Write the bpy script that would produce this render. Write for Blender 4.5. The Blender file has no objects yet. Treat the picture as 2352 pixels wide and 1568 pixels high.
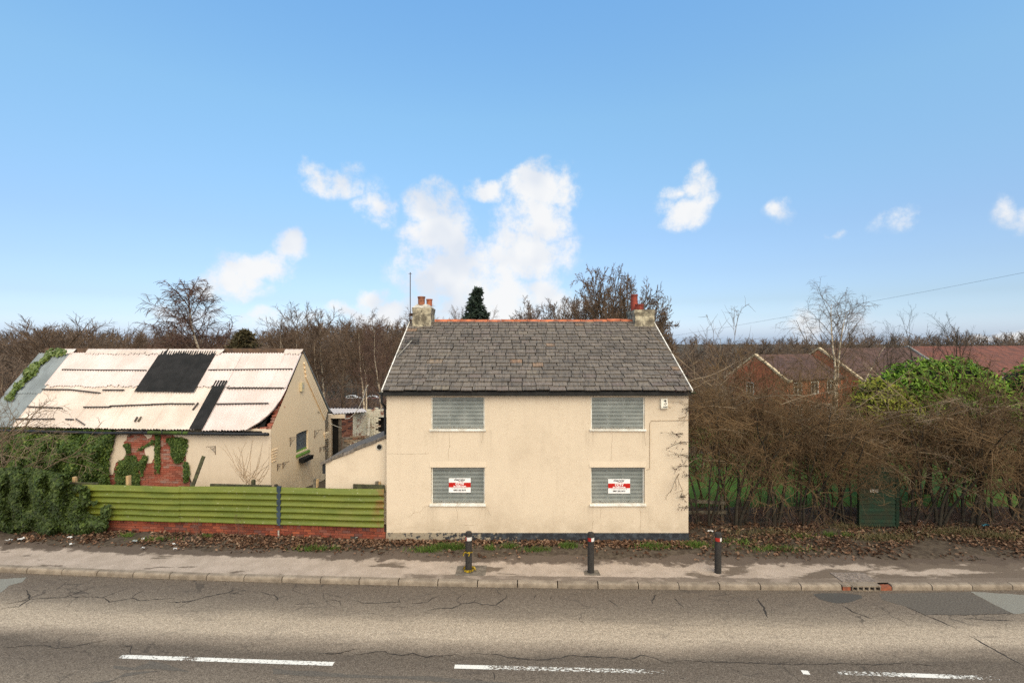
import bpy, bmesh, math, random
import numpy as np
from mathutils import Matrix, Vector
R = math.radians
SC = bpy.context.scene
# ------------------------------------------------------------------ camera
H, F, CU, CV = 5.64, 1150.0, 1176.0, 784.0        # eye height (m), focal length and centre of a 2352 px wide view
cam = bpy.data.cameras.new('camera'); camo = bpy.data.objects.new('camera', cam)
SC.collection.objects.link(camo); SC.camera = camo
camo.location = (0, 0, H); camo.rotation_euler = (R(90), 0, 0)
cam.sensor_width = 36.0; cam.lens = 36.0 * F / 2352.0; cam.clip_start = 0.1; cam.clip_end = 3000.0
# ------------------------------------------------------------------ light and exposure
SUN_AZ, SUN_EL = R(162), R(47)                    # azimuth clockwise from +Y
SUN_STRENGTH, SUN_ANGLE = 2.6, R(80)
SKY_STRENGTH = 0.14
EXPOSURE = 0.6
SKY_TINT = [(0.0, (1.15, 1.35, 1.9)), (1.0, (.88, 1.4, 1.5)), (.02, (.98, 1.12, 1.55)), (.045, (.76, .87, 1.14)), (.075, (.66, .73, .88)), (.13, (.68, .74, .84)), (.2, (.74, .82, .88)), (.28, (.83, .98, .98)), (.4, (.95, 1.2, 1.15)), (.56, (.95, 1.34, 1.40))]
sun = bpy.data.lights.new('sun', 'SUN'); suno = bpy.data.objects.new('sun', sun); SC.collection.objects.link(suno)
sun.energy = SUN_STRENGTH; sun.angle = SUN_ANGLE; sun.color = (1.0, 0.73, 0.42)
_sd = Vector((math.sin(SUN_AZ) * math.cos(SUN_EL), math.cos(SUN_AZ) * math.cos(SUN_EL), math.sin(SUN_EL)))
suno.rotation_euler = _sd.to_track_quat('Z', 'Y').to_euler(); suno.location = _sd * 60
vs = SC.view_settings
vs.view_transform = 'Standard'; vs.look = 'None'; vs.gamma = 1.0; vs.use_curve_mapping = False; vs.exposure = EXPOSURE
SC.render.engine = 'CYCLES'; SC.cycles.use_denoising = False
SC.cycles.max_bounces = 6; SC.cycles.diffuse_bounces = 3; SC.cycles.transparent_max_bounces = 8

world = bpy.data.worlds.new('World'); SC.world = world; world.use_nodes = True
wt = world.node_tree; wt.nodes.clear()
def WN(t, **k):
    n = wt.nodes.new(t)
    for a, b in k.items(): setattr(n, a, b)
    return n
def wmath(op, a, b=None, c=None, clamp=False):
    n = WN('ShaderNodeMath', operation=op, use_clamp=clamp)
    for i, x in enumerate((a, b, c)):
        if x is None: continue
        if isinstance(x, (int, float)): n.inputs[i].default_value = x
        else: wt.links.new(x, n.inputs[i])
    return n.outputs[0]
def wvec(op, a, b):
    n = WN('ShaderNodeVectorMath', operation=op)
    for i, x in enumerate((a, b)):
        if isinstance(x, (tuple, list)): n.inputs[i].default_value = x
        else: wt.links.new(x, n.inputs[i])
    return n
def wmix(fac, a, b, blend='MIX'):
    n = WN('ShaderNodeMix', data_type='RGBA', blend_type=blend)
    for s, x in ((0, fac), (6, a), (7, b)):
        if isinstance(x, (int, float)): n.inputs[s].default_value = x
        elif isinstance(x, (tuple, list)): n.inputs[s].default_value = tuple(x) + (1,)
        else: wt.links.new(x, n.inputs[s])
    return n.outputs[2]
sky = WN('ShaderNodeTexSky', sky_type='NISHITA'); sky.sun_disc = False
sky.sun_elevation = SUN_EL; sky.sun_rotation = SUN_AZ
sky.altitude = 50; sky.air_density = 1.0; sky.dust_density = 1.6; sky.ozone_density = 1.6
geo = WN('ShaderNodeNewGeometry')
tc = WN('ShaderNodeTexCoord')
DIR = tc.outputs['Generated']
sep = WN('ShaderNodeSeparateXYZ'); wt.links.new(DIR, sep.inputs[0])
az = wmath('ARCTAN2', sep.outputs[0], sep.outputs[1]); el = wmath('ARCSINE', sep.outputs[2])
ang = WN('ShaderNodeCombineXYZ'); wt.links.new(az, ang.inputs[0]); wt.links.new(el, ang.inputs[1])
def wnoise(vec, scale, detail, rough, out='Fac', dim='2D'):
    n = WN('ShaderNodeTexNoise', noise_dimensions=dim); n.inputs['Scale'].default_value = scale; n.inputs['Detail'].default_value = detail; n.inputs['Roughness'].default_value = rough
    wt.links.new(vec, n.inputs['Vector']); return n.outputs[out]
ANG = ang.outputs[0]
n1 = wnoise(ANG, 7, 2.5, .6, 'Color')
n2 = wnoise(ANG, 20, 7, .66)
warp = wvec('SCALE', wvec('SUBTRACT', n1, (.5, .5, .5)).outputs[0], (0, 0, 0)); warp.inputs['Scale'].default_value = .085
A = wvec('ADD', ANG, warp.outputs[0]).outputs[0]
CLOUDS = [(985,470,60,62,1),(1015,545,85,85,1),(1055,640,140,95,1),(1160,690,125,75,1),(1125,425,70,36,.9),(1235,425,88,44,1),
 (1225,510,80,80,1),(1205,590,110,80,1),(1235,665,85,62,.85),(730,410,64,34,.68),(792,418,48,30,.64),(868,475,50,54,.6),
 (600,612,85,42,.95),(655,575,44,38,.95),(545,650,90,46,.9),(420,715,85,30,.7),(850,690,56,36,.95),(905,712,110,34,.95),(805,728,75,22,.8),
 (1598,425,44,48,1),(1585,480,66,50,.9),(1558,432,40,26,.8),(1811,474,32,32,.41),(1918,522,34,13,.39),(2298,482,42,38,.5),(2352,505,44,38,.55),(2060,520,50,24,.40),
 (2278,770,45,14,.9),(2350,762,50,20,1),(1900,735,95,50,.45),(1130,715,240,62,.95),(650,745,160,24,.6)]
field = None
for (u, v, ru, rv, st) in CLOUDS:
    x, z = (u - CU) / F, (CV - v) / F
    a0, e0 = math.atan(x), math.atan(z / math.hypot(x, 1))
    ka = 1 / (1 + x * x)
    ra, re = ru / F * ka * 1.25, rv / F * math.sqrt(ka) * 1.25
    q = WN('ShaderNodeVectorMath', operation='MULTIPLY_ADD'); wt.links.new(A, q.inputs[0]); q.inputs[1].default_value = (1 / ra, 1 / re, 0); q.inputs[2].default_value = (-a0 / ra, -e0 / re, 0)
    L = wvec('LENGTH', q.outputs[0], (0, 0, 0)).outputs['Value']
    m = wmath('MULTIPLY_ADD', L, -st, st, clamp=True)
    field = m if field is None else wmath('MAXIMUM', field, m)
n3 = wnoise(DIR, 3.2, 2, .55, dim='3D')
behind = wmath('MULTIPLY_ADD', sep.outputs[1], -3.0, -.2, clamp=True)
scatter = wmath('MULTIPLY', wmath('MULTIPLY_ADD', n3, 4.0, -2.15, clamp=True), behind)
field = wmath('MAXIMUM', field, scatter)
dens = wmath('ADD', wmath('MULTIPLY', field, 2.1), wmath('MULTIPLY_ADD', n2, 3.0, -1.52))
mr = WN('ShaderNodeMapRange', interpolation_type='SMOOTHSTEP'); wt.links.new(dens, mr.inputs[0])
mr.inputs[1].default_value = 0.0; mr.inputs[2].default_value = 1.5
gate = wmath('MULTIPLY', field, 5.0, clamp=True)
cfac = wmath('MULTIPLY', wmath('MULTIPLY', mr.outputs[0], gate), .95)
hz = WN('ShaderNodeValToRGB'); wt.links.new(sep.outputs[2], hz.inputs[0])       # a clear winter sky: colour of the air by height, the same all round
cr = hz.color_ramp
for i, (pos_, c) in enumerate(SKY_TINT):
    e_ = cr.elements[i] if i < 2 else cr.elements.new(pos_)
    e_.color = (c[0] / 4, c[1] / 4, c[2] / 4, 1)
gain = wvec('SCALE', hz.outputs[0], (0, 0, 0)); gain.inputs['Scale'].default_value = 4.0
skyc = wmix(1.0, sky.outputs[0], gain.outputs[0], 'MULTIPLY')
n1s = WN('ShaderNodeSeparateXYZ'); wt.links.new(n1, n1s.inputs[0])
shade = WN('ShaderNodeMapRange'); wt.links.new(n1s.outputs[2], shade.inputs[0])
shade.inputs[1].default_value = .36; shade.inputs[2].default_value = .56
CLOUD_GAIN = 4.5
cloudc = wmix(shade.outputs[0], tuple(CLOUD_GAIN * c for c in (.80, .85, .93)), tuple(CLOUD_GAIN * c for c in (1, 1, 1.0)))
skyc = wmix(cfac, skyc, cloudc)
bg = WN('ShaderNodeBackground'); bg.inputs['Strength'].default_value = SKY_STRENGTH
wt.links.new(skyc, bg.inputs[0])
world.cycles.sampling_method = 'MANUAL'; world.cycles.sample_map_resolution = 256
wo = WN('ShaderNodeOutputWorld'); wt.links.new(bg.outputs[0], wo.inputs[0])

# ------------------------------------------------------------------ helpers
rng = np.random.default_rng(7); random.seed(7)
COL = SC.collection
def P(u, v, Y): return Vector(((u - CU) * Y / F, Y, H - (v - CV) * Y / F))
def G(u, v, z=0.0):
    Y = (H - z) * F / (v - CV); return Vector(((u - CU) * Y / F, Y, z))
def hit(u, v, p0, n):
    d = Vector(((u - CU) / F, 1, -(v - CV) / F)); o = Vector((0, 0, H)); n = Vector(n)
    return o + d * ((Vector(p0) - o).dot(n) / d.dot(n))
def lin(r, g, b):
    f = lambda c: ((c / 255 + .055) / 1.055) ** 2.4 if c > 10 else c / 255 / 12.92
    return (f(r), f(g), f(b))
WM = {}
def world_of(o): return WM[o.name]
def put(o, parent=None, local=False):
    COL.objects.link(o) if o.name not in COL.objects else None
    b = Matrix.LocRotScale(o.location, o.rotation_euler, o.scale)
    if parent is not None:
        o.parent = parent
        if not local:
            o.matrix_parent_inverse = WM[parent.name].inverted(); WM[o.name] = b
        else: WM[o.name] = WM[parent.name] @ b
    else: WM[o.name] = b
    return o
def tag(o, label=None, cat=None, group=None, kind=None):
    for k, x in (('label', label), ('category', cat), ('group', group), ('kind', kind)):
        if x: o[k] = x
    return o
def thing(name, label, cat, loc=(0, 0, 0), rz=0, group=None):
    o = bpy.data.objects.new(name, None); o.empty_display_size = .2
    o.location = loc; o.rotation_euler = (0, 0, rz); put(o)
    return tag(o, label, cat, group)
def np_mesh(name, V, Fs, rnd=None, smooth=False):
    V = np.asarray(V, np.float32); Fs = np.asarray(Fs, np.int32); k = Fs.shape[1]
    me = bpy.data.meshes.new(name)
    me.vertices.add(len(V)); me.vertices.foreach_set('co', V.ravel())
    me.loops.add(Fs.size); me.loops.foreach_set('vertex_index', Fs.ravel())
    me.polygons.add(len(Fs)); me.polygons.foreach_set('loop_start', np.arange(0, Fs.size, k, dtype=np.int32))
    me.polygons.foreach_set('loop_total', np.full(len(Fs), k, np.int32))
    if smooth: me.polygons.foreach_set('use_smooth', np.ones(len(Fs), bool))
    me.update(calc_edges=True)
    if rnd is not None:
        at = me.attributes.new('rnd', 'FLOAT', 'POINT'); at.data.foreach_set('value', np.asarray(rnd, np.float32))
    return me
def mobj(name, me, mat=None, parent=None, local=False, smooth=None):
    o = bpy.data.objects.new(name, me)
    if mat is not None and not me.materials: me.materials.append(mat)
    return put(o, parent, local)
class MB:
    def __init__(s): s.v = []; s.f = []; s.r = []
    def add(s, vs, fs, r=0.0):
        b = len(s.v); s.v += [tuple(p) for p in vs]; s.f += [tuple(i + b for i in f) for f in fs]; s.r += [r] * len(vs); return s
    def box(s, x0, x1, y0, y1, z0, z1, r=0.0, jit=0.0, M=None):
        q = [(x, y, z) for z in (z0, z1) for (x, y) in ((x0, y0), (x1, y0), (x1, y1), (x0, y1))]
        if jit: q = [tuple(c + random.uniform(-jit, jit) for c in p) for p in q]
        if M is not None: q = [M @ Vector(p) for p in q]
        return s.add(q, [(0, 3, 2, 1), (4, 5, 6, 7), (0, 1, 5, 4), (1, 2, 6, 5), (2, 3, 7, 6), (3, 0, 4, 7)], r)
    def beam(s, a, b, w, h, up=(0, 0, 1), r=0.0):
        a, b = Vector(a), Vector(b); d = (b - a).normalized(); sd = d.cross(Vector(up)).normalized(); u = sd.cross(d)
        q = [p + sd * (i * w / 2) + u * (j * h / 2) for p in (a, b) for (i, j) in ((-1, -1), (1, -1), (1, 1), (-1, 1))]
        return s.add(q, [(0, 1, 2, 3), (4, 7, 6, 5), (0, 4, 5, 1), (1, 5, 6, 2), (2, 6, 7, 3), (3, 7, 4, 0)], r)
    def prism(s, poly, f0, f1, r=0.0):          # poly: 2-D points, f0/f1 map them to the two caps
        n = len(poly); a = [f0(*p) for p in poly]; b = [f1(*p) for p in poly]
        return s.add(a + b, [tuple(range(n)), tuple(range(2 * n - 1, n - 1, -1))] + [(i, i + n, (i + 1) % n + n, (i + 1) % n) for i in range(n)], r)
    def tube(s, pts, rad, n=6, cap=True, r=0.0):
        pts = [Vector(p) for p in pts]; m = len(pts); rad = rad if hasattr(rad, '__len__') else [rad] * m
        b = len(s.v); ref = Vector((0.3, 0.2, 1)).normalized()
        for i in range(m):
            d = (pts[min(i + 1, m - 1)] - pts[max(i - 1, 0)]).normalized()
            if abs(d.dot(ref)) > .95: ref = Vector((1, .1, .2)).normalized()
            e = d.cross(ref).normalized(); g = d.cross(e)
            for k in range(n):
                a = 2 * math.pi * k / n; s.v.append(tuple(pts[i] + (e * math.cos(a) + g * math.sin(a)) * rad[i])); s.r.append(r)
        for i in range(m - 1):
            for k in range(n):
                s.f.append((b + i * n + k, b + i * n + (k + 1) % n, b + (i + 1) * n + (k + 1) % n, b + (i + 1) * n + k))
        if cap: s.f.append(tuple(b + k for k in range(n - 1, -1, -1))); s.f.append(tuple(b + (m - 1) * n + k for k in range(n)))
        return s
    def lathe(s, prof, c=(0, 0, 0), n=16, r=0.0):   # prof: (radius, z)
        b = len(s.v); c = Vector(c)
        for (rr, z) in prof:
            for k in range(n):
                a = 2 * math.pi * k / n; s.v.append((c.x + rr * math.cos(a), c.y + rr * math.sin(a), c.z + z)); s.r.append(r)
        for i in range(len(prof) - 1):
            for k in range(n): s.f.append((b + i * n + k, b + i * n + (k + 1) % n, b + (i + 1) * n + (k + 1) % n, b + (i + 1) * n + k))
        s.f.append(tuple(b + k for k in range(n - 1, -1, -1))); s.f.append(tuple(b + (len(prof) - 1) * n + k for k in range(n)))
        return s
    def mesh(s, name, smooth=False):
        me = bpy.data.meshes.new(name); me.from_pydata(s.v, [], s.f); me.update()
        at = me.attributes.new('rnd', 'FLOAT', 'POINT'); at.data.foreach_set('value', np.array(s.r, np.float32))
        if smooth: me.polygons.foreach_set('use_smooth', np.ones(len(me.polygons), bool))
        return me
    def build(s, name, mat, parent=None, local=False, smooth=False):
        return mobj(name, s.mesh(name, smooth), mat, parent, local)
def grid_mesh(name, xs, ys, zf, mat, parent=None, keep=None, uvf=None):
    xs, ys = np.asarray(xs), np.asarray(ys); X, Y = np.meshgrid(xs, ys); nx = len(xs)
    V = np.stack([X, Y, zf(X, Y)], -1).reshape(-1, 3)
    i, j = np.meshgrid(np.arange(len(xs) - 1), np.arange(len(ys) - 1)); a = (j * nx + i).ravel()
    return mobj(name, np_mesh(name, V, np.stack([a, a + 1, a + nx + 1, a + nx], 1), smooth=True), mat, parent)
def in_poly(px, py, poly):
    px, py = np.asarray(px, float), np.asarray(py, float); c = np.zeros(px.shape, bool); n = len(poly)
    for i in range(n):
        (x1, y1), (x2, y2) = poly[i], poly[(i + 1) % n]
        if y1 == y2: continue
        t = ((y1 > py) != (y2 > py)) & (px < (x2 - x1) * (py - y1) / (y2 - y1) + x1); c ^= t
    return c
def edge_dist(px, py, poly):
    d = np.full(np.shape(px), 1e9); n = len(poly)
    for i in range(n):
        a, b = np.array(poly[i], float), np.array(poly[(i + 1) % n], float); ab = b - a
        t = np.clip(((px - a[0]) * ab[0] + (py - a[1]) * ab[1]) / max(ab @ ab, 1e-9), 0, 1)
        d = np.minimum(d, np.hypot(px - a[0] - t * ab[0], py - a[1] - t * ab[1]))
    return d
# ------------------------------------------------------------------ materials
class MT:
    """small node-tree writer"""
    def __init__(s, name):
        s.m = bpy.data.materials.new(name); s.m.use_nodes = True; s.t = s.m.node_tree; s.t.nodes.clear()
        s.out = s.n('ShaderNodeOutputMaterial'); s.b = s.n('ShaderNodeBsdfPrincipled'); s.l(s.b.outputs[0], s.out.inputs[0])
        s.b.inputs['Specular IOR Level'].default_value = .25
    def n(s, t, **k):
        x = s.t.nodes.new(t)
        for a, b in k.items(): setattr(x, a, b)
        return x
    def l(s, a, b): s.t.links.new(a, b)
    def pos(s): return s.n('ShaderNodeNewGeometry').outputs['Position']
    def obc(s): return s.n('ShaderNodeTexCoord').outputs['Object']
    def mapv(s, v, scale=(1, 1, 1), loc=(0, 0, 0)):
        m = s.n('ShaderNodeMapping'); s.l(v, m.inputs[0]); m.inputs['Scale'].default_value = scale; m.inputs['Location'].default_value = loc; return m.outputs[0]
    def noise(s, v, scale, detail=4, rough=.55, dist=0):
        x = s.n('ShaderNodeTexNoise'); s.l(v, x.inputs['Vector']); x.inputs['Scale'].default_value = scale
        x.inputs['Detail'].default_value = detail; x.inputs['Roughness'].default_value = rough; x.inputs['Distortion'].default_value = dist
        return x.outputs['Fac']
    def vor(s, v, scale, feat='F1', out='Distance'):
        x = s.n('ShaderNodeTexVoronoi', feature=feat); s.l(v, x.inputs['Vector']); x.inputs['Scale'].default_value = scale; return x.outputs[out]
    def math(s, op, a, b=None, c=None, clamp=False):
        x = s.n('ShaderNodeMath', operation=op, use_clamp=clamp)
        for i, q in enumerate((a, b, c)):
            if q is None: continue
            if isinstance(q, (int, float)): x.inputs[i].default_value = q
            else: s.l(q, x.inputs[i])
        return x.outputs[0]
    def ramp(s, f, lo, hi, a=0.0, b=1.0):
        x = s.n('ShaderNodeMapRange', interpolation_type='SMOOTHSTEP'); s.l(f, x.inputs[0])
        for i, q in zip((1, 2, 3, 4), (lo, hi, a, b)): x.inputs[i].default_value = q
        return x.outputs[0]
    def mix(s, f, a, b, blend='MIX'):
        x = s.n('ShaderNodeMix', data_type='RGBA', blend_type=blend)
        for i, q in ((0, f), (6, a), (7, b)):
            if isinstance(q, (int, float)): x.inputs[i].default_value = q
            elif isinstance(q, (tuple, list)): x.inputs[i].default_value = tuple(q)[:3] + (1,)
            else: s.l(q, x.inputs[i])
        return x.outputs[2]
    def rnd(s):
        a = s.n('ShaderNodeAttribute', attribute_name='rnd'); o = s.n('ShaderNodeObjectInfo')
        return s.math('FRACT', s.math('ADD', a.outputs['Fac'], o.outputs['Random']))
    def attr(s, name): return s.n('ShaderNodeAttribute', attribute_name=name).outputs['Fac']
    def stops(s, f, st, interp='LINEAR'):
        x = s.n('ShaderNodeValToRGB'); s.l(f, x.inputs[0]); cr = x.color_ramp; cr.interpolation = interp
        while len(cr.elements) < len(st): cr.elements.new(.5)
        for e, (p, c) in zip(cr.elements, st): e.position = p; e.color = tuple(c)[:3] + (1,)
        return x.outputs[0]
    def sep(s, v):
        x = s.n('ShaderNodeSeparateXYZ'); s.l(v, x.inputs[0]); return x.outputs
    def bump(s, h, strength=.3, dist=.01):
        x = s.n('ShaderNodeBump'); s.l(h, x.inputs['Height']); x.inputs['Strength'].default_value = strength; x.inputs['Distance'].default_value = dist
        s.l(x.outputs[0], s.b.inputs['Normal'])
    def fin(s, col, rough=.85, spec=None, metal=None):
        if isinstance(col, (tuple, list)): s.b.inputs['Base Color'].default_value = tuple(col)[:3] + (1,)
        else: s.l(col, s.b.inputs['Base Color'])
        if isinstance(rough, (int, float)): s.b.inputs['Roughness'].default_value = rough
        else: s.l(rough, s.b.inputs['Roughness'])
        if spec is not None: s.b.inputs['Specular IOR Level'].default_value = spec
        if metal is not None: s.b.inputs['Metallic'].default_value = metal
        return s.m
def simple(name, c1, c2=None, scale=4, rough=.85, bump=0, bscale=60, rv=0.0, spec=.2, detail=5, lo=.35, hi=.65, bdist=.01):
    m = MT(name); p = m.pos(); c2 = c2 or tuple(c * .72 for c in c1)
    col = m.mix(m.ramp(m.noise(p, scale, detail), lo, hi), c2, c1)
    if rv:
        v = m.math('MULTIPLY_ADD', m.rnd(), 2 * rv, 1 - rv); cc = m.n('ShaderNodeCombineColor')
        for i in range(3): m.l(v, cc.inputs[i])
        col = m.mix(1.0, col, cc.outputs[0], 'MULTIPLY')
    if bump: m.bump(m.noise(p, bscale, 3), bump, bdist)
    return m.fin(col, rough, spec)
def leafy(name, stops, rough=.6, spec=.3, sheen=0):
    m = MT(name); col = m.stops(m.rnd(), stops)
    col = m.mix(m.ramp(m.noise(m.pos(), 1.3, 3), .3, .7, 0, .45), col, tuple(c * .55 for c in stops[0][1]))
    return m.fin(col, rough, spec)
# ---- named materials
CREAM = (.63, .51, .375)
def render_wall(name, base, dirt=.25, pebble=True, stain=(.28, .195, .115), sills=()):
    m = MT(name); p = m.pos()
    big = m.noise(p, .7, 5, .6); mid = m.noise(p, 5, 4); fine = m.noise(p, 55, 3, .6); sp = m.noise(p, 34, 2, .5)
    col = m.mix(m.ramp(mid, .3, .75, 0, .16), base, tuple(c * .80 for c in base))
    col = m.mix(m.ramp(big, .48, .72, 0, dirt), col, (base[0] * .78, base[1] * .76, base[2] * .74))
    spk = m.math('MULTIPLY', m.ramp(sp, .60, .70), m.ramp(m.noise(p, 1.1, 4), .35, .62, .15, .9))
    col = m.mix(m.math('MULTIPLY', spk, .32), col, stain)
    st_ = m.noise(m.mapv(p, (7, 7, .55)), 1.0, 4, .6); col = m.mix(m.ramp(st_, .50, .72, 0, .11), col, (base[0] * .62, base[1] * .60, base[2] * .60))
    z = m.sep(p)[2]; x_ = m.sep(p)[0]
    for (xa_, xb_, zs_) in sills:                                   # rain runs below the ends of each sill
        e_ = m.math('MINIMUM', m.math('ABSOLUTE', m.math('SUBTRACT', x_, xa_)), m.math('ABSOLUTE', m.math('SUBTRACT', x_, xb_)))
        run_ = m.math('MULTIPLY', m.math('MULTIPLY', m.ramp(e_, .03, .28, 1, .0), m.ramp(z, zs_ - .75, zs_, 0, 1)), m.math('LESS_THAN', z, zs_))
        col = m.mix(m.math('MULTIPLY', run_, m.ramp(m.noise(m.mapv(p, (16, 16, .9)), 1.0, 4, .6), .38, .62, .05, .42)), col, (base[0] * .55, base[1] * .53, base[2] * .50))
    low = m.math('MULTIPLY', m.ramp(z, .40, 1.1, 1, 0), m.ramp(m.noise(p, 2.4, 6, .65), .32, .66))
    col = m.mix(m.math('MULTIPLY', low, .52), col, (.40, .31, .21))
    m.bump(m.math('ADD', fine, m.math('MULTIPLY', mid, .6)), .38 if pebble else .25, .010)
    return m.fin(col, .93, .1)
M_CREAM = render_wall('cream_render', CREAM, .5, sills=((-2.22, -.74, 3.2), (2.16, 3.65, 3.2), (-2.22, -.74, 1.13), (2.16, 3.65, 1.13)))
M_CREAM2 = render_wall('cream_plaster', (.64, .51, .375), .4, False, (.30, .22, .145))
M_GABLE = render_wall('gable_plaster', (.80, .61, .395), .3, False)
def m_plinth():
    m = MT('flaking_black_plinth'); p = m.pos(); x = m.sep(p)[0]
    fl = m.noise(m.mapv(p, (1, 1, 1.3)), 7, 6, .65); bias = m.ramp(x, -3.4, 2.4, .20, -.12)
    f = m.ramp(m.math('ADD', fl, bias), .58, .63)
    col = m.mix(f, m.mix(m.ramp(m.noise(p, 9, 4), .4, .7), (.022, .023, .026), (.055, .06, .066)), m.mix(m.noise(p, 15, 3), (.22, .17, .115), (.33, .27, .19)))
    m.bump(m.math('MULTIPLY', f, -1), .5, .01); return m.fin(col, .8, .3)
M_PLINTH = m_plinth()
def m_slate():
    m = MT('weathered_slate'); p = m.pos(); r = m.rnd()
    col = m.stops(r, [(0, (.105, .086, .069)), (.25, (.155, .127, .100)), (.5, (.130, .106, .084)), (.75, (.182, .149, .117)), (.93, (.150, .116, .096)), (.985, (.205, .170, .122)), (1, (.25, .15, .09))])
    streak = m.noise(m.mapv(p, (9, 1.2, 1.2)), 2.2, 5, .65)
    col = m.mix(m.ramp(streak, .42, .70, 0, .75), col, (.045, .041, .038))
    col = m.mix(m.ramp(m.noise(p, 16, 4, .6), .55, .75, 0, .5), col, (.33, .31, .27))
    m.bump(m.noise(m.mapv(p, (1, 1, 1)), 30, 4, .7), .5, .012); return m.fin(col, .75, .3)
M_SLATE = m_slate()
M_SLATE_UNDER = simple('roof_underlay', (.03, .028, .026))
M_TERRA = simple('terracotta_ridge', (.50, .155, .07), (.30, .10, .055), 6, .8, .2, 30, .12)
M_POT_RED = simple('red_chimney_pot', (.30, .058, .035), (.17, .04, .03), 7, .7, .1, 30)
M_POT_BROWN = simple('sooty_chimney_pot', (.33, .12, .06), (.10, .05, .035), 5, .75, .1, 30)
def m_chim():
    m = MT('stained_chimney_render'); p = m.pos()
    col = m.mix(m.ramp(m.noise(p, 3.5, 6, .65), .4, .62), (.15, .125, .09), (.50, .43, .30))
    col = m.mix(m.ramp(m.noise(p, 11, 5, .7), .53, .66, 0, .8), col, (.05, .042, .033))
    m.bump(m.noise(p, 14, 5, .7), .8, .03); return m.fin(col, .92, .1)
M_CHIM = m_chim()
M_CEMENT = simple('pale_cement', (.50, .46, .39), (.30, .27, .22), 6, .9, .3, 25)
def m_moss():
    m = MT('mossy_fascia'); p = m.pos()
    col = m.mix(m.ramp(m.noise(p, 2.2, 5), .35, .65), (.055, .048, .030), (.060, .085, .018))
    col = m.mix(m.ramp(m.noise(m.mapv(p, (1, 1, 3)), 9, 5, .6), .60, .68, 0, .8), col, (.30, .25, .18))
    return m.fin(col, .85, .2)
M_MOSS = m_moss()
M_GUTTER = simple('dirty_gutter', (.055, .062, .025), (.018, .018, .016), 3, .5, 0, 10, 0, .4)
M_BLACK = simple('black_plastic', (.014, .014, .015), (.022, .021, .02), 6, .5, 0, 10, 0, .4)
M_WHITE = simple('white_paint', (.78, .74, .66), (.60, .55, .46), 5, .6)
M_DARK = simple('dark_interior', (.010, .009, .008), (.014, .012, .010))  # near-black colour standing in for the shade inside holes and doorways
M_GLASS = MT('dark_glass').fin((.02, .022, .024), .12, .5)
def m_screen():
    m = MT('perforated_steel'); o = m.obc(); x, y, z = m.sep(o)[0:3]
    hx, hz, row = .0205, .0205, .1045
    zi = m.math('FLOOR', m.math('DIVIDE', z, hz)); off = m.math('MULTIPLY', m.math('MODULO', zi, 2.0), .5)
    fx = m.math('SUBTRACT', m.math('FRACT', m.math('ADD', m.math('DIVIDE', x, hx), off)), .5)
    fz = m.math('SUBTRACT', m.math('FRACT', m.math('DIVIDE', z, hz)), .5)
    d = m.math('SQRT', m.math('ADD', m.math('MULTIPLY', fx, fx), m.math('MULTIPLY', fz, fz)))
    hole = m.math('LESS_THAN', d, .33)
    band = m.math('LESS_THAN', m.math('FRACT', m.math('DIVIDE', z, row)), .56)
    hole = m.math('MULTIPLY', hole, band)
    p = m.pos(); col = m.mix(m.ramp(m.noise(p, 2.2, 5, .65), .35, .7), (.215, .228, .208), (.305, .315, .285))
    m.fin(col, .5, .4, .25)
    t = m.n('ShaderNodeBsdfTransparent'); mx = m.n('ShaderNodeMixShader'); m.l(hole, mx.inputs[0]); m.l(m.b.outputs[0], mx.inputs[1]); m.l(t.outputs[0], mx.inputs[2])
    m.l(mx.outputs[0], m.out.inputs[0]); return m.m
M_SCREEN = m_screen()
def m_brick(name, stops, soot=.35, white=0.0):
    m = MT(name); p = m.pos(); col = m.stops(m.rnd(), stops)
    col = m.mix(m.ramp(m.noise(p, 1.1, 5, .6), .42, .7, 0, soot), col, (.05, .035, .03))
    col = m.mix(m.ramp(m.noise(p, 28, 4, .6), .5, .8, 0, .35), col, (.08, .05, .04))
    if white: col = m.mix(m.ramp(m.noise(p, 2.6, 6, .7), .36 if white > .5 else .5, .50 if white > .5 else .62), col, (.60, .54, .42))
    m.bump(m.noise(p, 40, 4), .4, .008); return m.fin(col, .9, .15)
RED = [(0, (.17, .045, .028)), (.35, (.26, .065, .036)), (.7, (.33, .086, .042)), (.9, (.20, .08, .06)), (1, (.13, .055, .045))]
M_BRICK = m_brick('red_brick', RED, .45)
M_BRICK_BARN = m_brick('old_red_brick', [(0, (.22, .07, .045)), (.4, (.33, .09, .055)), (.75, (.34, .135, .09)), (1, (.30, .18, .14))], .2)
M_BRICK_WHITE = m_brick('whitewashed_brick', [(0, (.22, .07, .045)), (.5, (.26, .10, .06)), (1, (.18, .07, .05))], .2, 1)
M_BRICK_YARD = m_brick('yard_brick', [(0, (.06, .035, .035)), (.4, (.20, .08, .05)), (.8, (.27, .11, .07)), (1, (.30, .14, .09))], .2)
M_MORTAR = simple('dark_mortar', (.075, .058, .046), (.045, .035, .028), 8, .95, .3, 60)
M_MORTAR_PALE = simple('pale_mortar', (.17, .14, .11), (.09, .07, .055), 8, .95, .3, 60)
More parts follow.
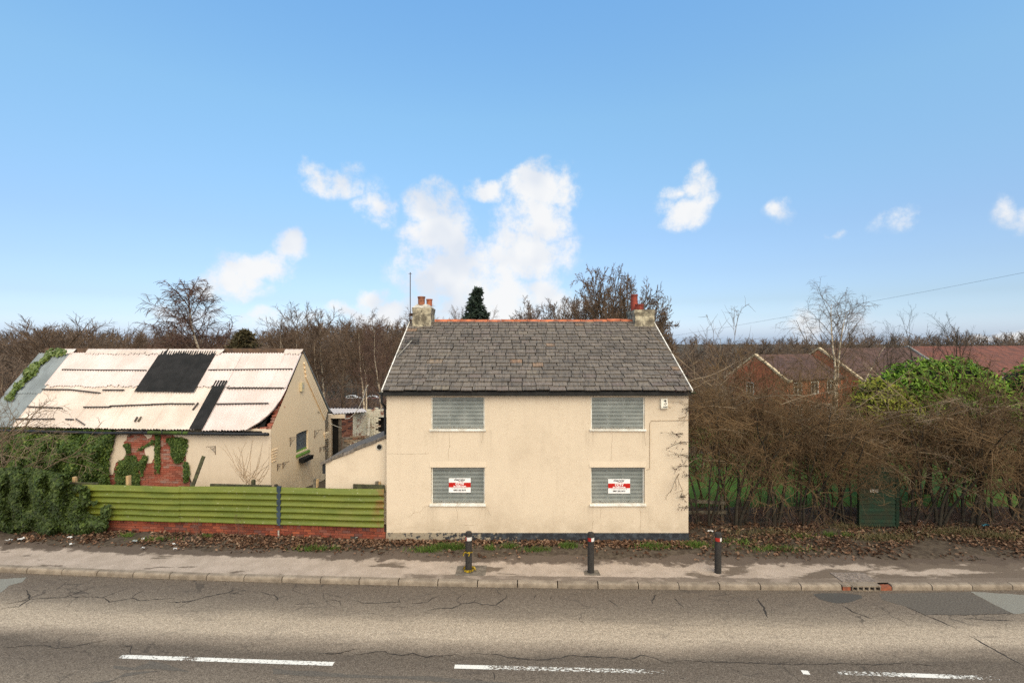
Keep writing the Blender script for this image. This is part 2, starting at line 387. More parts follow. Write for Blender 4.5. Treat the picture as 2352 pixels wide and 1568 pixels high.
def m_fence():
    m = MT('painted_fence_sheet'); p = m.pos()
    col = m.mix(m.ramp(m.noise(m.mapv(p, (1, 1, 2.5)), 1.4, 5, .6), .3, .7), (.101, .122, .013), (.145, .158, .019))
    col = m.mix(m.ramp(m.noise(m.mapv(p, (1.5, 1, 4)), 6, 6, .7), .62, .66, 0, .5), col, (.42, .40, .26))
    col = m.mix(m.ramp(m.noise(p, .9, 4, .6), .55, .8, 0, .5), col, (.16, .14, .035))
    x = m.sep(p)[0]; rust = m.math('MULTIPLY', m.ramp(x, -3.95, -3.45), m.ramp(m.noise(p, 5, 5), .4, .65))
    col = m.mix(m.math('MULTIPLY', rust, .85), col, (.20, .065, .02))
    return m.fin(col, .5, .35)
M_FENCE = m_fence()
M_BLUEGREY = simple('blue_grey_strip', (.045, .065, .085), (.03, .04, .05), 5, .6)
M_WOODNEW = simple('raw_timber', (.55, .36, .17), (.33, .22, .11), 9, .8)
M_WOODOLD = simple('weathered_timber', (.17, .14, .095), (.075, .062, .045), 9, .9, .3, 50)
M_WOODMOSS = simple('mossy_timber', (.075, .075, .035), (.04, .035, .022), 9, .9, .3, 50)
M_SHEET_W = simple('white_roof_sheet', (.621, .523, .490), (.531, .443, .402), 1.1, .6, 0, 20, .035, .3)
M_SHEET_C = simple('cream_roof_sheet', (.621, .532, .463), (.531, .438, .367), 1.0, .6, 0, 20, .035, .3)
M_SHEET_G = simple('grey_roof_sheet', (.225, .25, .255), (.17, .19, .195), 1.6, .6, 0, 20, .05)
M_SHEET_B = simple('black_roof_sheet', (.021, .020, .020), (.012, .012, .012), 3, .8, .2, 60)
M_GREENPAINT = simple('green_sill_paint', (.12, .21, .03), (.08, .14, .022), 6, .6)
M_IRON = simple('rusty_iron', (.03, .022, .018), (.07, .03, .018), 20, .7)
def m_road():
    m = MT('worn_asphalt'); p = m.pos(); d = m.attr('kd'); al = m.attr('ka')
    w = m.math('MULTIPLY_ADD', m.noise(m.mapv(p, (.35, 1, 1)), 1.6, 5, .6), .55, -.275)
    t = m.math('MULTIPLY', m.math('ADD', d, w), 1 / 4.2)
    a, b, c = (0.159, 0.118, 0.080), (0.324, 0.244, 0.168), (0.133, 0.099, 0.070)
    col = m.stops(t, [(0, (0.127, 0.098, 0.071)), (.10, (0.136, 0.107, 0.081)), (.20, (0.159, 0.127, 0.096)), (.29, (0.217, 0.174, 0.129)), (.37, (0.360, 0.288, 0.209)), (.47, (0.392, 0.314, 0.229)), (.545, (0.228, 0.180, 0.133)), (.61, (0.119, 0.095, 0.072)), (.70, (0.133, 0.106, 0.081)), (.84, (0.182, 0.147, 0.111)), (1, (0.196, 0.157, 0.120))])
    ag = m.noise(p, 42, 5, .78); col = m.mix(m.ramp(ag, .34, .68, 0, 1), m.mix(1, col, (.50, .49, .48), 'MULTIPLY'), m.mix(1, col, (1.55, 1.55, 1.55), 'MULTIPLY'))
    dn = m.n('ShaderNodeTexNoise'); m.l(p, dn.inputs['Vector']); dn.inputs['Scale'].default_value = 2.2; dn.inputs['Detail'].default_value = 4
    wv = m.n('ShaderNodeVectorMath', operation='MULTIPLY_ADD'); m.l(dn.outputs['Color'], wv.inputs[0]); wv.inputs[1].default_value = (.55, .55, 0); m.l(p, wv.inputs[2])
    ce = m.vor(m.mapv(wv.outputs[0], (.75, 1.5, 1)), 1.25, 'DISTANCE_TO_EDGE'); zone = m.math('MULTIPLY', m.ramp(m.noise(p, .55, 3), .47, .60), m.ramp(m.math('ABSOLUTE', m.math('SUBTRACT', d, 1.85)), .25, .65))
    col = m.mix(m.math('MULTIPLY', m.ramp(ce, .006, .020, .55, 0), zone), col, (.045, .038, .032))
    mt_ = m.noise(p, 13, 4, .7); col = m.mix(m.ramp(mt_, .30, .70, 0, 1), m.mix(1, col, (.80, .79, .78), 'MULTIPLY'), m.mix(1, col, (1.2, 1.2, 1.2), 'MULTIPLY'))
    gr = m.ramp(m.noise(p, 34, 2, .5), .67, .74, 0, .8); col = m.mix(gr, col, (.36, .31, .25))
    col = m.mix(m.ramp(m.noise(m.mapv(p, (.5, 1.6, 1)), 2.3, 6, .7), .54, .74, 0, .45), col, (.060, .050, .042))
    m.bump(m.noise(p, 90, 3, .7), .55, .008)
    return m.fin(col, .92, .12)
M_ROAD = m_road()
def m_pave():
    m = MT('worn_pavement'); p = m.pos(); d = m.attr('kd'); al = m.attr('ka')
    col = m.mix(m.ramp(m.noise(p, 3, 5, .6), .3, .7), (.352, .278, .215), (.438, .349, .276))
    dark = (.130, .098, .072)
    pat = m.noise(m.mapv(p, (.55, 1.5, 1)), 1.15, 6, .62)
    right = m.ramp(al, 3.2, 9.0, 0, .13)
    col = m.mix(m.ramp(m.math('ADD', pat, right), .57, .635, 0, .92), col, dark)
    e1 = m.math('ADD', d, m.math('MULTIPLY_ADD', m.noise(p, 2.4, 5, .65), 1.1, -.55))
    col = m.mix(m.ramp(e1, .82, 1.0, 0, .95), col, (.111, .083, .063))
    e2 = m.math('ADD', d, m.math('MULTIPLY_ADD', m.noise(p, 4, 5, .6), .16, -.08))
    strip = m.math('MULTIPLY', m.ramp(e2, .20, .23, 1, 0), m.ramp(al, -2.65, -2.5, 0, 1))
    col = m.mix(m.math('MULTIPLY', strip, m.ramp(m.noise(p, 2, 5), .35, .5, .45, .95)), col, (.185, .143, .109))
    g = m.noise(p, 62, 3, .7); col = m.mix(m.ramp(g, .33, .7, 0, 1), m.mix(1, col, (.72, .71, .70), 'MULTIPLY'), m.mix(1, col, (1.2, 1.2, 1.2), 'MULTIPLY'))
    m.bump(m.noise(p, 80, 3, .7), .4, .006); return m.fin(col, .93, .1)
M_PAVE = m_pave()
M_KERB = simple('kerb_concrete', (.273, .216, .159), (.185, .144, .105), 5, .95, .5, 70, .10)
M_CRACK = simple('crack_dirt', (.030, .025, .021), (.05, .042, .035), 14, .95)
M_PATCH_D = simple('dark_patch', (.062, .056, .049), (.085, .076, .064), 40, .9, .5, 80)
M_PATCH_D2 = simple('dark_patch_worn', (.085, .072, .058), (.135, .114, .09), 30, .9, .5, 80)
M_PATCH_G = simple('grey_patch', (.24, .225, .185), (.18, .168, .138), 40, .9, .5, 80)
def m_paint():
    m = MT('worn_road_paint'); p = m.pos()
    w = m.noise(m.mapv(p, (1.4, 3, 1)), 11, 6, .75); e = m.attr('wear')
    f = m.math('GREATER_THAN', m.math('ADD', w, e), .50)
    m.fin(m.mix(m.noise(p, 30, 3), (.62, .58, .50), (.80, .76, .68)), .7, .2)
    t = m.n('ShaderNodeBsdfTransparent'); mx = m.n('ShaderNodeMixShader'); m.l(f, mx.inputs[0]); m.l(t.outputs[0], mx.inputs[1]); m.l(m.b.outputs[0], mx.inputs[2])
    m.l(mx.outputs[0], m.out.inputs[0]); return m.m
M_PAINT = m_paint()
M_SOIL = simple('verge_soil', (.050, .036, .025), (.090, .068, .047), 9, .95, .6, 40)
M_GROUND = simple('rough_ground', (.085, .062, .042), (.062, .052, .030), .5, .95, .4, 10)
M_BANK = simple('bramble_bank', (.070, .040, .028), (.045, .030, .02), .8, .95, .5, 4)
M_LAWN = simple('lawn_turf', (.079, .144, .018), (.056, .108, .016), .9, .95, .4, 30)
M_MOTOR = simple('far_road', (.16, .15, .14))
LEAFLIT = leafy('dead_leaves', [(0, (.045, .024, .014)), (.35, (.095, .048, .026)), (.6, (.16, .082, .045)), (.85, (.22, .13, .08)), (1, (.30, .20, .13))], .8, .15)
GRASSM = leafy('grass_blades', [(0, (.045, .085, .012)), (.5, (.085, .15, .02)), (.85, (.13, .17, .03)), (1, (.20, .18, .07))], .7, .2)
DRYGRASS = leafy('dry_grass', [(0, (.09, .085, .03)), (.5, (.15, .12, .05)), (1, (.22, .17, .09))], .8, .2)
IVYM = leafy('ivy_leaves', [(0, (.018, .026, .006)), (.45, (.031, .048, .009)), (.8, (.050, .074, .014)), (1, (.086, .113, .024))], .55, .18)
IVYM2 = leafy('wall_ivy_leaves', [(0, (.027, .046, .010)), (.4, (.048, .080, .014)), (.75, (.080, .122, .020)), (1, (.145, .173, .037))], .55, .18)
LEAFSHADE = simple('foliage_shade', (.012, .016, .008), (.020, .018, .010), 6)  # near-black green: shade deep between leaves, put in as colour
LAURELM = leafy('laurel_leaves', [(0, (.051, .100, .006)), (.4, (.094, .178, .010)), (.75, (.140, .240, .014)), (1, (.225, .314, .032))], .5, .2)
LAURELY = leafy('yellow_laurel_leaves', [(0, (.108, .121, .008)), (.4, (.187, .202, .014)), (1, (.315, .304, .040))], .5, .2)
SPRUCEM = leafy('spruce_needles', [(0, (.022, .036, .022)), (.6, (.042, .062, .042)), (1, (.075, .095, .075))], .7, .2)
PINEM = leafy('pine_needles', [(0, (.046, .039, .018)), (.6, (.088, .071, .032)), (1, (.138, .104, .050))], .7, .2)
BARK = simple('brown_bark', (.105, .078, .052), (.055, .042, .03), 5, .95, .3, 20)
BARKDARK = simple('dark_bark', (.050, .040, .028), (.028, .023, .016), 5, .95, .3, 20)
BARKGREEN = simple('lichen_bark', (.14, .115, .068), (.075, .060, .038), 4, .95, .3, 20)
BIRCHBARK = simple('birch_bark', (.52, .42, .30), (.22, .16, .11), 3.2, .9, .2, 20, lo=.40, hi=.52)
TWIG = simple('brown_twigs', (.162, .106, .068), (.090, .059, .039), 1.2, .95)
TWIGRED = simple('reddish_twigs', (.15, .086, .062), (.085, .05, .038), 1.2, .95)
TWIGPALE = simple('pale_twigs', (.246, .181, .114), (.132, .093, .060), 1.4, .95)
TWIGHEDGE = simple('hedge_twigs', (.174, .108, .053), (.078, .048, .024), 1.0, .95)
TWIGGREY = simple('wood_twigs', (.180, .118, .081), (.100, .065, .046), .12, .95)
# ------------------------------------------------------------------ ground, road, pavement
KX = np.array([-12.40, -9.01, -5.35, -3.547, -.799, 1.96, 4.756, 7.62, 11.45]); KY = np.array([12.35, 12.18, 11.84, 11.755, 11.613, 11.55, 11.54, 11.527, 11.49])
_pf = np.polyfit(KX, KY, 3); _pd = np.polyder(_pf)
def yk(x):                                                       # back edge of the kerb
    x = np.asarray(x, float); xc = np.clip(x, -12.4, 11.4); return np.polyval(_pf, xc) + np.polyval(_pd, xc) * (x - xc)
def slope_at(x): return float(np.polyval(_pd, np.clip(x, -12.4, 11.4)))
ZP = .115
def gz(x, y):
    x, y = np.asarray(x, float), np.asarray(y, float)
    z = np.where(y < 13.2, -.25, .07) - .0893 * np.clip(y - 18, 0, 112)
    z = z + 10.3 * np.clip((y - 250) / 150, 0, 1)
    return z + np.where(y > 30, .35 * np.sin(x * .11) * np.sin(y * .07), 0)
grid_mesh('ground', np.r_[np.linspace(-900, -60, 15), np.linspace(-50, 50, 60), np.linspace(60, 900, 15)], np.r_[np.linspace(-120, 13, 8), np.linspace(13.25, 60, 40), np.linspace(65, 260, 40), [400, 900]], gz, M_GROUND)['kind'] = 'structure'
lawn = grid_mesh('lawn', np.linspace(4.9, 60, 40), np.linspace(15.6, 50, 30), lambda x, y: gz(x, y) + .05, M_LAWN); lawn['kind'] = 'structure'
bank = grid_mesh('bank', np.linspace(-70, 30, 50), np.linspace(70, 126, 20), lambda x, y: gz(x, y) + .25 + .5 * np.clip((y - 118) / 6, 0, 1), M_BANK); bank['kind'] = 'structure'
def strip_mesh(name, xs, ds, z, mat, zf=None):
    V, kd, ka = [], [], []
    for d in ds:
        for x in xs: V.append((x, float(yk(x)) + d, z if zf is None else zf(x, d))); kd.append(d); ka.append(x)
    nx = len(xs); Fs = [(j * nx + i, j * nx + i + 1, (j + 1) * nx + i + 1, (j + 1) * nx + i) for j in range(len(ds) - 1) for i in range(nx - 1)]
    me = np_mesh(name, V, Fs)
    for nm, a in (('kd', [abs(k) - .13 if k < 0 else k for k in kd]), ('ka', ka)):
        at = me.attributes.new(nm, 'FLOAT', 'POINT'); at.data.foreach_set('value', np.array(a, np.float32))
    return mobj(name, me, mat)
XS = np.linspace(-70, 70, 141)
road = strip_mesh('road', XS, np.r_[-13, -8, -6, -5, -4.4, -4, -3.5, -3, -2.5, -2, -1.5, -1, -.5, -.12], 0.0, M_ROAD); road['kind'] = 'structure'
pave = strip_mesh('pavement', XS, [0, .1, .25, .5, .8, 1.1, 1.4, 1.7, 1.95], ZP - .005, M_PAVE); pave['kind'] = 'structure'
# verge of soil between the pavement and the walls, with a ragged front edge
def verge():
    xs = np.linspace(-40, 40, 640); V = []
    for x in xs:
        e = 1.28 + .10 * math.sin(x * 1.7) + .07 * math.sin(x * 4.3 + 1) + .04 * math.sin(x * 11.1) + (.12 if -6 < x < -2 else 0) + (.14 * math.exp(-((x - 6.5) / 2) ** 2))
        y0 = float(yk(x)) + e
        for k, (y, z) in enumerate(((y0, ZP - .012), (y0 + .06, ZP + .012), (y0 + .5, ZP + .05), (16.6, ZP + .05))): V.append((x, y, z + (.02 * math.sin(x * 7.3 + k) * (k > 1))))
    Fs = [(i * 4 + k, i * 4 + 4 + k, i * 4 + 5 + k, i * 4 + 1 + k) for i in range(len(xs) - 1) for k in range(3)]
    return mobj('verge', np_mesh('verge', V, Fs, smooth=True), M_SOIL)
verge()['kind'] = 'structure'
# ---- kerb: single stones
kerb = bpy.data.objects.new('kerb', None); put(kerb); kerb['kind'] = 'structure'
KPROF = [(0.0, -.12), (-.135, -.12), (-.135, .055), (-.128, .085), (-.108, .105), (-.08, .113), (0.0, .115)]
def kerb_mesh(L, i):
    m = MB(); h = L / 2 - .009; j = lambda: random.uniform(-.003, .003)
    m.prism(KPROF, lambda a, b: (-h + j(), a, b), lambda a, b: (h + j(), a, b)); return m.mesh('kerb_stone')
KM = [kerb_mesh(.917, i) for i in range(5)]
for q in KM: q.materials.append(M_KERB)
GULLY = (7.60, 8.62)
def kerb_stone(x0, x1, me, nm='kerb_stone'):
    xm = (x0 + x1) / 2; o = bpy.data.objects.new(nm, me); o.location = (xm, float(yk(xm)), random.uniform(-.004, .004))
    o.rotation_euler = (0, random.uniform(-.004, .004), math.atan(slope_at(xm)) + random.uniform(-.004, .004)); put(o, kerb, True); return o
x = -3.547
xs_r = []
while x < 7.0:
    xs_r.append(x); x += .92 * math.cos(math.atan(slope_at(x)))
for a in xs_r: kerb_stone(a, a + .92, random.choice(KM)) if a + .92 < GULLY[0] + .15 else None
lastx = [a for a in xs_r if a + .92 < GULLY[0] + .15][-1] + .92
x = GULLY[1]
while x < 17: kerb_stone(x, x + .92, random.choice(KM)); x += .92
x = -3.547
while x > -17: x -= .92 * math.cos(math.atan(slope_at(x))); kerb_stone(x, x + .92, random.choice(KM))
for (a, b) in ((-70, -17.3), (17, 70)):                          # the kerb runs on beyond the picture
    mb = MB()
    for s in np.arange(a, b, 4.0):
        mb.prism(KPROF, lambda p, q: (s, float(yk(s)) + p, q), lambda p, q: (s + 4, float(yk(s + 4)) + p, q))
    mb.build('kerb_run', M_KERB, kerb)
# ---- combined kerb gully with iron cover
gx0, gx1 = lastx, GULLY[1]
gul = thing('kerb_gully', 'kerb drain with five slots, orange end bricks and square iron cover', 'drain', (gx0, float(yk(gx0)), 0))
yg = float(yk((gx0 + gx1) / 2)); M_ORANGE = simple('orange_brick', (.29, .085, .04), (.19, .07, .04), 12, .8)
M_COVER = simple('worn_cover', (.27, .215, .175), (.14, .112, .09), 14, .75, .5, 60)
def end_brick(a, b): MB().box(a, b, yg - .14, yg - .02, -.05, .085, jit=.006).build('end_brick', M_ORANGE, gul)
end_brick(gx0 + .01, gx0 + .20); end_brick(gx1 - .27, gx1 - .01)
MB().box(gx0 + .005, gx0 + .21, yg - .15, yg, .087, .118).build('end_cap', M_KERB, gul)
b0, b1 = gx0 + .215, gx1 - .275; fr = MB(); fr.box(b0, b1, yg - .17, yg + .02, .088, .119); n = 5; w = (b1 - b0) / n
fr.box(b0, b1, yg - .165, yg - .02, -.04, .008)
for i in range(n + 1): c = b0 + w * i; fr.box(max(c - .018, b0), min(c + .018, b1), yg - .165, yg - .05, .009, .087)
fr.build('slotted_frame', M_KERB, gul); MB().box(b0, b1, yg - .06, yg, .009, .087).build('slot_shade_block', M_DARK, gul)  # solid black block in place of the shade behind the slots
cv = MB(); cv.box(b0 - .10, b1 + .06, yg + .025, yg + .48, .02, .124)
cover = cv.build('cover', M_COVER, gul); st = MB()
for i in range(6):
    for j in range(4): cx, cy = b0 - .04 + i * .095 + (.04 if j % 2 else 0), yg + .09 + j * .095; st.box(cx, cx + .055, cy, cy + .03, .124, .131)
st.build('raised_tread', M_COVER, cover)['kind'] = 'stuff'
# ---- centre line dashes
def dash(u0, v0, u1, v1, label, wear):
    a, b = G(u0, v0), G(u1, v1); n = 24; mb = MB(); d = (b - a).normalized(); s = Vector((-d.y, d.x, 0)) * .052
    V = []; W = []
    for i in range(n + 1):
        t = i / n; q = a.lerp(b, t)
        for k in (-1, 1): V.append(q + s * k + Vector((0, 0, .004))); W.append(wear(t))
    me = np_mesh('road_dash', [tuple(p) for p in V], [(2 * i, 2 * i + 2, 2 * i + 3, 2 * i + 1) for i in range(n)])
    at = me.attributes.new('wear', 'FLOAT', 'POINT'); at.data.foreach_set('value', np.array(W, np.float32))
    return mobj('line_marking', me, M_PAINT, road)
dash(276, 1507, 766, 1524, '', lambda t: .07 - .15 * math.exp(-((t - .335) / .03) ** 2) - (.1 if t < .03 else 0))
dash(1044, 1530, 1569, 1543.5, '', lambda t: (.12 if t < .14 else -.015) - .16 * max(0, t - .8) / .2)
dash(1925, 1544, 2292, 1557, '', lambda t: -.035 + .14 * math.exp(-((t - .55) / .16) ** 2) - .05 * (t > .9))
dash(1842, 1543, 1866, 1545, '', lambda t: .2 if t < .7 else -.1)
dash(-330, 1490, 130, 1502.5, '', lambda t: -.25)
# ---- cracks and patches in the road surface
def crack(pts, w=.02, z=.003, jit=.012, name='crack', parent=None, sub=5):
    q = []
    for (a, b) in zip(pts[:-1], pts[1:]):
        A_, B_ = G(*a), G(*b)
        k = max(2, int((B_ - A_).length / .07))
        for i in range(k): q.append(A_.lerp(B_, i / k) + Vector((random.uniform(-jit, jit), random.uniform(-jit, jit) * 1.6, 0)))
    q.append(G(*pts[-1])); V = []; m = len(q)
    for i, p in enumerate(q):
        d = (q[min(i + 1, m - 1)] - q[max(i - 1, 0)]).normalized(); s = Vector((-d.y, d.x, 0)); t = i / (m - 1)
        ww = w * (.35 + 1.0 * random.random()) * min(1, 4 * t + .25, 4 * (1 - t) + .25) / 2
        V += [p + s * ww + Vector((0, 0, z)), p - s * ww + Vector((0, 0, z))]
    me = np_mesh(name, [tuple(p) for p in V], [(2 * i, 2 * i + 1, 2 * i + 3, 2 * i + 2) for i in range(m - 1)])
    return mobj(name, me, M_CRACK, parent or road)
za = lambda x, y: (x * .595 / 1.7415, (2100 + y * .595) / 1.7415)
zb = lambda x, y: ((1300 + x * .595) / 1.7415, (2100 + y * .595) / 1.7415)
zc = lambda x, y: ((2696 + x * .595) / 1.7415, (2100 + y * .595) / 1.7415)
for f, pts, w in (
    (za, [(0, 560), (130, 545), (200, 495), (430, 485), (560, 440), (640, 410)], .045), (za, [(170, 430), (195, 470), (205, 500)], .05), (za, [(0, 530), (90, 520), (200, 500)], .03),
    (za, [(430, 488), (545, 480), (690, 485), (780, 450), (860, 425)], .04), (za, [(690, 485), (735, 515), (890, 490), (940, 508), (1080, 495), (1170, 492)], .042),
    (za, [(890, 490), (905, 465), (970, 438)], .03), (za, [(1110, 512), (1190, 518), (1290, 508), (1390, 480), (1540, 450), (1610, 420)], .055), (za, [(1540, 452), (1640, 462)], .03), (za, [(1190, 560), (1240, 530), (1290, 510)], .02),
    (za, [(1750, 450), (1810, 462), (1860, 475), (1868, 510)], .035), (za, [(1980, 530), (2110, 528)], .02),
    (za, [(0, 820), (130, 815), (260, 805), (330, 812), (380, 825), (480, 820), (580, 795), (720, 770)], .035), (za, [(260, 805), (350, 765)], .02), (za, [(830, 805), (885, 815), (878, 865)], .035), (za, [(780, 800), (815, 778)], .02),
    (za, [(2130, 860), (2250, 862), (2352, 845)], .03),
    (zb, [(0, 858), (100, 858), (210, 828)], .03), (zb, [(190, 868), (300, 855), (405, 848), (440, 866), (520, 870), (590, 862), (680, 885), (740, 878), (900, 870)], .045), (zb, [(900, 872), (960, 895)], .02), (zb, [(970, 862), (1150, 866), (1240, 890), (1420, 906), (1560, 895), (1650, 875), (1780, 882), (1940, 890), (2050, 900), (2120, 870), (2220, 895), (2300, 925), (2352, 922)], .038),
    (zb, [(190, 500), (260, 522), (390, 520), (500, 515), (498, 485)], .035), (zb, [(585, 525), (690, 515), (720, 490), (775, 470)], .035), (zb, [(690, 575), (750, 558), (850, 556), (920, 530), (1000, 515), (1060, 532), (1150, 538), (1215, 490), (1225, 460)], .045), (zb, [(920, 525), (880, 510), (905, 480), (950, 450)], .03), (zb, [(1150, 540), (1190, 558)], .025), (zb, [(420, 545), (560, 552)], .02), (zb, [(1000, 515), (1020, 495)], .02),
    (zb, [(1415, 465), (1405, 500)], .05), (zb, [(1520, 475), (1515, 500)], .03), (zb, [(1905, 495), (1940, 525), (1970, 548)], .035), (zb, [(2225, 465), (2200, 505), (2205, 530)], .05), (zb, [(1130, 985), (1140, 1035)], .06), (zb, [(20, 500), (100, 510), (105, 540)], .025),
    (zc, [(0, 490), (35, 525), (70, 558)], .035), (zc, [(560, 490), (605, 555), (630, 620)], .06), (zc, [(1130, 535), (1200, 580), (1330, 628)], .05), (zc, [(1560, 545), (1680, 600), (1780, 640), (1900, 695)], .055), (zc, [(1990, 745), (2100, 805), (2250, 890), (2352, 945)], .05), (zc, [(1680, 598), (1950, 602), (2200, 595), (2352, 592)], .03), (zc, [(1950, 625), (2100, 635), (2290, 638)], .04),
    (zc, [(0, 918), (60, 908), (200, 918), (430, 922), (600, 928), (760, 935), (900, 932), (1020, 935), (1140, 925), (1340, 938), (1480, 928), (1620, 912)], .032), (zc, [(1600, 930), (1820, 948)], .02)):
    crack([f(*p) for p in pts], w * .62)
def patch(pts, mat, z, name='asphalt_patch', parent=None):
    q = [G(*p) for p in pts]; V = []
    for i in range(len(q)):
        a, b = q[i], q[(i + 1) % len(q)]; k = max(1, int((b - a).length / .12))
        for j in range(k): V.append(a.lerp(b, j / k) + Vector((random.uniform(-.012, .012), random.uniform(-.012, .012), z)))
    me = bpy.data.meshes.new(name); me.from_pydata([tuple(p) for p in V], [], [tuple(range(len(V)))]); me.update()
    return mobj(name, me, mat, parent or road)
patch([zc(*p) for p in ((1380, 460), (1700, 452), (1985, 448), (2100, 510), (2270, 592), (1950, 602), (1690, 600), (1560, 545), (1400, 500))], M_PATCH_D2, .0025)
patch([zc(*p) for p in ((935, 465), (1000, 455), (1130, 455), (1260, 470), (1265, 490), (1180, 518), (1090, 525), (980, 498))], M_PATCH_D, .0028)
patch([zc(*p) for p in ((1990, 446), (2090, 450), (2352, 468), (2500, 480), (2520, 585), (2280, 594), (2110, 512))], M_PATCH_G, .0032)
patch([za(*p) for p in ((-150, 370), (180, 350), (150, 380), (60, 405), (10, 450), (-160, 470))], M_PATCH_G, .0028)
patch([za(*p) for p in ((770, 940), (900, 955), (1000, 925), (1000, 905), (1060, 920), (1200, 955), (1290, 985), (1000, 965), (860, 975), (760, 960))], M_PATCH_D2, .0024)
patch([zb(*p) for p in ((-350, 965), (-100, 980), (150, 1000), (400, 1010), (700, 1015), (1000, 1040), (1300, 1060), (900, 1062), (500, 1030), (100, 1022), (-350, 1000))], M_PATCH_D2, .0024)
patch([za(*p) for p in ((-500, 1000), (300, 1090), (760, 1040), (850, 990), (1150, 968), (800, 1020), (700, 1075), (300, 1120), (-500, 1100))], M_PATCH_D2, .0022)
# ------------------------------------------------------------------ cottage
Y0 = 13.75; S0 = F / Y0
XL, XR, YB = -3.445, 4.844, 20.9
def fx(u, Y=Y0): return (u - CU) * Y / F
def fz(v, Y=Y0): return H - (v - CV) * Y / F
ZPL, ZTOP = fz(1223), fz(908)
cot = thing('cottage', 'cream rendered two-storey cottage with slate roof and shuttered windows', 'house', (0.7, Y0, 0.1))
def wall_openings(xs, zs, holes, y0, y1, jit=0):
    m = MB()
    for i in range(len(xs) - 1):
        for j in range(len(zs) - 1):
            if (i, j) in holes:
                a, b, c, d = xs[i], xs[i + 1], zs[j], zs[j + 1]
                m.add([(a, y0, c), (b, y0, c), (b, y0, d), (a, y0, d), (a, y1, c), (b, y1, c), (b, y1, d), (a, y1, d)], [(0, 1, 5, 4), (1, 2, 6, 5), (2, 3, 7, 6), (3, 0, 4, 7)])
            else:
                a, b, c, d = xs[i], xs[i + 1], zs[j], zs[j + 1]
                m.add([(a, y0, c), (b, y0, c), (b, y0, d), (a, y0, d)], [(0, 1, 2, 3)])
                m.add([(a, y1, c), (a, y1, d), (b, y1, d), (b, y1, c)], [(0, 1, 2, 3)])
    return m
wx = [XL, fx(990), fx(1113.5), fx(1357), fx(1481), XR]
wz = [ZPL - .02, fz(1158), fz(1073.5), fz(986), fz(912), ZTOP + .05]
HOLES = [(1, 1), (3, 1), (1, 3), (3, 3)]
fw = wall_openings(wx, wz, HOLES, Y0, Y0 + .3).build('front_wall', M_CREAM, cot)
# lintel hoods over the lower windows
for (a, b) in ((990, 1114), (1356, 1481)):
    x0, x1 = fx(a) - .03, fx(b) + .03; z0, z1 = fz(1072.5), fz(1058)
    MB().prism([(0, z1), (-.016, z0 + .03), (-.018, z0), (0, z0)], lambda p, q: (x0, Y0 + p + .001, q), lambda p, q: (x1, Y0 + p + .001, q)).build('lintel', M_CREAM, cot)
YR, ZE, ZR = 17.33, 4.30, 6.34
sw = MB()
for (a, b) in ((XL, XL + .3), (XR - .3, XR)):
    sw.prism([(Y0 + .3, .1), (YB, .1), (YB, ZE - .02), (YR, ZR - .06), (Y0 + .3, ZE + .06)], lambda p, q: (a, p, q), lambda p, q: (b, p, q))
sw.box(XL + .3, XR - .3, YB - .3, YB, .1, ZE - .02)
sw.build('side_wall', M_CREAM, cot)
MB().box(XL - .012, XR + .012, Y0 - .018, Y0 + .28, .05, ZPL, jit=.003).build('plinth', M_PLINTH, cot)
for u, v in ((2328, 2159), (2650 - 8, 2160)):                     # air bricks (source pixels)
    x, z = fx(u / 1.7415), fz(v / 1.7415); ab = MB().box(x - .10, x + .10, Y0 - .024, Y0 + .05, z - .045, z + .05).build('air_brick', M_BLACK, cot)
    g = MB()
    for k in range(4): g.box(x - .09, x + .09, Y0 - .030, Y0 - .025, z - .035 + k * .024, z - .028 + k * .024)
    g.build('grille', M_IRON, ab)
# windows
def sec_window(i, j, setback, low):
    x0, x1, z0, z1 = wx[i], wx[i + 1], wz[j], wz[j + 1]; y = Y0 + setback
    w = thing('window', None, None, ((x0 + x1) / 2, y, z0)); del_keys = None
    w.parent = cot; w.matrix_parent_inverse = WM[cot.name].inverted()
    xi0, xi1 = x0 + .035, x1 - .035; zs0 = z0 + .03
    cols = [xi0, xi0 + (xi1 - xi0) * .30, xi0 + (xi1 - xi0) * .355, xi0 + (xi1 - xi0) * .60, xi0 + (xi1 - xi0) * .655, xi1]
    # perforated screen: one folded plate
    sc = bpy.data.objects.new('security_screen', MB().box(0, xi1 - xi0, -.002, .002, 0, z1 - .012 - zs0).mesh('security_screen')); sc.data.materials.append(M_SCREEN)
    sc.location = (xi0, y, zs0); put(sc, w)
    f = MB(); yf = y + .05                                       # white window frame behind the screen
    f.box(x0 + .002, xi0 - .002, y - .012, yf + .06, z0 + .004, z1 - .004); f.box(xi1 + .002, x1 - .002, y - .012, yf + .06, z0 + .004, z1 - .004)
    f.box(xi0, xi1, yf, yf + .06, zs0 - .02, zs0 + .05); f.box(xi0, xi1, yf, yf + .06, z1 - .03, z1 - .004)
    f.box(cols[1], cols[2], yf, yf + .05, zs0 + .05, z1 - .03); f.box(cols[3], cols[4], yf, yf + .05, zs0 + .05, z1 - .03)
    if not low: f.box(cols[2], cols[3], yf, yf + .05, zs0 + (z1 - zs0) * .64, zs0 + (z1 - zs0) * .69)
    f.build('frame', M_WHITE, w)
    MB().box(xi0 + .01, xi1 - .01, yf + .062, yf + .07, zs0 + .03, z1 - .02).build('pane', M_GLASS, w)
    MB().box(x0 - .035, x1 + .035, Y0 - .045, y - .004, z0 - .035, z0 + .012, jit=.002).build('sill', M_WHITE, w)
    for t in (.17, .42, .72): MB().box(xi0 + (xi1 - xi0) * t - .008, xi0 + (xi1 - xi0) * t + .008, y - .012, y - .002, zs0 + .02, zs0 + .036).build('screen_bolt', M_IRON, w)
    return w
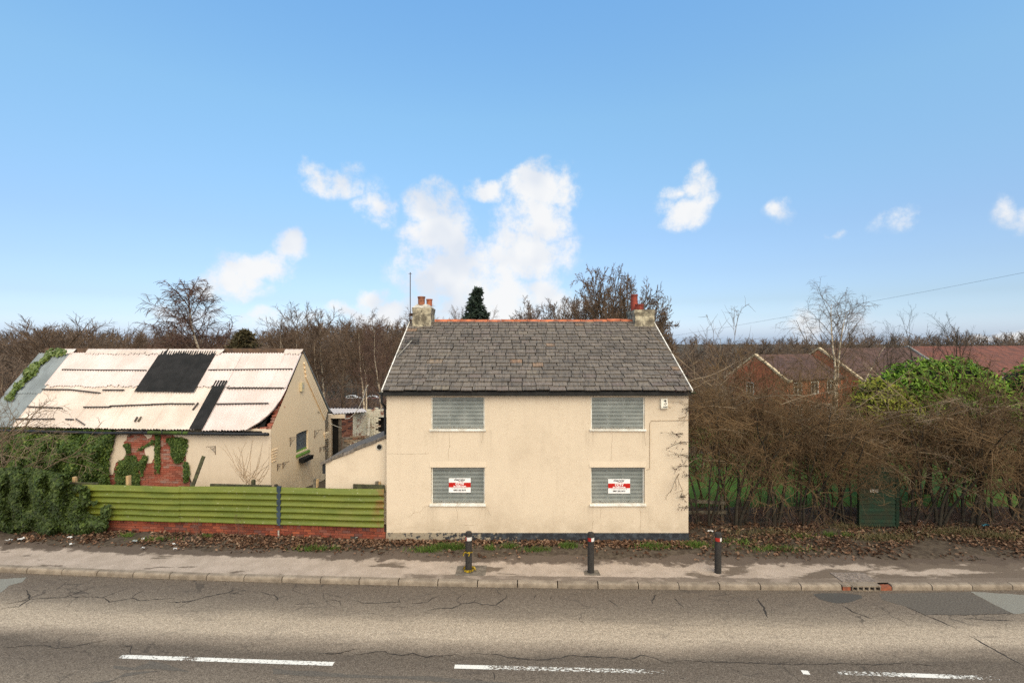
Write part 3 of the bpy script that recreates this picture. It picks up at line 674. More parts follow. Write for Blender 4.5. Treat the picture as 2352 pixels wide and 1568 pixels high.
for (i, j) in HOLES: sec_window(i, j, .045 if j == 3 else .10, j == 1)
# fascia, gutter
MB().box(XL - .06, XR + .06, Y0 - .035, Y0 - .004, ZTOP - .005, ZTOP + .115, jit=.003).build('fascia', M_MOSS, cot)
gu = MB(); gx = [(XL - .16), XR + .16]; gp = []
for k in range(9): a = math.pi + math.pi * k / 8; gp.append((.052 * math.cos(a), .052 * math.sin(a)))
gp += [(.044, 0)] + [(.044 * math.cos(a), .044 * math.sin(a)) for a in [2 * math.pi - math.pi * k / 8 for k in range(1, 8)]] + [(-.044, 0)]
ZG = ZTOP + .105; YG = Y0 - .095
gu.prism(gp, lambda p, q: (gx[0], YG + p, ZG + q), lambda p, q: (gx[1], YG + p, ZG + q))
gut = gu.build('gutter', M_GUTTER, cot)
for u in (1500 + np.array([170, 392, 628, 860, 1100, 1330, 1560, 1788, 2030, 2240]) / 1.809) / 1.7415:
    x = fx(u, YG); b = MB()
    b.prism([(.058 * math.cos(a), .058 * math.sin(a)) for a in np.linspace(math.pi, 2 * math.pi, 8)] + [(.05 * math.cos(a), .05 * math.sin(a)) for a in np.linspace(2 * math.pi, math.pi, 8)], lambda p, q: (x - .012, YG + p, ZG + q), lambda p, q: (x + .012, YG + p, ZG + q))
    b.build('gutter_bracket', M_MOSS, gut)
hop = MB(); hop.lathe([(.035, -.16), (.038, -.02), (.065, .0), (.065, .05)], (XL - .11, YG, ZG - .06), 10); hop.tube([(XL - .11, YG, ZG - .2), (XL - .11, YG + .02, ZG - .3), (XL - .13, Y0 + .32, ZG - .45), (XL - .06, Y0 + .34, .2)], .033, 8)
hop.build('downpipe', M_BLACK, cot)
# roof
YE = 13.55; SL = math.hypot(YR - YE, ZR - ZE); PA = math.atan2(ZR - ZE, YR - YE)
dY, dZ = math.cos(PA), math.sin(PA)
def roofp(x, s, n=0.0): return Vector((x, YE + s * dY - n * dZ, ZE + s * dZ + n * dY))
RX0, RX1 = -3.50, 4.86
rf = MB(); rf.prism([(YE + .02, ZE - .03), (YR, ZR - .03), (2 * YR - YE, ZE - .03), (2 * YR - YE, ZE - .12), (YR, ZR - .12), (YE + .02, ZE - .12)], lambda p, q: (RX0 + .01, p, q), lambda p, q: (RX1 - .01, p, q))
roof = rf.build('roof', M_SLATE_UNDER, cot)
def slate_variant():
    m = MB(); th = .024; n = 4
    bot = [(-.5 + i / n, random.uniform(-.010, .010) + (random.uniform(0, .03) if i in (0, n) and random.random() < .5 else 0)) for i in range(n + 1)]
    poly = bot + [(.5, 1.0), (-.5, 1.0)]
    m.prism(poly, lambda a, b: (a, b, th / 2), lambda a, b: (a, b, -th / 2)); me = m.mesh('slate'); me.materials.append(M_SLATE); return me
SV = [slate_variant() for _ in range(14)]
NC = 21; gauge = SL / NC; rest = MB(); nparts = 0
for c in range(NC):
    s0 = c * gauge - .03; x = RX0 - random.uniform(0, .2); mean = .40 - .11 * c / NC
    top_course = c == NC - 1
    while x < RX1 - .03:
        w = mean * random.uniform(.72, 1.28); x0, x1 = max(x, RX0), min(x + w, RX1); x += w
        if x1 - x0 < .06: continue
        if x1 > RX1 - .06: x1 = RX1
        Ls = gauge * 1.45 if not top_course else gauge * .95
        s1 = s0 + random.gauss(0, .014) - (.03 if random.random() < .03 else 0)
        tilt = .042 / Ls; base = roofp((x0 + x1) / 2, s1, .050 + random.uniform(0, .012))
        ex = Vector((1, 0, 0)); ey = Vector((0, dY, dZ)) * math.cos(tilt) - Vector((0, -dZ, dY)) * math.sin(tilt); ez = ex.cross(ey)
        rot = Matrix((ex, ey, ez)).transposed().to_4x4() @ Matrix.Rotation(random.gauss(0, .012), 4, 'Z') @ Matrix.Rotation(random.gauss(0, .008), 4, 'Y')
        Mx = Matrix.Translation(base) @ rot @ Matrix.Diagonal((x1 - x0 - random.uniform(.012, .026), Ls, 1, 1))
        me = random.choice(SV)
        if nparts < 296:
            o = bpy.data.objects.new('slate', me); o.matrix_basis = Mx; COL.objects.link(o); o.parent = roof; o.matrix_parent_inverse = Matrix(); nparts += 1
        else:
            r = random.random(); rest.add([Mx @ v.co for v in me.vertices], [tuple(p.vertices) for p in me.polygons], r)
rest.build('upper_slates', M_SLATE, roof)['kind'] = 'stuff'
# ridge tiles
rt = MB(); pr = [(.125 * math.cos(a), .095 * math.sin(a)) for a in np.linspace(-.15, math.pi + .15, 9)]; pr2 = [(x * .84, y * .84 - .004) for x, y in pr][::-1]
rt.prism(pr + pr2, lambda p, q: (0, p, q), lambda p, q: (.445, p, q)); rt.prism([(x * 1.09, y * 1.09) for x, y in pr] + [(x * .99, y * .99) for x, y in pr][::-1], lambda p, q: (0, p, q), lambda p, q: (.035, p, q))
RTM = rt.mesh('ridge_tile', True); RTM.materials.append(M_TERRA)
x = -2.66
while x < 4.05:
    o = bpy.data.objects.new('ridge_tile', RTM); o.location = (x, YR, ZR - .035 + random.uniform(-.008, .01) + (.02 if x > 3.1 else 0)); o.rotation_euler = (0, random.gauss(0, .008), random.gauss(0, .01)); put(o, roof, True); x += .457
for xx, sgn in ((RX0 - .015, -1), (RX1 + .015, 1)):                # pale verge strips
    MB().beam(roofp(xx, -.02, .012), roofp(xx, SL - .02, .012), .03, .075, (0, -dZ, dY)).build('verge_strip', M_WHITE, cot)
# chimneys
def chimney(x0, x1, y0, y1, ztop, zb, cap):
    m = MB(); nz = 9; V = []; P_ = [(x0, y0), ((x0 + x1) / 2, y0), (x1, y0), (x1, (y0 + y1) / 2), (x1, y1), ((x0 + x1) / 2, y1), (x0, y1), (x0, (y0 + y1) / 2)]
    for k in range(nz):
        z = zb + (ztop - zb) * k / (nz - 1)
        ex = cap(k / (nz - 1)); cx, cy = (x0 + x1) / 2, (y0 + y1) / 2
        for (px, py) in P_: V.append((cx + (px - cx) * ex + random.uniform(-.014, .014), cy + (py - cy) * ex + random.uniform(-.014, .014), z + random.uniform(-.012, .012)))
    Fs = [(k * 8 + i, k * 8 + (i + 1) % 8, (k + 1) * 8 + (i + 1) % 8, (k + 1) * 8 + i) for k in range(nz - 1) for i in range(8)] + [tuple((nz - 1) * 8 + i for i in range(8))]
    m.add(V, Fs); return m.build('chimney', M_CHIM, cot)
c1 = chimney(-3.36, -2.74, 16.88, 17.75, 6.78, 5.9, lambda t: 1.0 if t < .8 else 1.04)
fl = MB(); fl.add([(-3.37, 16.86, 6.775), (-2.72, 16.86, 6.775), (-2.72, 17.77, 6.775), (-3.37, 17.77, 6.775), (-3.22, 17.0, 6.91), (-2.86, 17.0, 6.90), (-2.86, 17.6, 6.9), (-3.22, 17.6, 6.91)], [(0, 1, 5, 4), (1, 2, 6, 5), (2, 3, 7, 6), (3, 0, 4, 7), (4, 5, 6, 7)]); fl.build('flaunching', M_CEMENT, c1)
MB().lathe([(.115, 0), (.118, .23), (.132, .24), (.135, .285), (.11, .29), (.10, .12)], (-3.085, 17.06, 6.88), 18).build('chimney_pot', M_POT_BROWN, c1)
MB().lathe([(.10, 0), (.10, .19), (.115, .2), (.115, .235), (.09, .24)], (-2.89, 17.5, 6.88), 16).build('chimney_pot', M_TERRA, c1)
MB().box(-3.40, -2.70, 16.80, 16.87, 5.93, 6.03, jit=.01).build('flashing', M_CEMENT, c1)
c2 = chimney(4.15, 4.80, 16.9, 18.02, 6.72, 5.85, lambda t: 1.06 if t > .86 else (1.03 if .28 < t < .45 else 1.0))
MB().lathe([(.125, 0), (.115, .50), (.128, .51), (.128, .56), (.10, .565), (.09, .3)], (4.235, 17.35, 6.70), 18).build('chimney_pot', M_POT_RED, c2)
lp = MB(); lp.lathe([(.105, 0), (.125, .03), (.125, .16), (.145, .17), (.145, .20), (.11, .205)], (4.33, 17.02, 6.70), 20)
for k in range(14): a = 2 * math.pi * k / 14; lp.box(-.012, .012, -.135, -.12, .03, .16, M=Matrix.Translation((4.33, 17.02, 6.70)) @ Matrix.Rotation(a, 4, 'Z'))
lp.build('louvred_pot', M_POT_RED, c2)
fl = MB(); fl.add([(4.13, 16.8, 5.90), (4.88, 16.8, 5.90), (4.86, 16.93, 6.06), (4.14, 16.93, 6.06), (4.13, 16.78, 5.88), (4.88, 16.78, 5.88)], [(0, 1, 2, 3), (4, 5, 1, 0)]); fl.build('flashing', M_CEMENT, c2)
# aerial mast, fallen aerial
ae = MB(); ax, ay = -3.475, 17.1; ae.tube([(ax, ay, 6.1), (ax, ay, 8.0)], .014, 6); ae.beam((ax - .06, ay, 7.95), (ax + .06, ay, 7.95), .012, .012); ae.beam((ax - .02, ay, 6.35), (ax + .14, ay, 6.35), .03, .05); ae.beam((ax - .03, ay - .02, 6.55), (ax + .13, ay - .02, 6.55), .05, .10); ae.beam((ax, ay - .05, 7.98), (ax, ay + .05, 7.98), .012, .012)
tag(ae.build('aerial_mast', M_IRON), 'thin rusty aerial mast clamped to the pale stained chimney', 'aerial')
fa = thing('fallen_aerial', 'broken television aerial lying on slates by the roof edge', 'aerial', roofp(-3.35, 2.2, .1))
p0, p1 = roofp(-3.42, 1.65, .12), roofp(-3.15, 2.62, .16); MB().tube([p0, p1], .012, 6).build('boom', M_CEMENT, fa)
e = MB()
for k in range(8): q = p0.lerp(p1, .08 + k * .075); e.tube([q + Vector((-.12, 0, -.01)), q + Vector((.07, 0, .02))], .006, 4)
e.build('rods', M_BLACK, fa); rfl = MB()
for k in range(5): q = p1 + Vector((0, 0, .0)) + Vector((0, -dZ, dY)) * (k * .03 - .05) + Vector((0, dY, dZ)) * (k * .03 - .1); rfl.tube([q + Vector((-.2, 0, .02)), q + Vector((.24, 0, -.03))], .008, 4)
for k in (-.2, 0, .22): rfl.tube([p1 + Vector((k, -.08, -.07)), p1 + Vector((k, .1, .12))], .007, 4)
rfl.build('reflector', M_BLACK, fa)
# alarm box
def hitf(u, v, y): return P(u, v, y)
al = thing('alarm_box', 'white burglar alarm box with black emblem under the cottage eaves', 'alarm box', (fx(1523), Y0, fz(940)))
a0, a1 = fx((2600 + 535 / 13.07) / 1.7415), fx((2600 + 885 / 13.07) / 1.7415); z0, z1 = fz((1560 + 1000 / 13.07) / 1.7415), fz((1560 + 410 / 13.07) / 1.7415)
M_ALARM = simple('alarm_plastic', (.80, .74, .62), (.70, .63, .5), 6, .5)
MB().prism([(Y0 - .002, z0), (Y0 - .075, z0 + .03), (Y0 - .085, z0 + .07), (Y0 - .065, z1 - .01), (Y0 - .002, z1)], lambda p, q: (a0, p, q), lambda p, q: (a1, p, q)).build('casing', M_ALARM, al)
def ab_(x, y): return Vector((fx((2600 + x / 13.07) / 1.7415), Y0 - .0885 - 0.0, fz((1560 + y / 13.07) / 1.7415)))
em = MB()
def fl_poly(pts): em.add([ab_(*p) for p in pts], [tuple(range(len(pts)))])
fl_poly([(685, 505), (740, 485), (790, 495), (810, 540), (790, 590), (755, 560), (700, 575), (690, 545)]); fl_poly([(760, 600), (785, 605), (815, 690), (840, 740), (800, 705), (770, 640)])
for (a, b) in (((650, 745), (740, 640)), ((690, 760), (745, 670)), ((745, 795), (745, 650)), ((800, 730), (745, 745)), ((700, 700), (745, 745))):
    A_, B_ = ab_(*a), ab_(*b); em.beam(A_, B_, .003, .004, (0, 1, 0))
em.build('emblem', M_BLACK, al)
MB().box(ab_(640, 0).x, ab_(860, 0).x, Y0 - .0905, Y0 - .0895 + .01, ab_(0, 885).z, ab_(0, 825).z).build('label_plate', simple('grey_label', (.22, .21, .18)), al)
# signs
def text_mesh(s, size, loc, mat, parent, bold=0.0, xs=1.0, align='CENTER'):
    cu = bpy.data.curves.new('lettering', 'FONT'); cu.body = s; cu.size = size; cu.align_x = align; cu.align_y = 'BOTTOM_BASELINE'; cu.offset = bold; cu.extrude = .0006; cu.resolution_u = 3
    t = bpy.data.objects.new('tmp', cu); COL.objects.link(t); bpy.context.view_layer.update()
    me = bpy.data.meshes.new_from_object(t.evaluated_get(bpy.context.evaluated_depsgraph_get())); bpy.data.objects.remove(t)
    me.name = 'lettering'; me.materials.clear(); me.materials.append(mat); o = bpy.data.objects.new('lettering', me)
    o.location = loc; o.rotation_euler = (R(90), 0, 0); o.scale = (xs, 1, 1); put(o, parent); return o
M_SIGNW = simple('sign_white', (.80, .77, .73), (.76, .73, .69), 8, .4); M_SIGNR = simple('sign_red', (.46, .018, .012), (.40, .014, .01), 8, .4)
M_INK = simple('dark_ink', (.03, .025, .04)); M_INKR = simple('maroon_ink', (.22, .03, .04)); M_INKG = simple('pale_ink', (.33, .30, .28))
def sign(uc, vc, label):
    y = Y0 + .10 - .02; c = P(uc, vc, y); k = y / F; w, h = 50.3 * k, 33 * k
    s = thing('security_sign', label, 'sign', c)
    MB().box(c.x - w / 2, c.x + w / 2, y, y + .008, c.z - h / 2, c.z + h / 2).build('panel', M_SIGNW, s)
    top = c.z + h / 2; zz = lambda f: top - h * f
    MB().box(c.x - w / 2, c.x + w / 2, y - .0025, y - .0002, zz(.635), zz(.31)).build('red_band', M_SIGNR, s)
    L = lambda t, sz, f, m, b=0, xs=1, dx=0: text_mesh(t, sz * h, (c.x + dx * w, y - .004, zz(f)), m, s, b * h, xs)
    L('clearway', .215, .165, M_INK, .004, 1.0, -.01); L('services', .10, .25, M_INKR, .003, 1.0, .05)
    L('CCTV', .225, .48, M_SIGNW, .012, 1.0); L('IN OPERATION', .125, .612, M_SIGNW, .007, 1.0)
    L('This property is protected and monitored 24/7', .060, .705, M_INKG, 0, 1.0); L('0800 085 8695', .145, .885, M_INK, .003, 1.0)
    MB().box(c.x - .10 * w, c.x + .10 * w, y - .0015, y - .0002, zz(.945), zz(.935)).build('small_print', M_INKG, s)
    MB().box(c.x - w * .46, c.x + w * .46, y - .0015, y - .0002, zz(.75), zz(.745)).build('rule_line', M_INKG, s)
sign(1056, 1114, 'white CCTV warning sign with red band, on window nearer green fence')
sign(1422, 1116, 'white CCTV warning sign with red band, on window nearer bare hedge')
# cracks and old cables on the render
def wcrack(pts, w=.007, parent=cot, mat=None, y=Y0 - .002, name='crack'):
    pts = [((1500 + a / 1.809) / 1.7415, (1600 + b / 1.809) / 1.7415) for a, b in pts]; q = []
    for a, b in zip(pts[:-1], pts[1:]):
        A_, B_ = P(*a, y), P(*b, y); k = max(2, int((B_ - A_).length / .05))
        for i in range(k): q.append(A_.lerp(B_, i / k) + Vector((random.uniform(-.008, .008), 0, random.uniform(-.008, .008))))
    q.append(P(*pts[-1], y)); V = []
    for i, p in enumerate(q):
        d = (q[min(i + 1, len(q) - 1)] - q[max(i - 1, 0)]).normalized(); s = Vector((-d.z, 0, d.x)) * w * random.uniform(.3, 1) / 2; V += [tuple(p + s), tuple(p - s)]
    return mobj(name, np_mesh(name, V, [(2 * i, 2 * i + 2, 2 * i + 3, 2 * i + 1) for i in range(len(q) - 1)]), mat or M_WCRACK, parent)
M_WCRACK = simple('render_crack', (.30, .215, .13), (.20, .14, .085), 9)
for pts in ([(405, 762), (360, 768), (335, 805), (285, 812), (240, 845)], [(580, 770), (600, 820), (590, 880)], [(805, 770), (840, 840)], [(535, 225), (540, 320), (530, 385)], [(775, 222), (780, 260), (772, 310)], [(1718, 228), (1712, 340), (1705, 480)], [(1950, 230), (1958, 330)],
            [(1638, 770), (1630, 860)], [(1918, 770), (1925, 870), (1920, 955)], [(1580, 870), (1565, 955)], [(85, 385), (230, 390), (390, 385)], [(530, 385), (530, 470)], [(640, 900), (720, 905)], [(405, 935), (470, 940)]): wcrack(pts)
cb = MB(); cb.tube([tuple(P((1500 + a / 1.809) / 1.7415, (1600 + b / 1.809) / 1.7415, Y0 - .008)) for a, b in ((2268, 145), (2000, 148), (1988, 170), (1988, 495), (1965, 503))], .008, 5)
tag(cb.build('old_cable', simple('cable_painted', (.44, .33, .22), (.34, .25, .16))), 'thin painted cable stapled around the upper window by the alarm box', 'cable')
# ------------------------------------------------------------------ lean-to
YL = 13.97; kl = YL / F
lt = thing('lean_to', 'low cream lean-to with sloping slate coping joined to the cottage', 'outbuilding', (-4.3, YL, .1))
lx0, lx1 = fx(748, YL), XL - .003; zl, zr_ = fz(1063, YL), fz(1004, YL)
MB().prism([(lx0, .05), (lx1, .05), (lx1, zr_), (lx0, zl)], lambda p, q: (p, YL, q), lambda p, q: (p, YL + 2.2, q)).build('wall', M_CREAM, lt)
sl = (zr_ - zl) / (lx1 - lx0); zt = lambda x: zl + sl * (x - lx0)
MB().prism([(lx0 - .12, zt(lx0 - .12) + .004), (lx1, zr_ + .004), (lx1, zr_ + .06), (lx0 - .12, zt(lx0 - .12) + .05)], lambda p, q: (p, YL + .06, q), lambda p, q: (p, YL + 2.35, q)).build('roof', M_SLATE, lt)
n = 6
for i in range(n):
    a = lx0 - .13 + (lx1 - lx0 + .13) * i / n; b = a + (lx1 - lx0 + .13) / n - .008; dz = .02 * (i % 2)
    MB().prism([(a, zt(a) + .006 + dz), (b, zt(b) + .006 + dz - .015), (b, zt(b) + .085 + dz), (a, zt(a) + .08 + dz)], lambda p, q: (p, YL - .05 + random.uniform(-.01, .01), q + random.uniform(-.008, .008)), lambda p, q: (p, YL + .05, q)).build('coping_slate', M_SLATE, lt)
pc = P(871.5, 1026, YL - .0); vp = MB(); vp.prism([(.075 * math.cos(a), .075 * math.sin(a)) for a in np.linspace(0, 2 * math.pi, 16)[:-1]], lambda p, q: (pc.x + p, YL - .004, pc.z + q), lambda p, q: (pc.x + p, YL - .001, pc.z + q)); hole = vp.build('vent_shade_disc', M_DARK, lt)  # flat black disc painted in for the shade inside the vent
ring = MB(); nn = 18
for k in range(nn):
    a, b = 2 * math.pi * k / nn, 2 * math.pi * (k + 1) / nn
    ring.prism([(.068 * math.cos(a), .068 * math.sin(a)), (.09 * math.cos(a), .09 * math.sin(a)), (.09 * math.cos(b), .09 * math.sin(b)), (.068 * math.cos(b), .068 * math.sin(b))], lambda p, q: (pc.x + p, YL - .02, pc.z + q), lambda p, q: (pc.x + p, YL - .004, pc.z + q))
ring.build('pipe_collar', M_CEMENT, lt)
MB().box(lx0 - .10, lx0 - .005, YL + .02, YL + .14, zt(lx0) - .30, zt(lx0) - .04).build('gutter_end', M_BLACK, lt)
# ------------------------------------------------------------------ bricks helper
def brick_variants(mat, L=.215, Hh=.065, D=.05, n=6, jit=.004):
    out = []
    for _ in range(n):
        me = MB().box(-L / 2, L / 2, -D / 2, D / 2, -Hh / 2, Hh / 2, jit=jit).mesh('brick'); me.materials.append(mat); out.append(me)
    return out
def lay(parent, frame, x0, x1, z0, z1, variants, limit, mask=None, L=.225, C=.075, name='brick', bond=.5, proud=.008, rag=0.0, local=True):
    """bricks in courses on the plane y=0 of frame (x along, y inwards, z up); the first `limit` are parts, the rest one mesh"""
    spots = []
    nz = int(round((z1 - z0) / C))
    for c in range(nz):
        z = z0 + (c + .5) * C; x = x0 - (L * bond if c % 2 else 0)
        while x < x1:
            a, b = max(x, x0), min(x + L, x1); x += L
            if b - a < .03: continue
            xm = (a + b) / 2
            if mask is not None and not mask(xm, z): continue
            spots.append((xm, z, (b - a - .010) / (L - .010)))
    rest = MB(); k = 0
    random.shuffle(spots)
    for (xm, z, sx) in spots:
        Mx = frame @ Matrix.Translation((xm + random.uniform(-.003, .003), -proud * random.uniform(.2, 1.6) + .025, z)) @ Matrix.Rotation(random.gauss(0, .008), 4, 'Y') @ Matrix.Diagonal((sx, 1, 1, 1))
        me = random.choice(variants)
        if k < limit:
            o = bpy.data.objects.new(name, me); o.matrix_basis = Mx; COL.objects.link(o); o.parent = parent
            if not local: o.matrix_parent_inverse = WM[parent.name].inverted()
            k += 1
        else: rest.add([Mx @ v.co for v in me.vertices], [tuple(p.vertices) for p in me.polygons], random.random())
    if rest.v: rest.build('more_bricks', variants[0].materials[0], parent, local)['kind'] = 'stuff'
    return k
# ------------------------------------------------------------------ fence on brick wall
FA = Vector((-3.47, 13.80, 0)); FR = -R(5.0); FL = 9.9
bw = thing('brick_wall', 'low red brick wall with round weep pipes under the green fence', 'wall', FA, FR); bw['kind'] = 'thing'
ZB0, ZB1 = .10, .55
MB().box(-FL, -.01, .004, .215, ZB0 - .05, ZB1 - .012).build('mortar_core', M_MORTAR, bw, True)
BV = brick_variants(M_BRICK)
holes_u = [(885, 418), (1477, 437), (2098, 447)]
nF = Vector((math.sin(-FR) * -1, math.cos(FR), 0)); nF = Matrix.Rotation(FR, 3, 'Z') @ Vector((0, 1, 0))
def floc(u, v): return WM[bw.name].inverted() @ hit(u, v, FA, nF)
hp = [floc(x / 1.47 / 1.7415, (1850 + y / 1.47) / 1.7415) for x, y in holes_u]
lay(bw, Matrix(), -FL, -.01, ZB0, ZB0 + 4 * .075, BV, 190, mask=lambda x, z: all(math.hypot(x - p.x, z - p.z) > .08 for p in hp) and x > -9.4)
HVm = [MB().box(-.0475, .0475, -.05, .05, -.07, .07, jit=.004).mesh('brick') for _ in range(5)]
for q in HVm: q.materials.append(M_BRICK)
x = -9.3; k = 0
while x < -.06:
    o = bpy.data.objects.new('coping_brick', random.choice(HVm)); o.location = (x, .04 + random.uniform(-.006, .006), ZB0 + .30 + .075 + random.uniform(-.004, .004)); o.rotation_euler = (random.gauss(0, .01), random.gauss(0, .012), 0); put(o, bw, True); x += .1045
for p in hp:
    wp = MB(); wp.prism([(.055 * math.cos(a), .055 * math.sin(a)) for a in np.linspace(0, 2 * math.pi, 14)[:-1]], lambda a, b: (p.x + a, -.012, p.z + b), lambda a, b: (p.x + a, .01, p.z + b)); w_ = wp.build('weep_pipe', M_CEMENT, bw, True)
    wp = MB(); wp.prism([(.043 * math.cos(a), .043 * math.sin(a)) for a in np.linspace(0, 2 * math.pi, 14)[:-1]], lambda a, b: (p.x + a, -.015, p.z + b), lambda a, b: (p.x + a, -.0125, p.z + b)); wp.build('bore_shade_disc', M_DARK, w_, True)  # black disc over the pipe mouth stands for the shade within
pp = floc(1645 / 1.47 / 1.7415, (1850 + 465 / 1.47) / 1.7415)
tag(MB().tube([tuple(WM[bw.name] @ Vector((pp.x, -.06, .1))), tuple(WM[bw.name] @ Vector((pp.x, -.06, .36)))], .022, 8).build('stub_pipe', M_CEMENT), 'short grey pipe stub standing against the red brick wall', 'pipe')
fen = thing('sheet_fence', 'green painted ribbed metal sheet fence above the red brick wall', 'fence', FA, FR)
def ftop(x): return 1.60 + .0125 * x + .01 * math.sin(x * 1.3)
def fbot(x): return .545 + .005 * x
def fence_sheet(x0, x1, dy, dz=0.0, bend=.01):
    prof = []; n = 6
    for i in range(n):                                            # six flats with a rolled rib under each
        t0 = i / n; prof += [(t0 + .002, 0), (t0 + .006, -.046), (t0 + .030, -.048), (t0 + .036, -.044), (t0 + .082, .0)]
    prof += [(1.0, 0), (1.0, .02)]
    xs = np.linspace(x0, x1, max(3, int((x1 - x0) / .25))); V = []
    for x in xs:
        wob = bend * math.sin(x * 2.1 + dy * 90)
        for (t, o) in prof: V.append((x, -.075 + dy + o + wob * (1 + .5 * math.sin(t * 7 + x)) , fbot(x) + dz + (ftop(x) - fbot(x)) * t))
    m = len(prof); Fs = [(i * m + k, (i + 1) * m + k, (i + 1) * m + k + 1, i * m + k + 1) for i in range(len(xs) - 1) for k in range(m - 1)]
    return mobj('fence_sheet', np_mesh('fence_sheet', V, Fs), M_FENCE, fen, True)
def fu(zx): return floc(zx / 1.47 / 1.7415, 1160).x
fence_sheet(fu(1660), -.03, 0, .0); fence_sheet(fu(1060), fu(1648), -.003, .004); fence_sheet(fu(745), fu(1072), -.008, .0, .014); fence_sheet(fu(270), fu(756), -.002, -.004)
xa, xb = fu(1641), fu(1662)
MB().prism([(-.125, .52), (-.125, 1.60), (-.05, 1.60), (-.05, .52)], lambda p, q: (xa, p, q), lambda p, q: (xb, p, q)).build('cover_strip', M_BLUEGREY, fen, True)
for zx, top, w in ((432, .25, .09), (748, .33, .085), (1485, .22, .08), (1848, .30, .10), (2215, .22, .10)):
    x = fu(zx); MB().box(x - w / 2, x + w / 2, .0, .09, .5, ftop(x) + top * .75, jit=.008).build('post', M_WOODNEW if zx in (432, 748) else (M_WOODMOSS if zx == 1485 else M_WOODOLD), fen, True)
    if zx in (1848, 2215): MB().box(x + w / 2 + .002, x + w / 2 + .035, .0, .085, ftop(x), ftop(x) + top * .74, jit=.004).build('post_edge', M_WOODNEW, fen, True)
for a, b, h in ((405, 580, .05), (1240, 1600, .055), (2080, 2266, .11)):
    a, b = fu(a), fu(b); MB().box(a, b, -.045, -.012, ftop(a) - .1, ftop((a + b) / 2) + h, jit=.006).build('top_board', M_WOODMOSS, fen, True)
tp = MB(); p_ = WM[fen.name]; a_ = p_ @ Vector((fu(1098), .18, 1.35)); b_ = p_ @ Vector((fu(1140), .40, 2.28)); tp.beam(a_, b_, .10, .03, (0, 1, 0)); tag(tp.build('leaning_board', M_WOODMOSS), 'dark weathered board leaning behind the green fence by bare brickwork', 'board')
# ------------------------------------------------------------------ barn
BO = Vector((-8.32, 17.3, 0)); BR = -R(5.4); BL, BW = 10.95, 4.29; ZBE, ZBR = 2.62, 5.22
barn = thing('barn', 'derelict cream barn with patched white corrugated roof and peeling plaster', 'barn', BO, BR)
BM = WM[barn.name]; BI = BM.inverted()
nB = BM.to_3x3() @ Vector((0, 1, 0))
z3 = lambda x, y: (x / 2.412 / 1.7415, (1350 + y / 2.412) / 1.7415)
z4 = lambda x, y: ((700 + x / 2.412) / 1.7415, (1350 + y / 2.412) / 1.7415)
def wloc(p, off=0.0): return BI @ hit(*p, BM @ Vector((0, off, 0)), nB)            # point on the barn front wall
YEb, ZEb = -.14, 2.56; bsl = math.hypot(BW / 2 - YEb, ZBR + .03 - ZEb); bdy, bdz = (BW / 2 - YEb) / bsl, (ZBR + .03 - ZEb) / bsl
nRoof = BM.to_3x3() @ Vector((0, -bdz, bdy))
def rloc(p):
    q = BI @ hit(*p, BM @ Vector((0, YEb, ZEb)), nRoof); return q.x, (q.y - YEb) / bdy / bsl
def rp(x, s, n=0.0): return Vector((x, YEb + s * bsl * bdy - n * bdz, ZEb + s * bsl * bdz + n * bdy))
# masonry core: front wall, back wall, gables (the front core is brick with plaster sheets laid over it)
core = MB(); core.box(-BL, -.005, .02, .3, -.2, ZBE - .02); core.box(-BL, 0, BW - .3, BW, -.2, ZBE); core.prism([(.0, -.2), (BW, -.2), (BW, ZBE), (BW / 2, ZBR - .05), (0, ZBE)], lambda p, q: (-BL, p, q), lambda p, q: (-BL + .3, p, q))
core.build('brick_core', M_MORTAR_PALE, barn, True)
# plaster on the front: polygons traced on the wall plane, 2 cm thick
def plaster(pts, f, th=.022):
    q = [wloc(f(*p)) for p in pts]; V = []
    for i in range(len(q)):
        a, b = q[i], q[(i + 1) % len(q)]; k = max(1, int((b - a).length / .09))
        for j in range(k): c = a.lerp(b, j / k); V.append((c.x + random.uniform(-.018, .018) * (j > 0), c.z + random.uniform(-.018, .018) * (j > 0)))
    m = MB(); m.prism(V, lambda a, b: (min(a, -.001), -th, b), lambda a, b: (min(a, -.001), .006, b)); return m.build('plaster', M_CREAM2, barn, True)
plaster([(1640, 900), (1700, 960), (1800, 975), (1815, 1000), (1790, 1110), (1800, 1200), (1812, 1300), (1850, 1380), (1880, 1430), (2620, 1450), (2625, 880), (2400, 880)], z3)
plaster([(1400, 1050), (1440, 1035), (1500, 1040), (1505, 1100), (1490, 1160), (1470, 1205), (1425, 1210), (1420, 1150), (1400, 1095)], z3)
plaster([(1385, 905), (1470, 905), (1465, 960), (1430, 975), (1395, 940)], z3)
plaster([(1090, 895), (1240, 895), (1225, 985), (1190, 1010), (1245, 1060), (1200, 1160), (1120, 1210), (1090, 1320), (1045, 1310), (1055, 1180), (1090, 1090), (1100, 1000)], z3)
plaster([(-800, 890), (1000, 890), (1010, 1000), (985, 1150), (1000, 1300), (960, 1440), (-800, 1440)], z3)
BVb = brick_variants(M_BRICK_BARN)
x0b, x1b = wloc(z3(1040, 1200)).x, wloc(z3(1830, 1200)).x
lay(barn, Matrix(), x0b, x1b, .35, ZBE - .05, BVb, 295, L=.225)
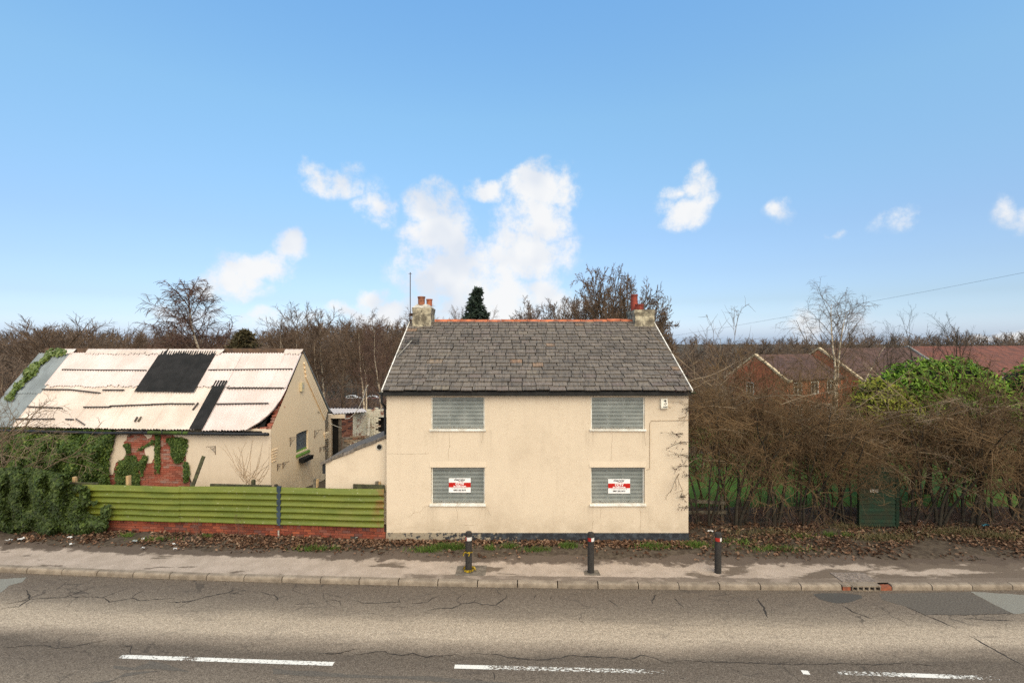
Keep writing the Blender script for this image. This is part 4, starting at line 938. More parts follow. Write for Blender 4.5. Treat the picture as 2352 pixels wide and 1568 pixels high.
# gable with window opening (arched head)
def gloc(p): return BI @ hit(*p, BO, BM.to_3x3() @ Vector((1, 0, 0)))
gw = [gloc(z4(*p)) for p in ((1170, 1105), (1285, 1075), (1285, 900), (1225, 905), (1172, 935))]
wy0, wy1 = gw[0].y, gw[1].y; wz0 = (gw[0].z + gw[1].z) / 2; wz1 = gw[4].z; wzt = max(gw[2].z, gw[3].z)
g = MB()
def gq(pts): g.add([(0, y, z) for y, z in pts], [tuple(range(len(pts)))])
zr = lambda y: ZBE + (ZBR - ZBE) * (1 - abs(y - BW / 2) / (BW / 2))
gq([(0, -.2), (wy0, -.2), (wy0, zr(wy0)), (0, ZBE)]); gq([(wy1, -.2), (BW, -.2), (BW, ZBE), (BW / 2, ZBR), (wy1, zr(wy1))] if wy1 < BW / 2 else [(wy1, -.2), (BW, -.2), (BW, ZBE), (wy1, zr(wy1))])
arc = [(wy0 + (wy1 - wy0) * t, wz1 + (wzt - wz1) * math.sin(math.pi * (.15 + .85 * t) / 1.3)) for t in np.linspace(0, 1, 7)]
top = [(wy1, zr(wy1))] + ([(BW / 2, ZBR)] if wy0 < BW / 2 < wy1 else []) + [(wy0, zr(wy0))]
gq(arc + top); gq([(wy0, -.2), (wy1, -.2), (wy1, wz0), (wy0, wz0)])
op = [(wy0, wz0), (wy1, wz0)] + arc[::-1]
for i in range(len(op)):
    a, b = op[i], op[(i + 1) % len(op)]; g.add([(0, *a), (0, *b), (-.2, *b), (-.2, *a)], [(0, 1, 2, 3)])
gable = g.build('gable_wall', M_GABLE, barn, True)
win = bpy.data.objects.new('window', None); put(win, barn, True)
M_SHUT = simple('grey_shutter', (.14, .155, .16), (.10, .11, .115), 5, .6)
sh = MB(); sh.add([(-.10, *p) for p in op], [tuple(range(len(op)))]); sh.build('shutter', M_SHUT, win, True)
n = int((arc[3][1] - wz0) / .045)
for i in range(n): z = wz0 + .02 + i * .045; MB().box(-.098, -.085, wy0 + .03, wy1 - .03, z, z + .028).build('slat', M_SHUT, win, True)
for yv in (wy0 + .015, (wy0 + wy1) / 2, wy1 - .015): MB().box(-.084, -.075, yv - .015, yv + .015, wz0, wz1).build('stile', M_SHUT, win, True)
MB().prism([(-.09, wz0 + .06), (.05, wz0 - .13), (.05, wz0 - .16), (-.02, wz0 - .16)], lambda p, q: (p, wy0 - .03, q), lambda p, q: (p, wy1 + .08, q)).build('sill', M_GREENPAINT, win, True)
pl = thing('window_planter', 'hanging planter with withered plants below the green barn sill', 'planter', BM @ Vector((.1, (wy0 + wy1) / 2, wz0 - .4)), BR)
ym = (wy1 - wy0) / 2; MB().prism([(.02, .0), (.20, .0), (.24, .16), (.0, .16)], lambda p, q: (p - .08, -ym * .7, q), lambda p, q: (p - .08, ym * .9, q)).build('trough', M_DARK, pl, True)
# stepped corbel lines along the back slope, kneeler and eave steps
for k in range(4):
    off = .20 + .155 * k; y1, z1_ = BW / 2 + .06 + .04 * k, ZBR - .42 - .17 * k; y2, z2_ = BW - .10 - off * .35, ZBE + .02 - .10 * k
    MB().beam((.022, y1, z1_), (.022, y2, z2_), .075, .06, (1, 0, 0)).build('corbel_course', M_GABLE, barn, True)
for k in range(4): MB().box(-.002, .05 - .008 * k, BW - .42 + .03 * k, BW - .02, 1.72 - .075 * k, 1.72 - .075 * k + .05, jit=.004).build('corbel_step', M_GABLE, barn, True)
for k in range(5): p = gloc(z4(925, 1200 - 27 * k)); MB().box(-.002, .025, max(p.y, .03), .30 + .02 * k, p.z - .014, p.z + .014, jit=.003).build('corbel_step', M_GABLE, barn, True)
MB().prism([(0, -.2), (.52, -.2), (.5, .35), (.34, .48), (.2, .5), (.1, .36)], lambda p, q: (.006, p, q + .15), lambda p, q: (-.001, p, q + .15)).build('bare_patch', M_WOODOLD, barn, True)
# ragged brick verge showing between roof and gable at the front corner
BVr = brick_variants(M_BRICK_BARN, .24, .10, .2, 5, .025)
for k in range(16):
    s = .02 + k * .035; o = bpy.data.objects.new('verge_brick', random.choice(BVr)); yy = YEb + .26 + s * bsl * bdy; zz = ZEb - .02 + s * bsl * bdz
    o.location = (-.16 + random.uniform(-.04, .03), yy, zz - .07); o.rotation_euler = (random.gauss(0, .2), random.gauss(0, .15), R(90) + random.gauss(0, .3)); put(o, barn, True)
for k in range(6):
    o = bpy.data.objects.new('verge_brick', random.choice(BVr)); o.location = (-.3 - k * .2, .12 + random.uniform(-.03, .05), ZBE - .02 + random.uniform(-.02, .03)); o.rotation_euler = (0, random.gauss(0, .1), random.gauss(0, .3)); put(o, barn, True)
MB().prism([(-1.9, 0.0), (-.32, 0.0), (-.32, .40), (-1.2, .40)], lambda a, b: tuple(rp(a, b, -.12)), lambda a, b: tuple(rp(a, b, -.10))).build('void_shade_sheet', M_DARK, barn, True)  # black sheet in place of the shade under the missing roof corner
# roof deck and sheets
dk = MB(); dk.prism([(YEb + .1, ZEb - .02), (BW / 2, ZBR - .08), (BW + .1, ZEb - .02), (BW + .1, ZEb + .02), (BW / 2, ZBR - .03), (YEb + .1, ZEb + .02)], lambda p, q: (-BL - .1, p, q - .07), lambda p, q: (-1.75, p, q - .07)); broof = dk.build('roof', M_WOODOLD, barn, True)
bk = MB(); bk.prism([(BW / 2, ZBR - .02), (BW + .14, ZEb), (BW + .14, ZEb + .04), (BW / 2, ZBR + .02)], lambda p, q: (-BL - .1, p, q), lambda p, q: (.04, p, q)); bk.build('back_slope', M_SHEET_G, broof, True)
XCUT = -rloc(z4(750, 850))[0]
def xmax(s): return .03 if s > .5 else .03 - .10 * (1 - s / .5) - XCUT * (1 - max(s, 0) / .5) ** 3.2
def sheet(x0, x1, s0, s1, mat, lift=.0, pitch=.11, amp=.030, rag0=0.0, rag1=0.0, cut=False, name='roof_sheet', skew=0.0):
    ns = 5; n = max(4, int((x1 - x0) / pitch * ns)); xs = np.linspace(x0, x1, n); ss = np.linspace(0, 1, 7 if cut else 4); V = []
    e0 = np.repeat(np.array([random.uniform(-1, 1) for _ in range(n // ns + 2)]), ns)[:n] * rag0; e1 = np.repeat(np.array([random.uniform(-1, 1) for _ in range(n // ns + 2)]), ns)[:n] * rag1
    for t in ss:
        for i, x in enumerate(xs):
            s = (s0 + e0[i]) * (1 - t) + (s1 + e1[i]) * t
            xx = x + skew * (t - .5)
            if cut: xx = min(xx, xmax(s))
            V.append(tuple(rp(xx, s, .03 + lift + amp * math.cos(2 * math.pi * x / pitch) + .012 * (1 - t))))
    m = n; Fs = [(j * m + i, j * m + i + 1, (j + 1) * m + i + 1, (j + 1) * m + i) for j in range(len(ss) - 1) for i in range(m - 1)]
    me = np_mesh(name, V, Fs, smooth=True); me.materials.append(mat); o = bpy.data.objects.new(name, me); return put(o, broof, True)
seam = rloc(z3(1000, 475))[1]; tops = .955
xg = rloc(z3(420, 520))[0]; xbk0, sbk = rloc(z3(1325, 540)); xbk1 = rloc(z3(1890, 535))[0]; xn0 = rloc(z4(180, 860))[0]; xn1 = rloc(z4(300, 860))[0]; sn = rloc(z4(480, 432))[1]
def row(x0, x1, w, s0, s1, mat, lift, **k):
    n = max(1, round((x1 - x0) / w)); d = (x1 - x0) / n
    for i in range(n): sheet(x0 + d * i - .03, x0 + d * (i + 1) + .03, s0 + random.uniform(-.004, .004), s1, mat, lift + .008 * (i % 2), **k)
row(-BL - .12, xg, .82, -.01, .42, M_SHEET_G, .0, rag0=.004); row(-BL - .12, xg, .82, .40, tops, M_SHEET_G, .02)
row(xg, xn0 + .1, .80, -.01, seam + .06, M_SHEET_C, .03, rag0=.004)
row(xg, xbk0 + .25, .80, seam - .012, tops, M_SHEET_W, .06, rag0=.016)
row(xbk0, xbk1, .92, sbk, .975, M_SHEET_B, .10, pitch=.10, amp=.02)
row(xbk1 - .1, xn1 + .6, .6, seam, tops, M_SHEET_W, .06, rag0=.012)
sheet(xn0, xn1, -.012, sn, M_SHEET_B, .10, .10, .02)
row(xn1, -1.0, .78, -.01, .52, M_SHEET_W, .035, rag0=.004, cut=True); sheet(-1.02, .03, .0, .52, M_SHEET_W, .04, cut=True)
row(xn1 + .35, .03, .78, .50, tops, M_SHEET_W, .065, cut=True)
# battens holding the sheets
def batten(pts, f, w=.055, mat=None):
    q = [rp(*rloc(f(*p)), .115) for p in pts]
    for a, b in zip(q[:-1], q[1:]):
        m = MB(); m.beam(a, b + (b - a) * .01, .035, w, (0, -bdz, bdy)); o = m.build('batten', mat or M_WOODOLD, broof, True)
M_BATT = simple('grey_batten', (.10, .085, .075), (.05, .042, .038), 8)
for pts, f in (([(622, 325), (880, 330)], z3), ([(880, 330), (1425, 333)], z3), ([(430, 515), (700, 518), (985, 550)], z3), ([(1012, 522), (1215, 522)], z3), ([(290, 682), (620, 695)], z3), ([(828, 687), (1080, 685)], z3), ([(1080, 676), (1480, 662)], z3), ([(1480, 660), (1690, 653)], z3), ([(1690, 655), (1890, 655)], z3), ([(180, 802), (545, 800)], z3), ([(655, 803), (730, 805)], z3),
               ([(340, 329), (740, 325), (1142, 321)], z4), ([(515, 503), (1055, 503)], z4), ([(415, 657), (680, 653), (912, 650)], z4), ([(190, 715), (240, 645)], z4), ([(755, 798), (840, 855)], z3), ([(1320, 825), (1345, 782)], z3)): batten(pts, f, mat=M_BATT)
sp = MB(); a_, b_ = BM @ rp(*rloc(z3(1390, 785)), .16), BM @ Vector(wloc(z3(1240, 955), -.12)); sp.beam(a_, b_, .05, .05); tag(sp.build('slipped_batten', M_WOODOLD), 'loose grey batten sliding off the barn eaves over the bare brick', 'batten')
# ridge board and torn white ridge capping
MB().beam(rp(-BL - .05, 1.0, .03), rp(.02, 1.0, .03), .05, .20).build('ridge_board', simple('brown_ridge_board', (.16, .095, .06), (.09, .06, .042), 5), broof, True)
def cap(pts0, pts1, f, mat=M_SHEET_C):
    a, b = rloc(f(*pts0))[0], rloc(f(*pts1))[0]; n = max(6, int((b - a) / .05)); xs = np.linspace(a, b, n); V = []
    for i, x in enumerate(xs):
        rag = random.uniform(-.012, .02) + (.035 if i in (0, n - 1) else 0)
        for (s, l) in ((.930 + rag, .125), (.975, .135), (1.005, .12)): V.append(tuple(rp(x, s, l + .008 * math.sin(i * 1.7))))
        V.append((x, BW / 2 + .12, ZBR - .02))
    Fs = [(i * 4 + k, (i + 1) * 4 + k, (i + 1) * 4 + k + 1, i * 4 + k + 1) for i in range(n - 1) for k in range(3)]
    mobj('ridge_cap', np_mesh('ridge_cap', V, Fs), mat, broof, True)
cap((480, 170), (722, 170), z3); cap((840, 170), (1180, 170), z3); cap((1180, 170), (1420, 170), z3); cap((1415, 170), (1610, 165), z3); cap((1630, 160), (1850, 160), z3); cap((1830, 155), (2165, 158), z3); cap((1060, 170), (1235, 165), z4)
# gutter
gb = MB(); gb.tube([(-BL, -.20, 2.44), (-7.2, -.20, 2.42), (-6.1, -.20, 2.40), (-5.0, -.20, 2.44), (.02, -.20, 2.47)], .055, 8); gb.build('gutter', M_BLACK, barn, True)
for xg_ in np.linspace(-4.6, -.1, 7): MB().tube([(xg_ - .02, -.20, 2.472), (xg_ + .02, -.20, 2.472)], .066, 10).build('gutter_joint', M_BLACK, barn, True)
MB().tube([(-4.4, -.205, 2.458), (-2.9, -.205, 2.468)], .058, 8).build('gutter_length', simple('green_gutter', (.06, .10, .02), (.035, .05, .015), 4), barn, True)
ap = wloc(z3(1678, 915)); MB().box(ap.x - .11, ap.x + .11, -.034, 0, ap.z - .055, ap.z + .055).build('air_brick', M_MORTAR_PALE, barn, True)
# hanging basket brackets
def bracket(o, d, s, label):
    t = thing('basket_bracket', label, 'bracket', BM @ o); d = (BM.to_3x3() @ Vector(d)); o = BM @ o; up = Vector((0, 0, 1))
    m = MB(); m.tube([o, o - up * s], .010, 5); m.build('back_bar', M_IRON, t)
    m = MB(); m.tube([o - up * .03 * s, o + d * s * .62 - up * .05 * s, o + d * s * .8 + up * .03 * s, o + d * s * .92 - up * .02 * s, o + d * s * .84 - up * .1 * s], .009, 5); m.build('arm', M_IRON, t)
    m = MB(); m.tube([o - up * .75 * s + d * .02, o - up * .5 * s + d * .2 * s, o - up * .18 * s + d * .5 * s], .007, 5)
    m.tube([o + d * s * (.2 + .10 * math.cos(a)) - up * s * (.28 + .10 * math.sin(a)) for a in np.linspace(0, 5.2, 9)], .006, 4); m.build('scroll', M_IRON, t)
q = wloc(z4(395, 1042)); bracket(Vector((q.x, -.03, q.z)), (-.75, -.65, 0), .30, 'iron basket bracket alone on the front barn wall')
for (x, y, s, lb) in ((1108, 962, .33, 'large iron basket bracket on gable between shutter and barn corner'), (1345, 893, .33, 'large iron basket bracket on gable above the small pair')):
    q = gloc(z4(x, y)); bracket(Vector((.012, q.y, q.z)), (.72, .7, 0), s, lb)
for (x, y, s, lb) in ((985, 1218, .24, 'small rusty bracket low on gable, first of pair by barn corner'), (1038, 1202, .24, 'small rusty bracket low on gable, second of pair by barn corner'), (1395, 1055, .22, 'small rusty bracket at back of gable, first of pair'), (1432, 1045, .22, 'small rusty bracket at back of gable, nearest the lean-to')):
    q = gloc(z4(x, y)); bracket(Vector((.012, q.y, q.z)), (.75, .66, 0), s, lb)
q = gloc(z4(1215, 475)); bx = thing('alarm_box', 'faded cream alarm box high on the barn gable', 'alarm box', BM @ Vector((0, q.y, q.z)), BR)
MB().box(.0, .09, -.10, .10, -.16, .17, jit=.006).build('casing', simple('faded_alarm', (.60, .50, .30), (.5, .4, .24), 8), bx, True); MB().box(.09, .094, -.02, .07, -.05, .10).build('badge', M_CEMENT, bx, True)
# old vine stems dried onto the front plaster
vs_ = MB()
vbase = wloc(z4(700, 1420)); vbase.y = -.03
for k in range(24):
    a = random.uniform(-1.35, 1.2); L = random.uniform(.8, 1.7); p = Vector((vbase.x + random.uniform(-.25, .5), -.03, max(.3, vbase.z) + random.uniform(-.1, .3))); pts = [BM @ p]
    for i in range(7):
        a += random.gauss(0, .14) - .10 * a; p = p + Vector((math.sin(a), 0, math.cos(a))) * L / 7
        p.x = min(p.x, -.06); p.z = min(p.z, 2.35); pts.append(BM @ p)
    vs_.tube(pts, [.006 - .0006 * i for i in range(8)], 4)
tag(vs_.build('dried_vine', simple('dry_vine', (.40, .29, .19), (.27, .185, .115), 9)), 'dried brown vine stems clinging to the plain barn plaster', 'vine')
# ------------------------------------------------------------------ yard behind the lean-to
z6 = lambda x, y: ((1270 + x / 4.355) / 1.7415, (1540 + y / 4.355) / 1.7415)
YW = 23.4
oh = thing('ruined_outhouse', 'ruined whitewashed brick outhouse with dark opening behind the lean-to', 'outbuilding', P(865, 1020, YW))
p0, p1 = P(*z6(850, 400), YW), P(*z6(1330, 400), YW); zb_ = -.55; zt_ = p0.z
hA, hB = P(*z6(1075, 550), YW), P(*z6(1400, 900), YW)
frame = Matrix.Translation((0, YW, 0))
def mk(x, z): return not (hA.x + .06 * math.sin(z * 23) < x < hB.x and z < hA.z) and z < zt_ - .03 * (1 + math.sin(x * 9))
BVw = brick_variants(M_BRICK_WHITE)
mb = MB(); mb.box(p0.x, hA.x - .03, YW + .03, YW + .25, zb_, zt_ - .06); mb.box(hA.x - .03, p1.x, YW + .03, YW + .25, hA.z + .05, zt_ - .06); mb.build('mortar_core', M_MORTAR, oh)
lay(oh, frame, p0.x, p1.x, zb_ + 1.0, zt_, BVw, 290, mask=mk, local=False)
MB().box(hA.x - .1, p1.x, YW + .3, YW + 1.6, zb_, hA.z + .1).build('dark_inside', M_DARK, oh)
# shed with oblique brick side and white corrugated roof
sh = thing('brick_shed', 'small brick shed with white corrugated roof and dark doorway', 'shed', P(800, 1010, 22.6))
a0, b0 = P(*z6(430, 560), 22.0), P(*z6(852, 560), YW - .05)
d = (b0 - a0); d.z = 0; Ls = d.length; ang_ = math.atan2(d.y, d.x); frame = Matrix.Translation((a0.x, a0.y, 0)) @ Matrix.Rotation(ang_, 4, 'Z')
ztop = P(*z6(495, 505), 22.0).z - .05
mb = MB(); mb.box(0, Ls, .03, .22, -.6, ztop - .02, M=frame); mb.build('mortar_core', M_MORTAR_PALE, sh)
BVy = brick_variants(M_BRICK_YARD)
hs = Ls * .42
lay(sh, frame, 0, hs, .45, ztop, BVy, 140, local=False); lay(sh, frame, hs, Ls, .45, ztop, BVw, 150, local=False)
lint0, lint1 = P(*z6(232, 510), 22.0), P(*z6(486, 575), 22.0)
MB().box(lint0.x, lint1.x - .02, 21.96, 22.1, lint1.z, lint0.z).build('lintel', M_CREAM2, sh)
MB().box(lint0.x - .5, a0.x, 22.3, 22.4, -.6, lint1.z + .1).build('doorway_dark', M_DARK, sh)
MB().box(lint0.x - .5, lint0.x, 22.0, 22.2, -.6, lint0.z).build('door_pier', M_CREAM2, sh)
rA, rB, rC, rD = P(*z6(275, 507), 21.9), P(*z6(858, 470), 22.6), P(*z6(810, 413), 24.6), P(*z6(200, 410), 24.6)
V = []; n = 60
for t in np.linspace(0, 1, 3):
    for i in range(n):
        k = i / (n - 1); q = rA.lerp(rB, k).lerp(rD.lerp(rC, k), t); V.append((q.x, q.y, q.z + .02 + .018 * math.cos(i * 2 * math.pi / 5)))
mobj('roof', np_mesh('roof', V, [(j * n + i, j * n + i + 1, (j + 1) * n + i + 1, (j + 1) * n + i) for j in range(2) for i in range(n - 1)], smooth=True), M_SHEET_C, sh)
# broken low wall in front
lw = thing('broken_wall', 'broken stub of old brick wall beside the shed doorway', 'wall', P(795, 1040, 21)); lw['kind'] = 'thing'
a0, b0 = P(*z6(360, 1000), 20.6), P(*z6(900, 1000), 20.9); d = b0 - a0; d.z = 0; ang_ = math.atan2(d.y, d.x); frame = Matrix.Translation((a0.x, a0.y, 0)) @ Matrix.Rotation(ang_, 4, 'Z')
zt1 = P(*z6(420, 885), 20.6).z; BVo = brick_variants(m_brick('mossy_yard_brick', [(0, (.10, .06, .04)), (.5, (.20, .10, .06)), (1, (.24, .17, .11))], .3, .4))
mb = MB(); mb.box(.15, d.length, .03, .22, -.3, zt1 - .1, M=frame); mb.build('mortar_core', M_MORTAR_PALE, lw)
lay(lw, frame, 0, d.length, .0, zt1, BVo, 200, mask=lambda x, z: x > .1 + .18 * (1 - math.cos(z * 3)) + (.25 if z > zt1 - .2 else 0), local=False)
tag(MB().beam(P(*z6(885, 900), 22.9), P(*z6(900, 580), 23.2), .10, .03, (0, 1, 0)).build('leaning_plank', M_CEMENT), 'pale plank leaning upright against the whitewashed outhouse wall', 'plank')
hs_ = MB(); pts = [P(*z6(x, y), Yh) for x, y, Yh in ((480, 585, 21.9), (560, 575, 21.6), (640, 500, 21.3), (720, 400, 21), (760, 310, 20.8), (795, 230, 20.6), (830, 110, 20.4), (850, 50, 20.3), (880, 0, 20.2))]
hs_.tube(pts, .016, 6); tag(hs_.build('white_hose', M_WHITE), 'white hose looping up from the shed roof', 'hose')
wr = MB(); wr.tube([P(*z6(x, y), Yh) for x, y, Yh in ((0, 450, 20.5), (130, 570, 21.6), (250, 680, 21.4), (330, 715, 21.4), (425, 745, 21.6))], .012, 5); tag(wr.build('sagging_wire', M_CEMENT), 'grey wire sagging from the barn gable to the shed doorway', 'wire')
# ------------------------------------------------------------------ bollards
M_BOLL = simple('dark_bollard', (.045, .039, .034), (.030, .026, .023), 30, .9, .6, 120); M_RED = simple('reflector_red', (.42, .03, .02)); M_REFW = simple('reflector_white', (.80, .76, .70)); M_TAPE = simple('yellow_tape', (.50, .33, .02), (.12, .08, .01), 18, .6)
M_BSLAB = simple('bollard_slab', (.175, .145, .112), (.115, .094, .072), 9, .95, .5, 60)
def bollard(u, v, label, red0, slab, tape):
    p = G(u, v, ZP); b = thing('bollard', label, 'bollard', p, 0, 'dark bollards along the pavement'); hgt = .955; r = .078
    MB().lathe([(r, 0), (r, hgt - .03), (r * .97, hgt - .01), (r * .85, hgt), (.01, hgt + .012)], p, 24).build('post', M_BOLL, b, smooth=False)
    for nm, a0, a1, m in (('red_reflector', 200, red0, M_RED), ('white_reflector', red0, 340, M_REFW)):
        q = MB(); aa = np.radians(np.linspace(a0, a1, 10)); V = []
        for a in aa: V += [(p.x + (r + .003) * math.cos(a), p.y + (r + .003) * math.sin(a), p.z + hgt - .19), (p.x + (r + .003) * math.cos(a), p.y + (r + .003) * math.sin(a), p.z + hgt - .105)]
        q.add(V, [(2 * i, 2 * i + 2, 2 * i + 3, 2 * i + 1) for i in range(9)]); q.build(nm, m, b)
    mobj('concrete_slab', MB().box(p.x - slab[0], p.x + slab[1], p.y - slab[2], p.y + slab[3], ZP - .03, ZP + .004, jit=.012).mesh('concrete_slab'), M_BSLAB, b)
    if tape:
        t = thing('barrier_tape', 'torn yellow barrier tape tied round the bollard nearest the fence', 'tape', p)
        for (z, w, nm) in ((.47, .03, 'upper_wrap'), (.03, .06, 'lower_coil')):
            q = MB(); V = []; n = 26
            for i in range(n):
                a = i / (n - 1) * 2 * math.pi * (1 if z > .1 else 1.02); rr = r + .006 + random.uniform(0, .01) + (.03 * (z < .1)); zz = p.z + z + random.uniform(-.01, .01)
                V += [(p.x + rr * math.cos(a), p.y + rr * math.sin(a), zz), (p.x + (rr + .012 * (z < .1)) * math.cos(a), p.y + (rr + .012 * (z < .1)) * math.sin(a), zz + w)]
            q.add(V, [(2 * i, 2 * i + 2, 2 * i + 3, 2 * i + 1) for i in range(n - 1)]); q.build(nm, M_TAPE, t)
        q = MB(); q.tube([p + Vector((-.08, -.04, .49)), p + Vector((-.11, -.05, .46)), p + Vector((-.125, -.05, .40))], .012, 4); q.tube([p + Vector((.03, -.085, .48)), p + Vector((.01, -.10, .41))], .008, 4); q.tube([p + Vector((.08, .02, .10)), p + Vector((.13, .0, .11)), p + Vector((.17, -.03, .05))], .02, 5); q.build('loose_end', M_TAPE, t)
bollard(1076.5, 1312, 'dark bollard with yellow tape knotted round it', 240, (.30, .42, .20, .30), True)
bollard(1357, 1314, 'dark bollard in front of the cottage air brick', 270, (.17, .20, .14, .12), False)
bollard(1649, 1314, 'dark bollard at the hedge end of the row', 285, (.05, .05, .05, .05), False)
# ------------------------------------------------------------------ tree writer
def norm(a): return a / np.maximum(np.linalg.norm(a, axis=-1, keepdims=True), 1e-9)
def polyl(st, d, L, r, seg, wig, trop, taper, g):
    B = len(st); pts = np.zeros((B, seg + 1, 3)); pts[:, 0] = st; d = norm(d)
    for i in range(seg):
        d = norm(d + g.normal(0, wig, (B, 3)) + np.array(trop)); pts[:, i + 1] = pts[:, i] + d * (L / seg)[:, None]
    t = np.linspace(0, 1, seg + 1); return pts, r[:, None] * (1 - (1 - taper) * t)[None]
def spawn(pts, rad, L, n, lr, ang, tmin, tmax, rr, g, shape=.5):
    B, S = pts.shape[0], pts.shape[1] - 1; t = (np.arange(n)[None] + g.random((B, n))) / n; t = tmin + (tmax - tmin) * t
    x = np.clip(t * S, 0, S - 1e-4); i = x.astype(int); f = (x - i)[..., None]; b = np.arange(B)[:, None]
    st = pts[b, i] * (1 - f) + pts[b, i + 1] * f; pd = norm(pts[b, i + 1] - pts[b, i]); pr = rad[b, i] * (1 - f[..., 0]) + rad[b, i + 1] * f[..., 0]
    q = norm(np.cross(pd, g.normal(0, 1, pd.shape))); a = np.radians(g.uniform(ang[0], ang[1], (B, n)))[..., None]
    d = pd * np.cos(a) + q * np.sin(a); ln = L[:, None] * g.uniform(lr[0], lr[1], (B, n)) * (1 - shape * (t - tmin) / max(1e-6, 1 - tmin))
    return st.reshape(-1, 3), d.reshape(-1, 3), ln.ravel(), (pr * rr).ravel()
def grow(g, starts, dirs, lens, rads, lv0, levels):
    out = []; p, r = polyl(np.array(starts, float), np.array(dirs, float), np.array(lens, float), np.array(rads, float), lv0['seg'], lv0['wig'], lv0.get('trop', (0, 0, .05)), lv0.get('taper', .3), g); L = np.array(lens, float); out.append((p, r))
    for lv in levels:
        st, d, L2, r2 = spawn(p, r, L, lv['n'], lv['lr'], lv['ang'], lv.get('t0', .2), lv.get('t1', 1.0), lv.get('rr', .6), g, lv.get('shape', .4))
        r2 = np.maximum(r2, lv.get('rmin', .003)); p, r = polyl(st, d, L2, r2, lv['seg'], lv['wig'], lv.get('trop', (0, 0, 0)), lv.get('taper', .45), g); L = L2; out.append((p, r))
    return out
def tubes(levels, k=3, g=rng):
    V, Fs, b = [], [], 0
    for (p, r) in levels:
        B, S = p.shape[0], p.shape[1]; d = norm(np.gradient(p, axis=1)); ref = norm(g.normal(0, 1, (B, 1, 3))); e = norm(np.cross(d, np.broadcast_to(ref, d.shape))); h = np.cross(d, e)
        if k == 2:
            v = np.stack([p + e * r[..., None], p - e * r[..., None]], 2); V.append(v.reshape(-1, 3)); idx = np.arange(B * S * 2).reshape(B, S, 2) + b
            Fs.append(np.stack([idx[:, :-1, 0], idx[:, :-1, 1], idx[:, 1:, 1], idx[:, 1:, 0]], -1).reshape(-1, 4)); b += B * S * 2; continue
        a = 2 * np.pi * np.arange(k) / k; v = p[:, :, None] + (e[:, :, None] * np.cos(a)[:, None] + h[:, :, None] * np.sin(a)[:, None]) * r[:, :, None, None]
        V.append(v.reshape(-1, 3)); idx = np.arange(B * S * k).reshape(B, S, k) + b; n2 = np.roll(idx, -1, axis=2)
        Fs.append(np.stack([idx[:, :-1], n2[:, :-1], n2[:, 1:], idx[:, 1:]], -1).reshape(-1, 4)); b += B * S * k
    return np.concatenate(V), np.concatenate(Fs)
def tube_mesh(name, levels, k, mat):
    V, Fs = tubes(levels, k); me = np_mesh(name, V, Fs, smooth=k > 2); me.materials.append(mat); return me
U = np.array((0, 0, 1.0))
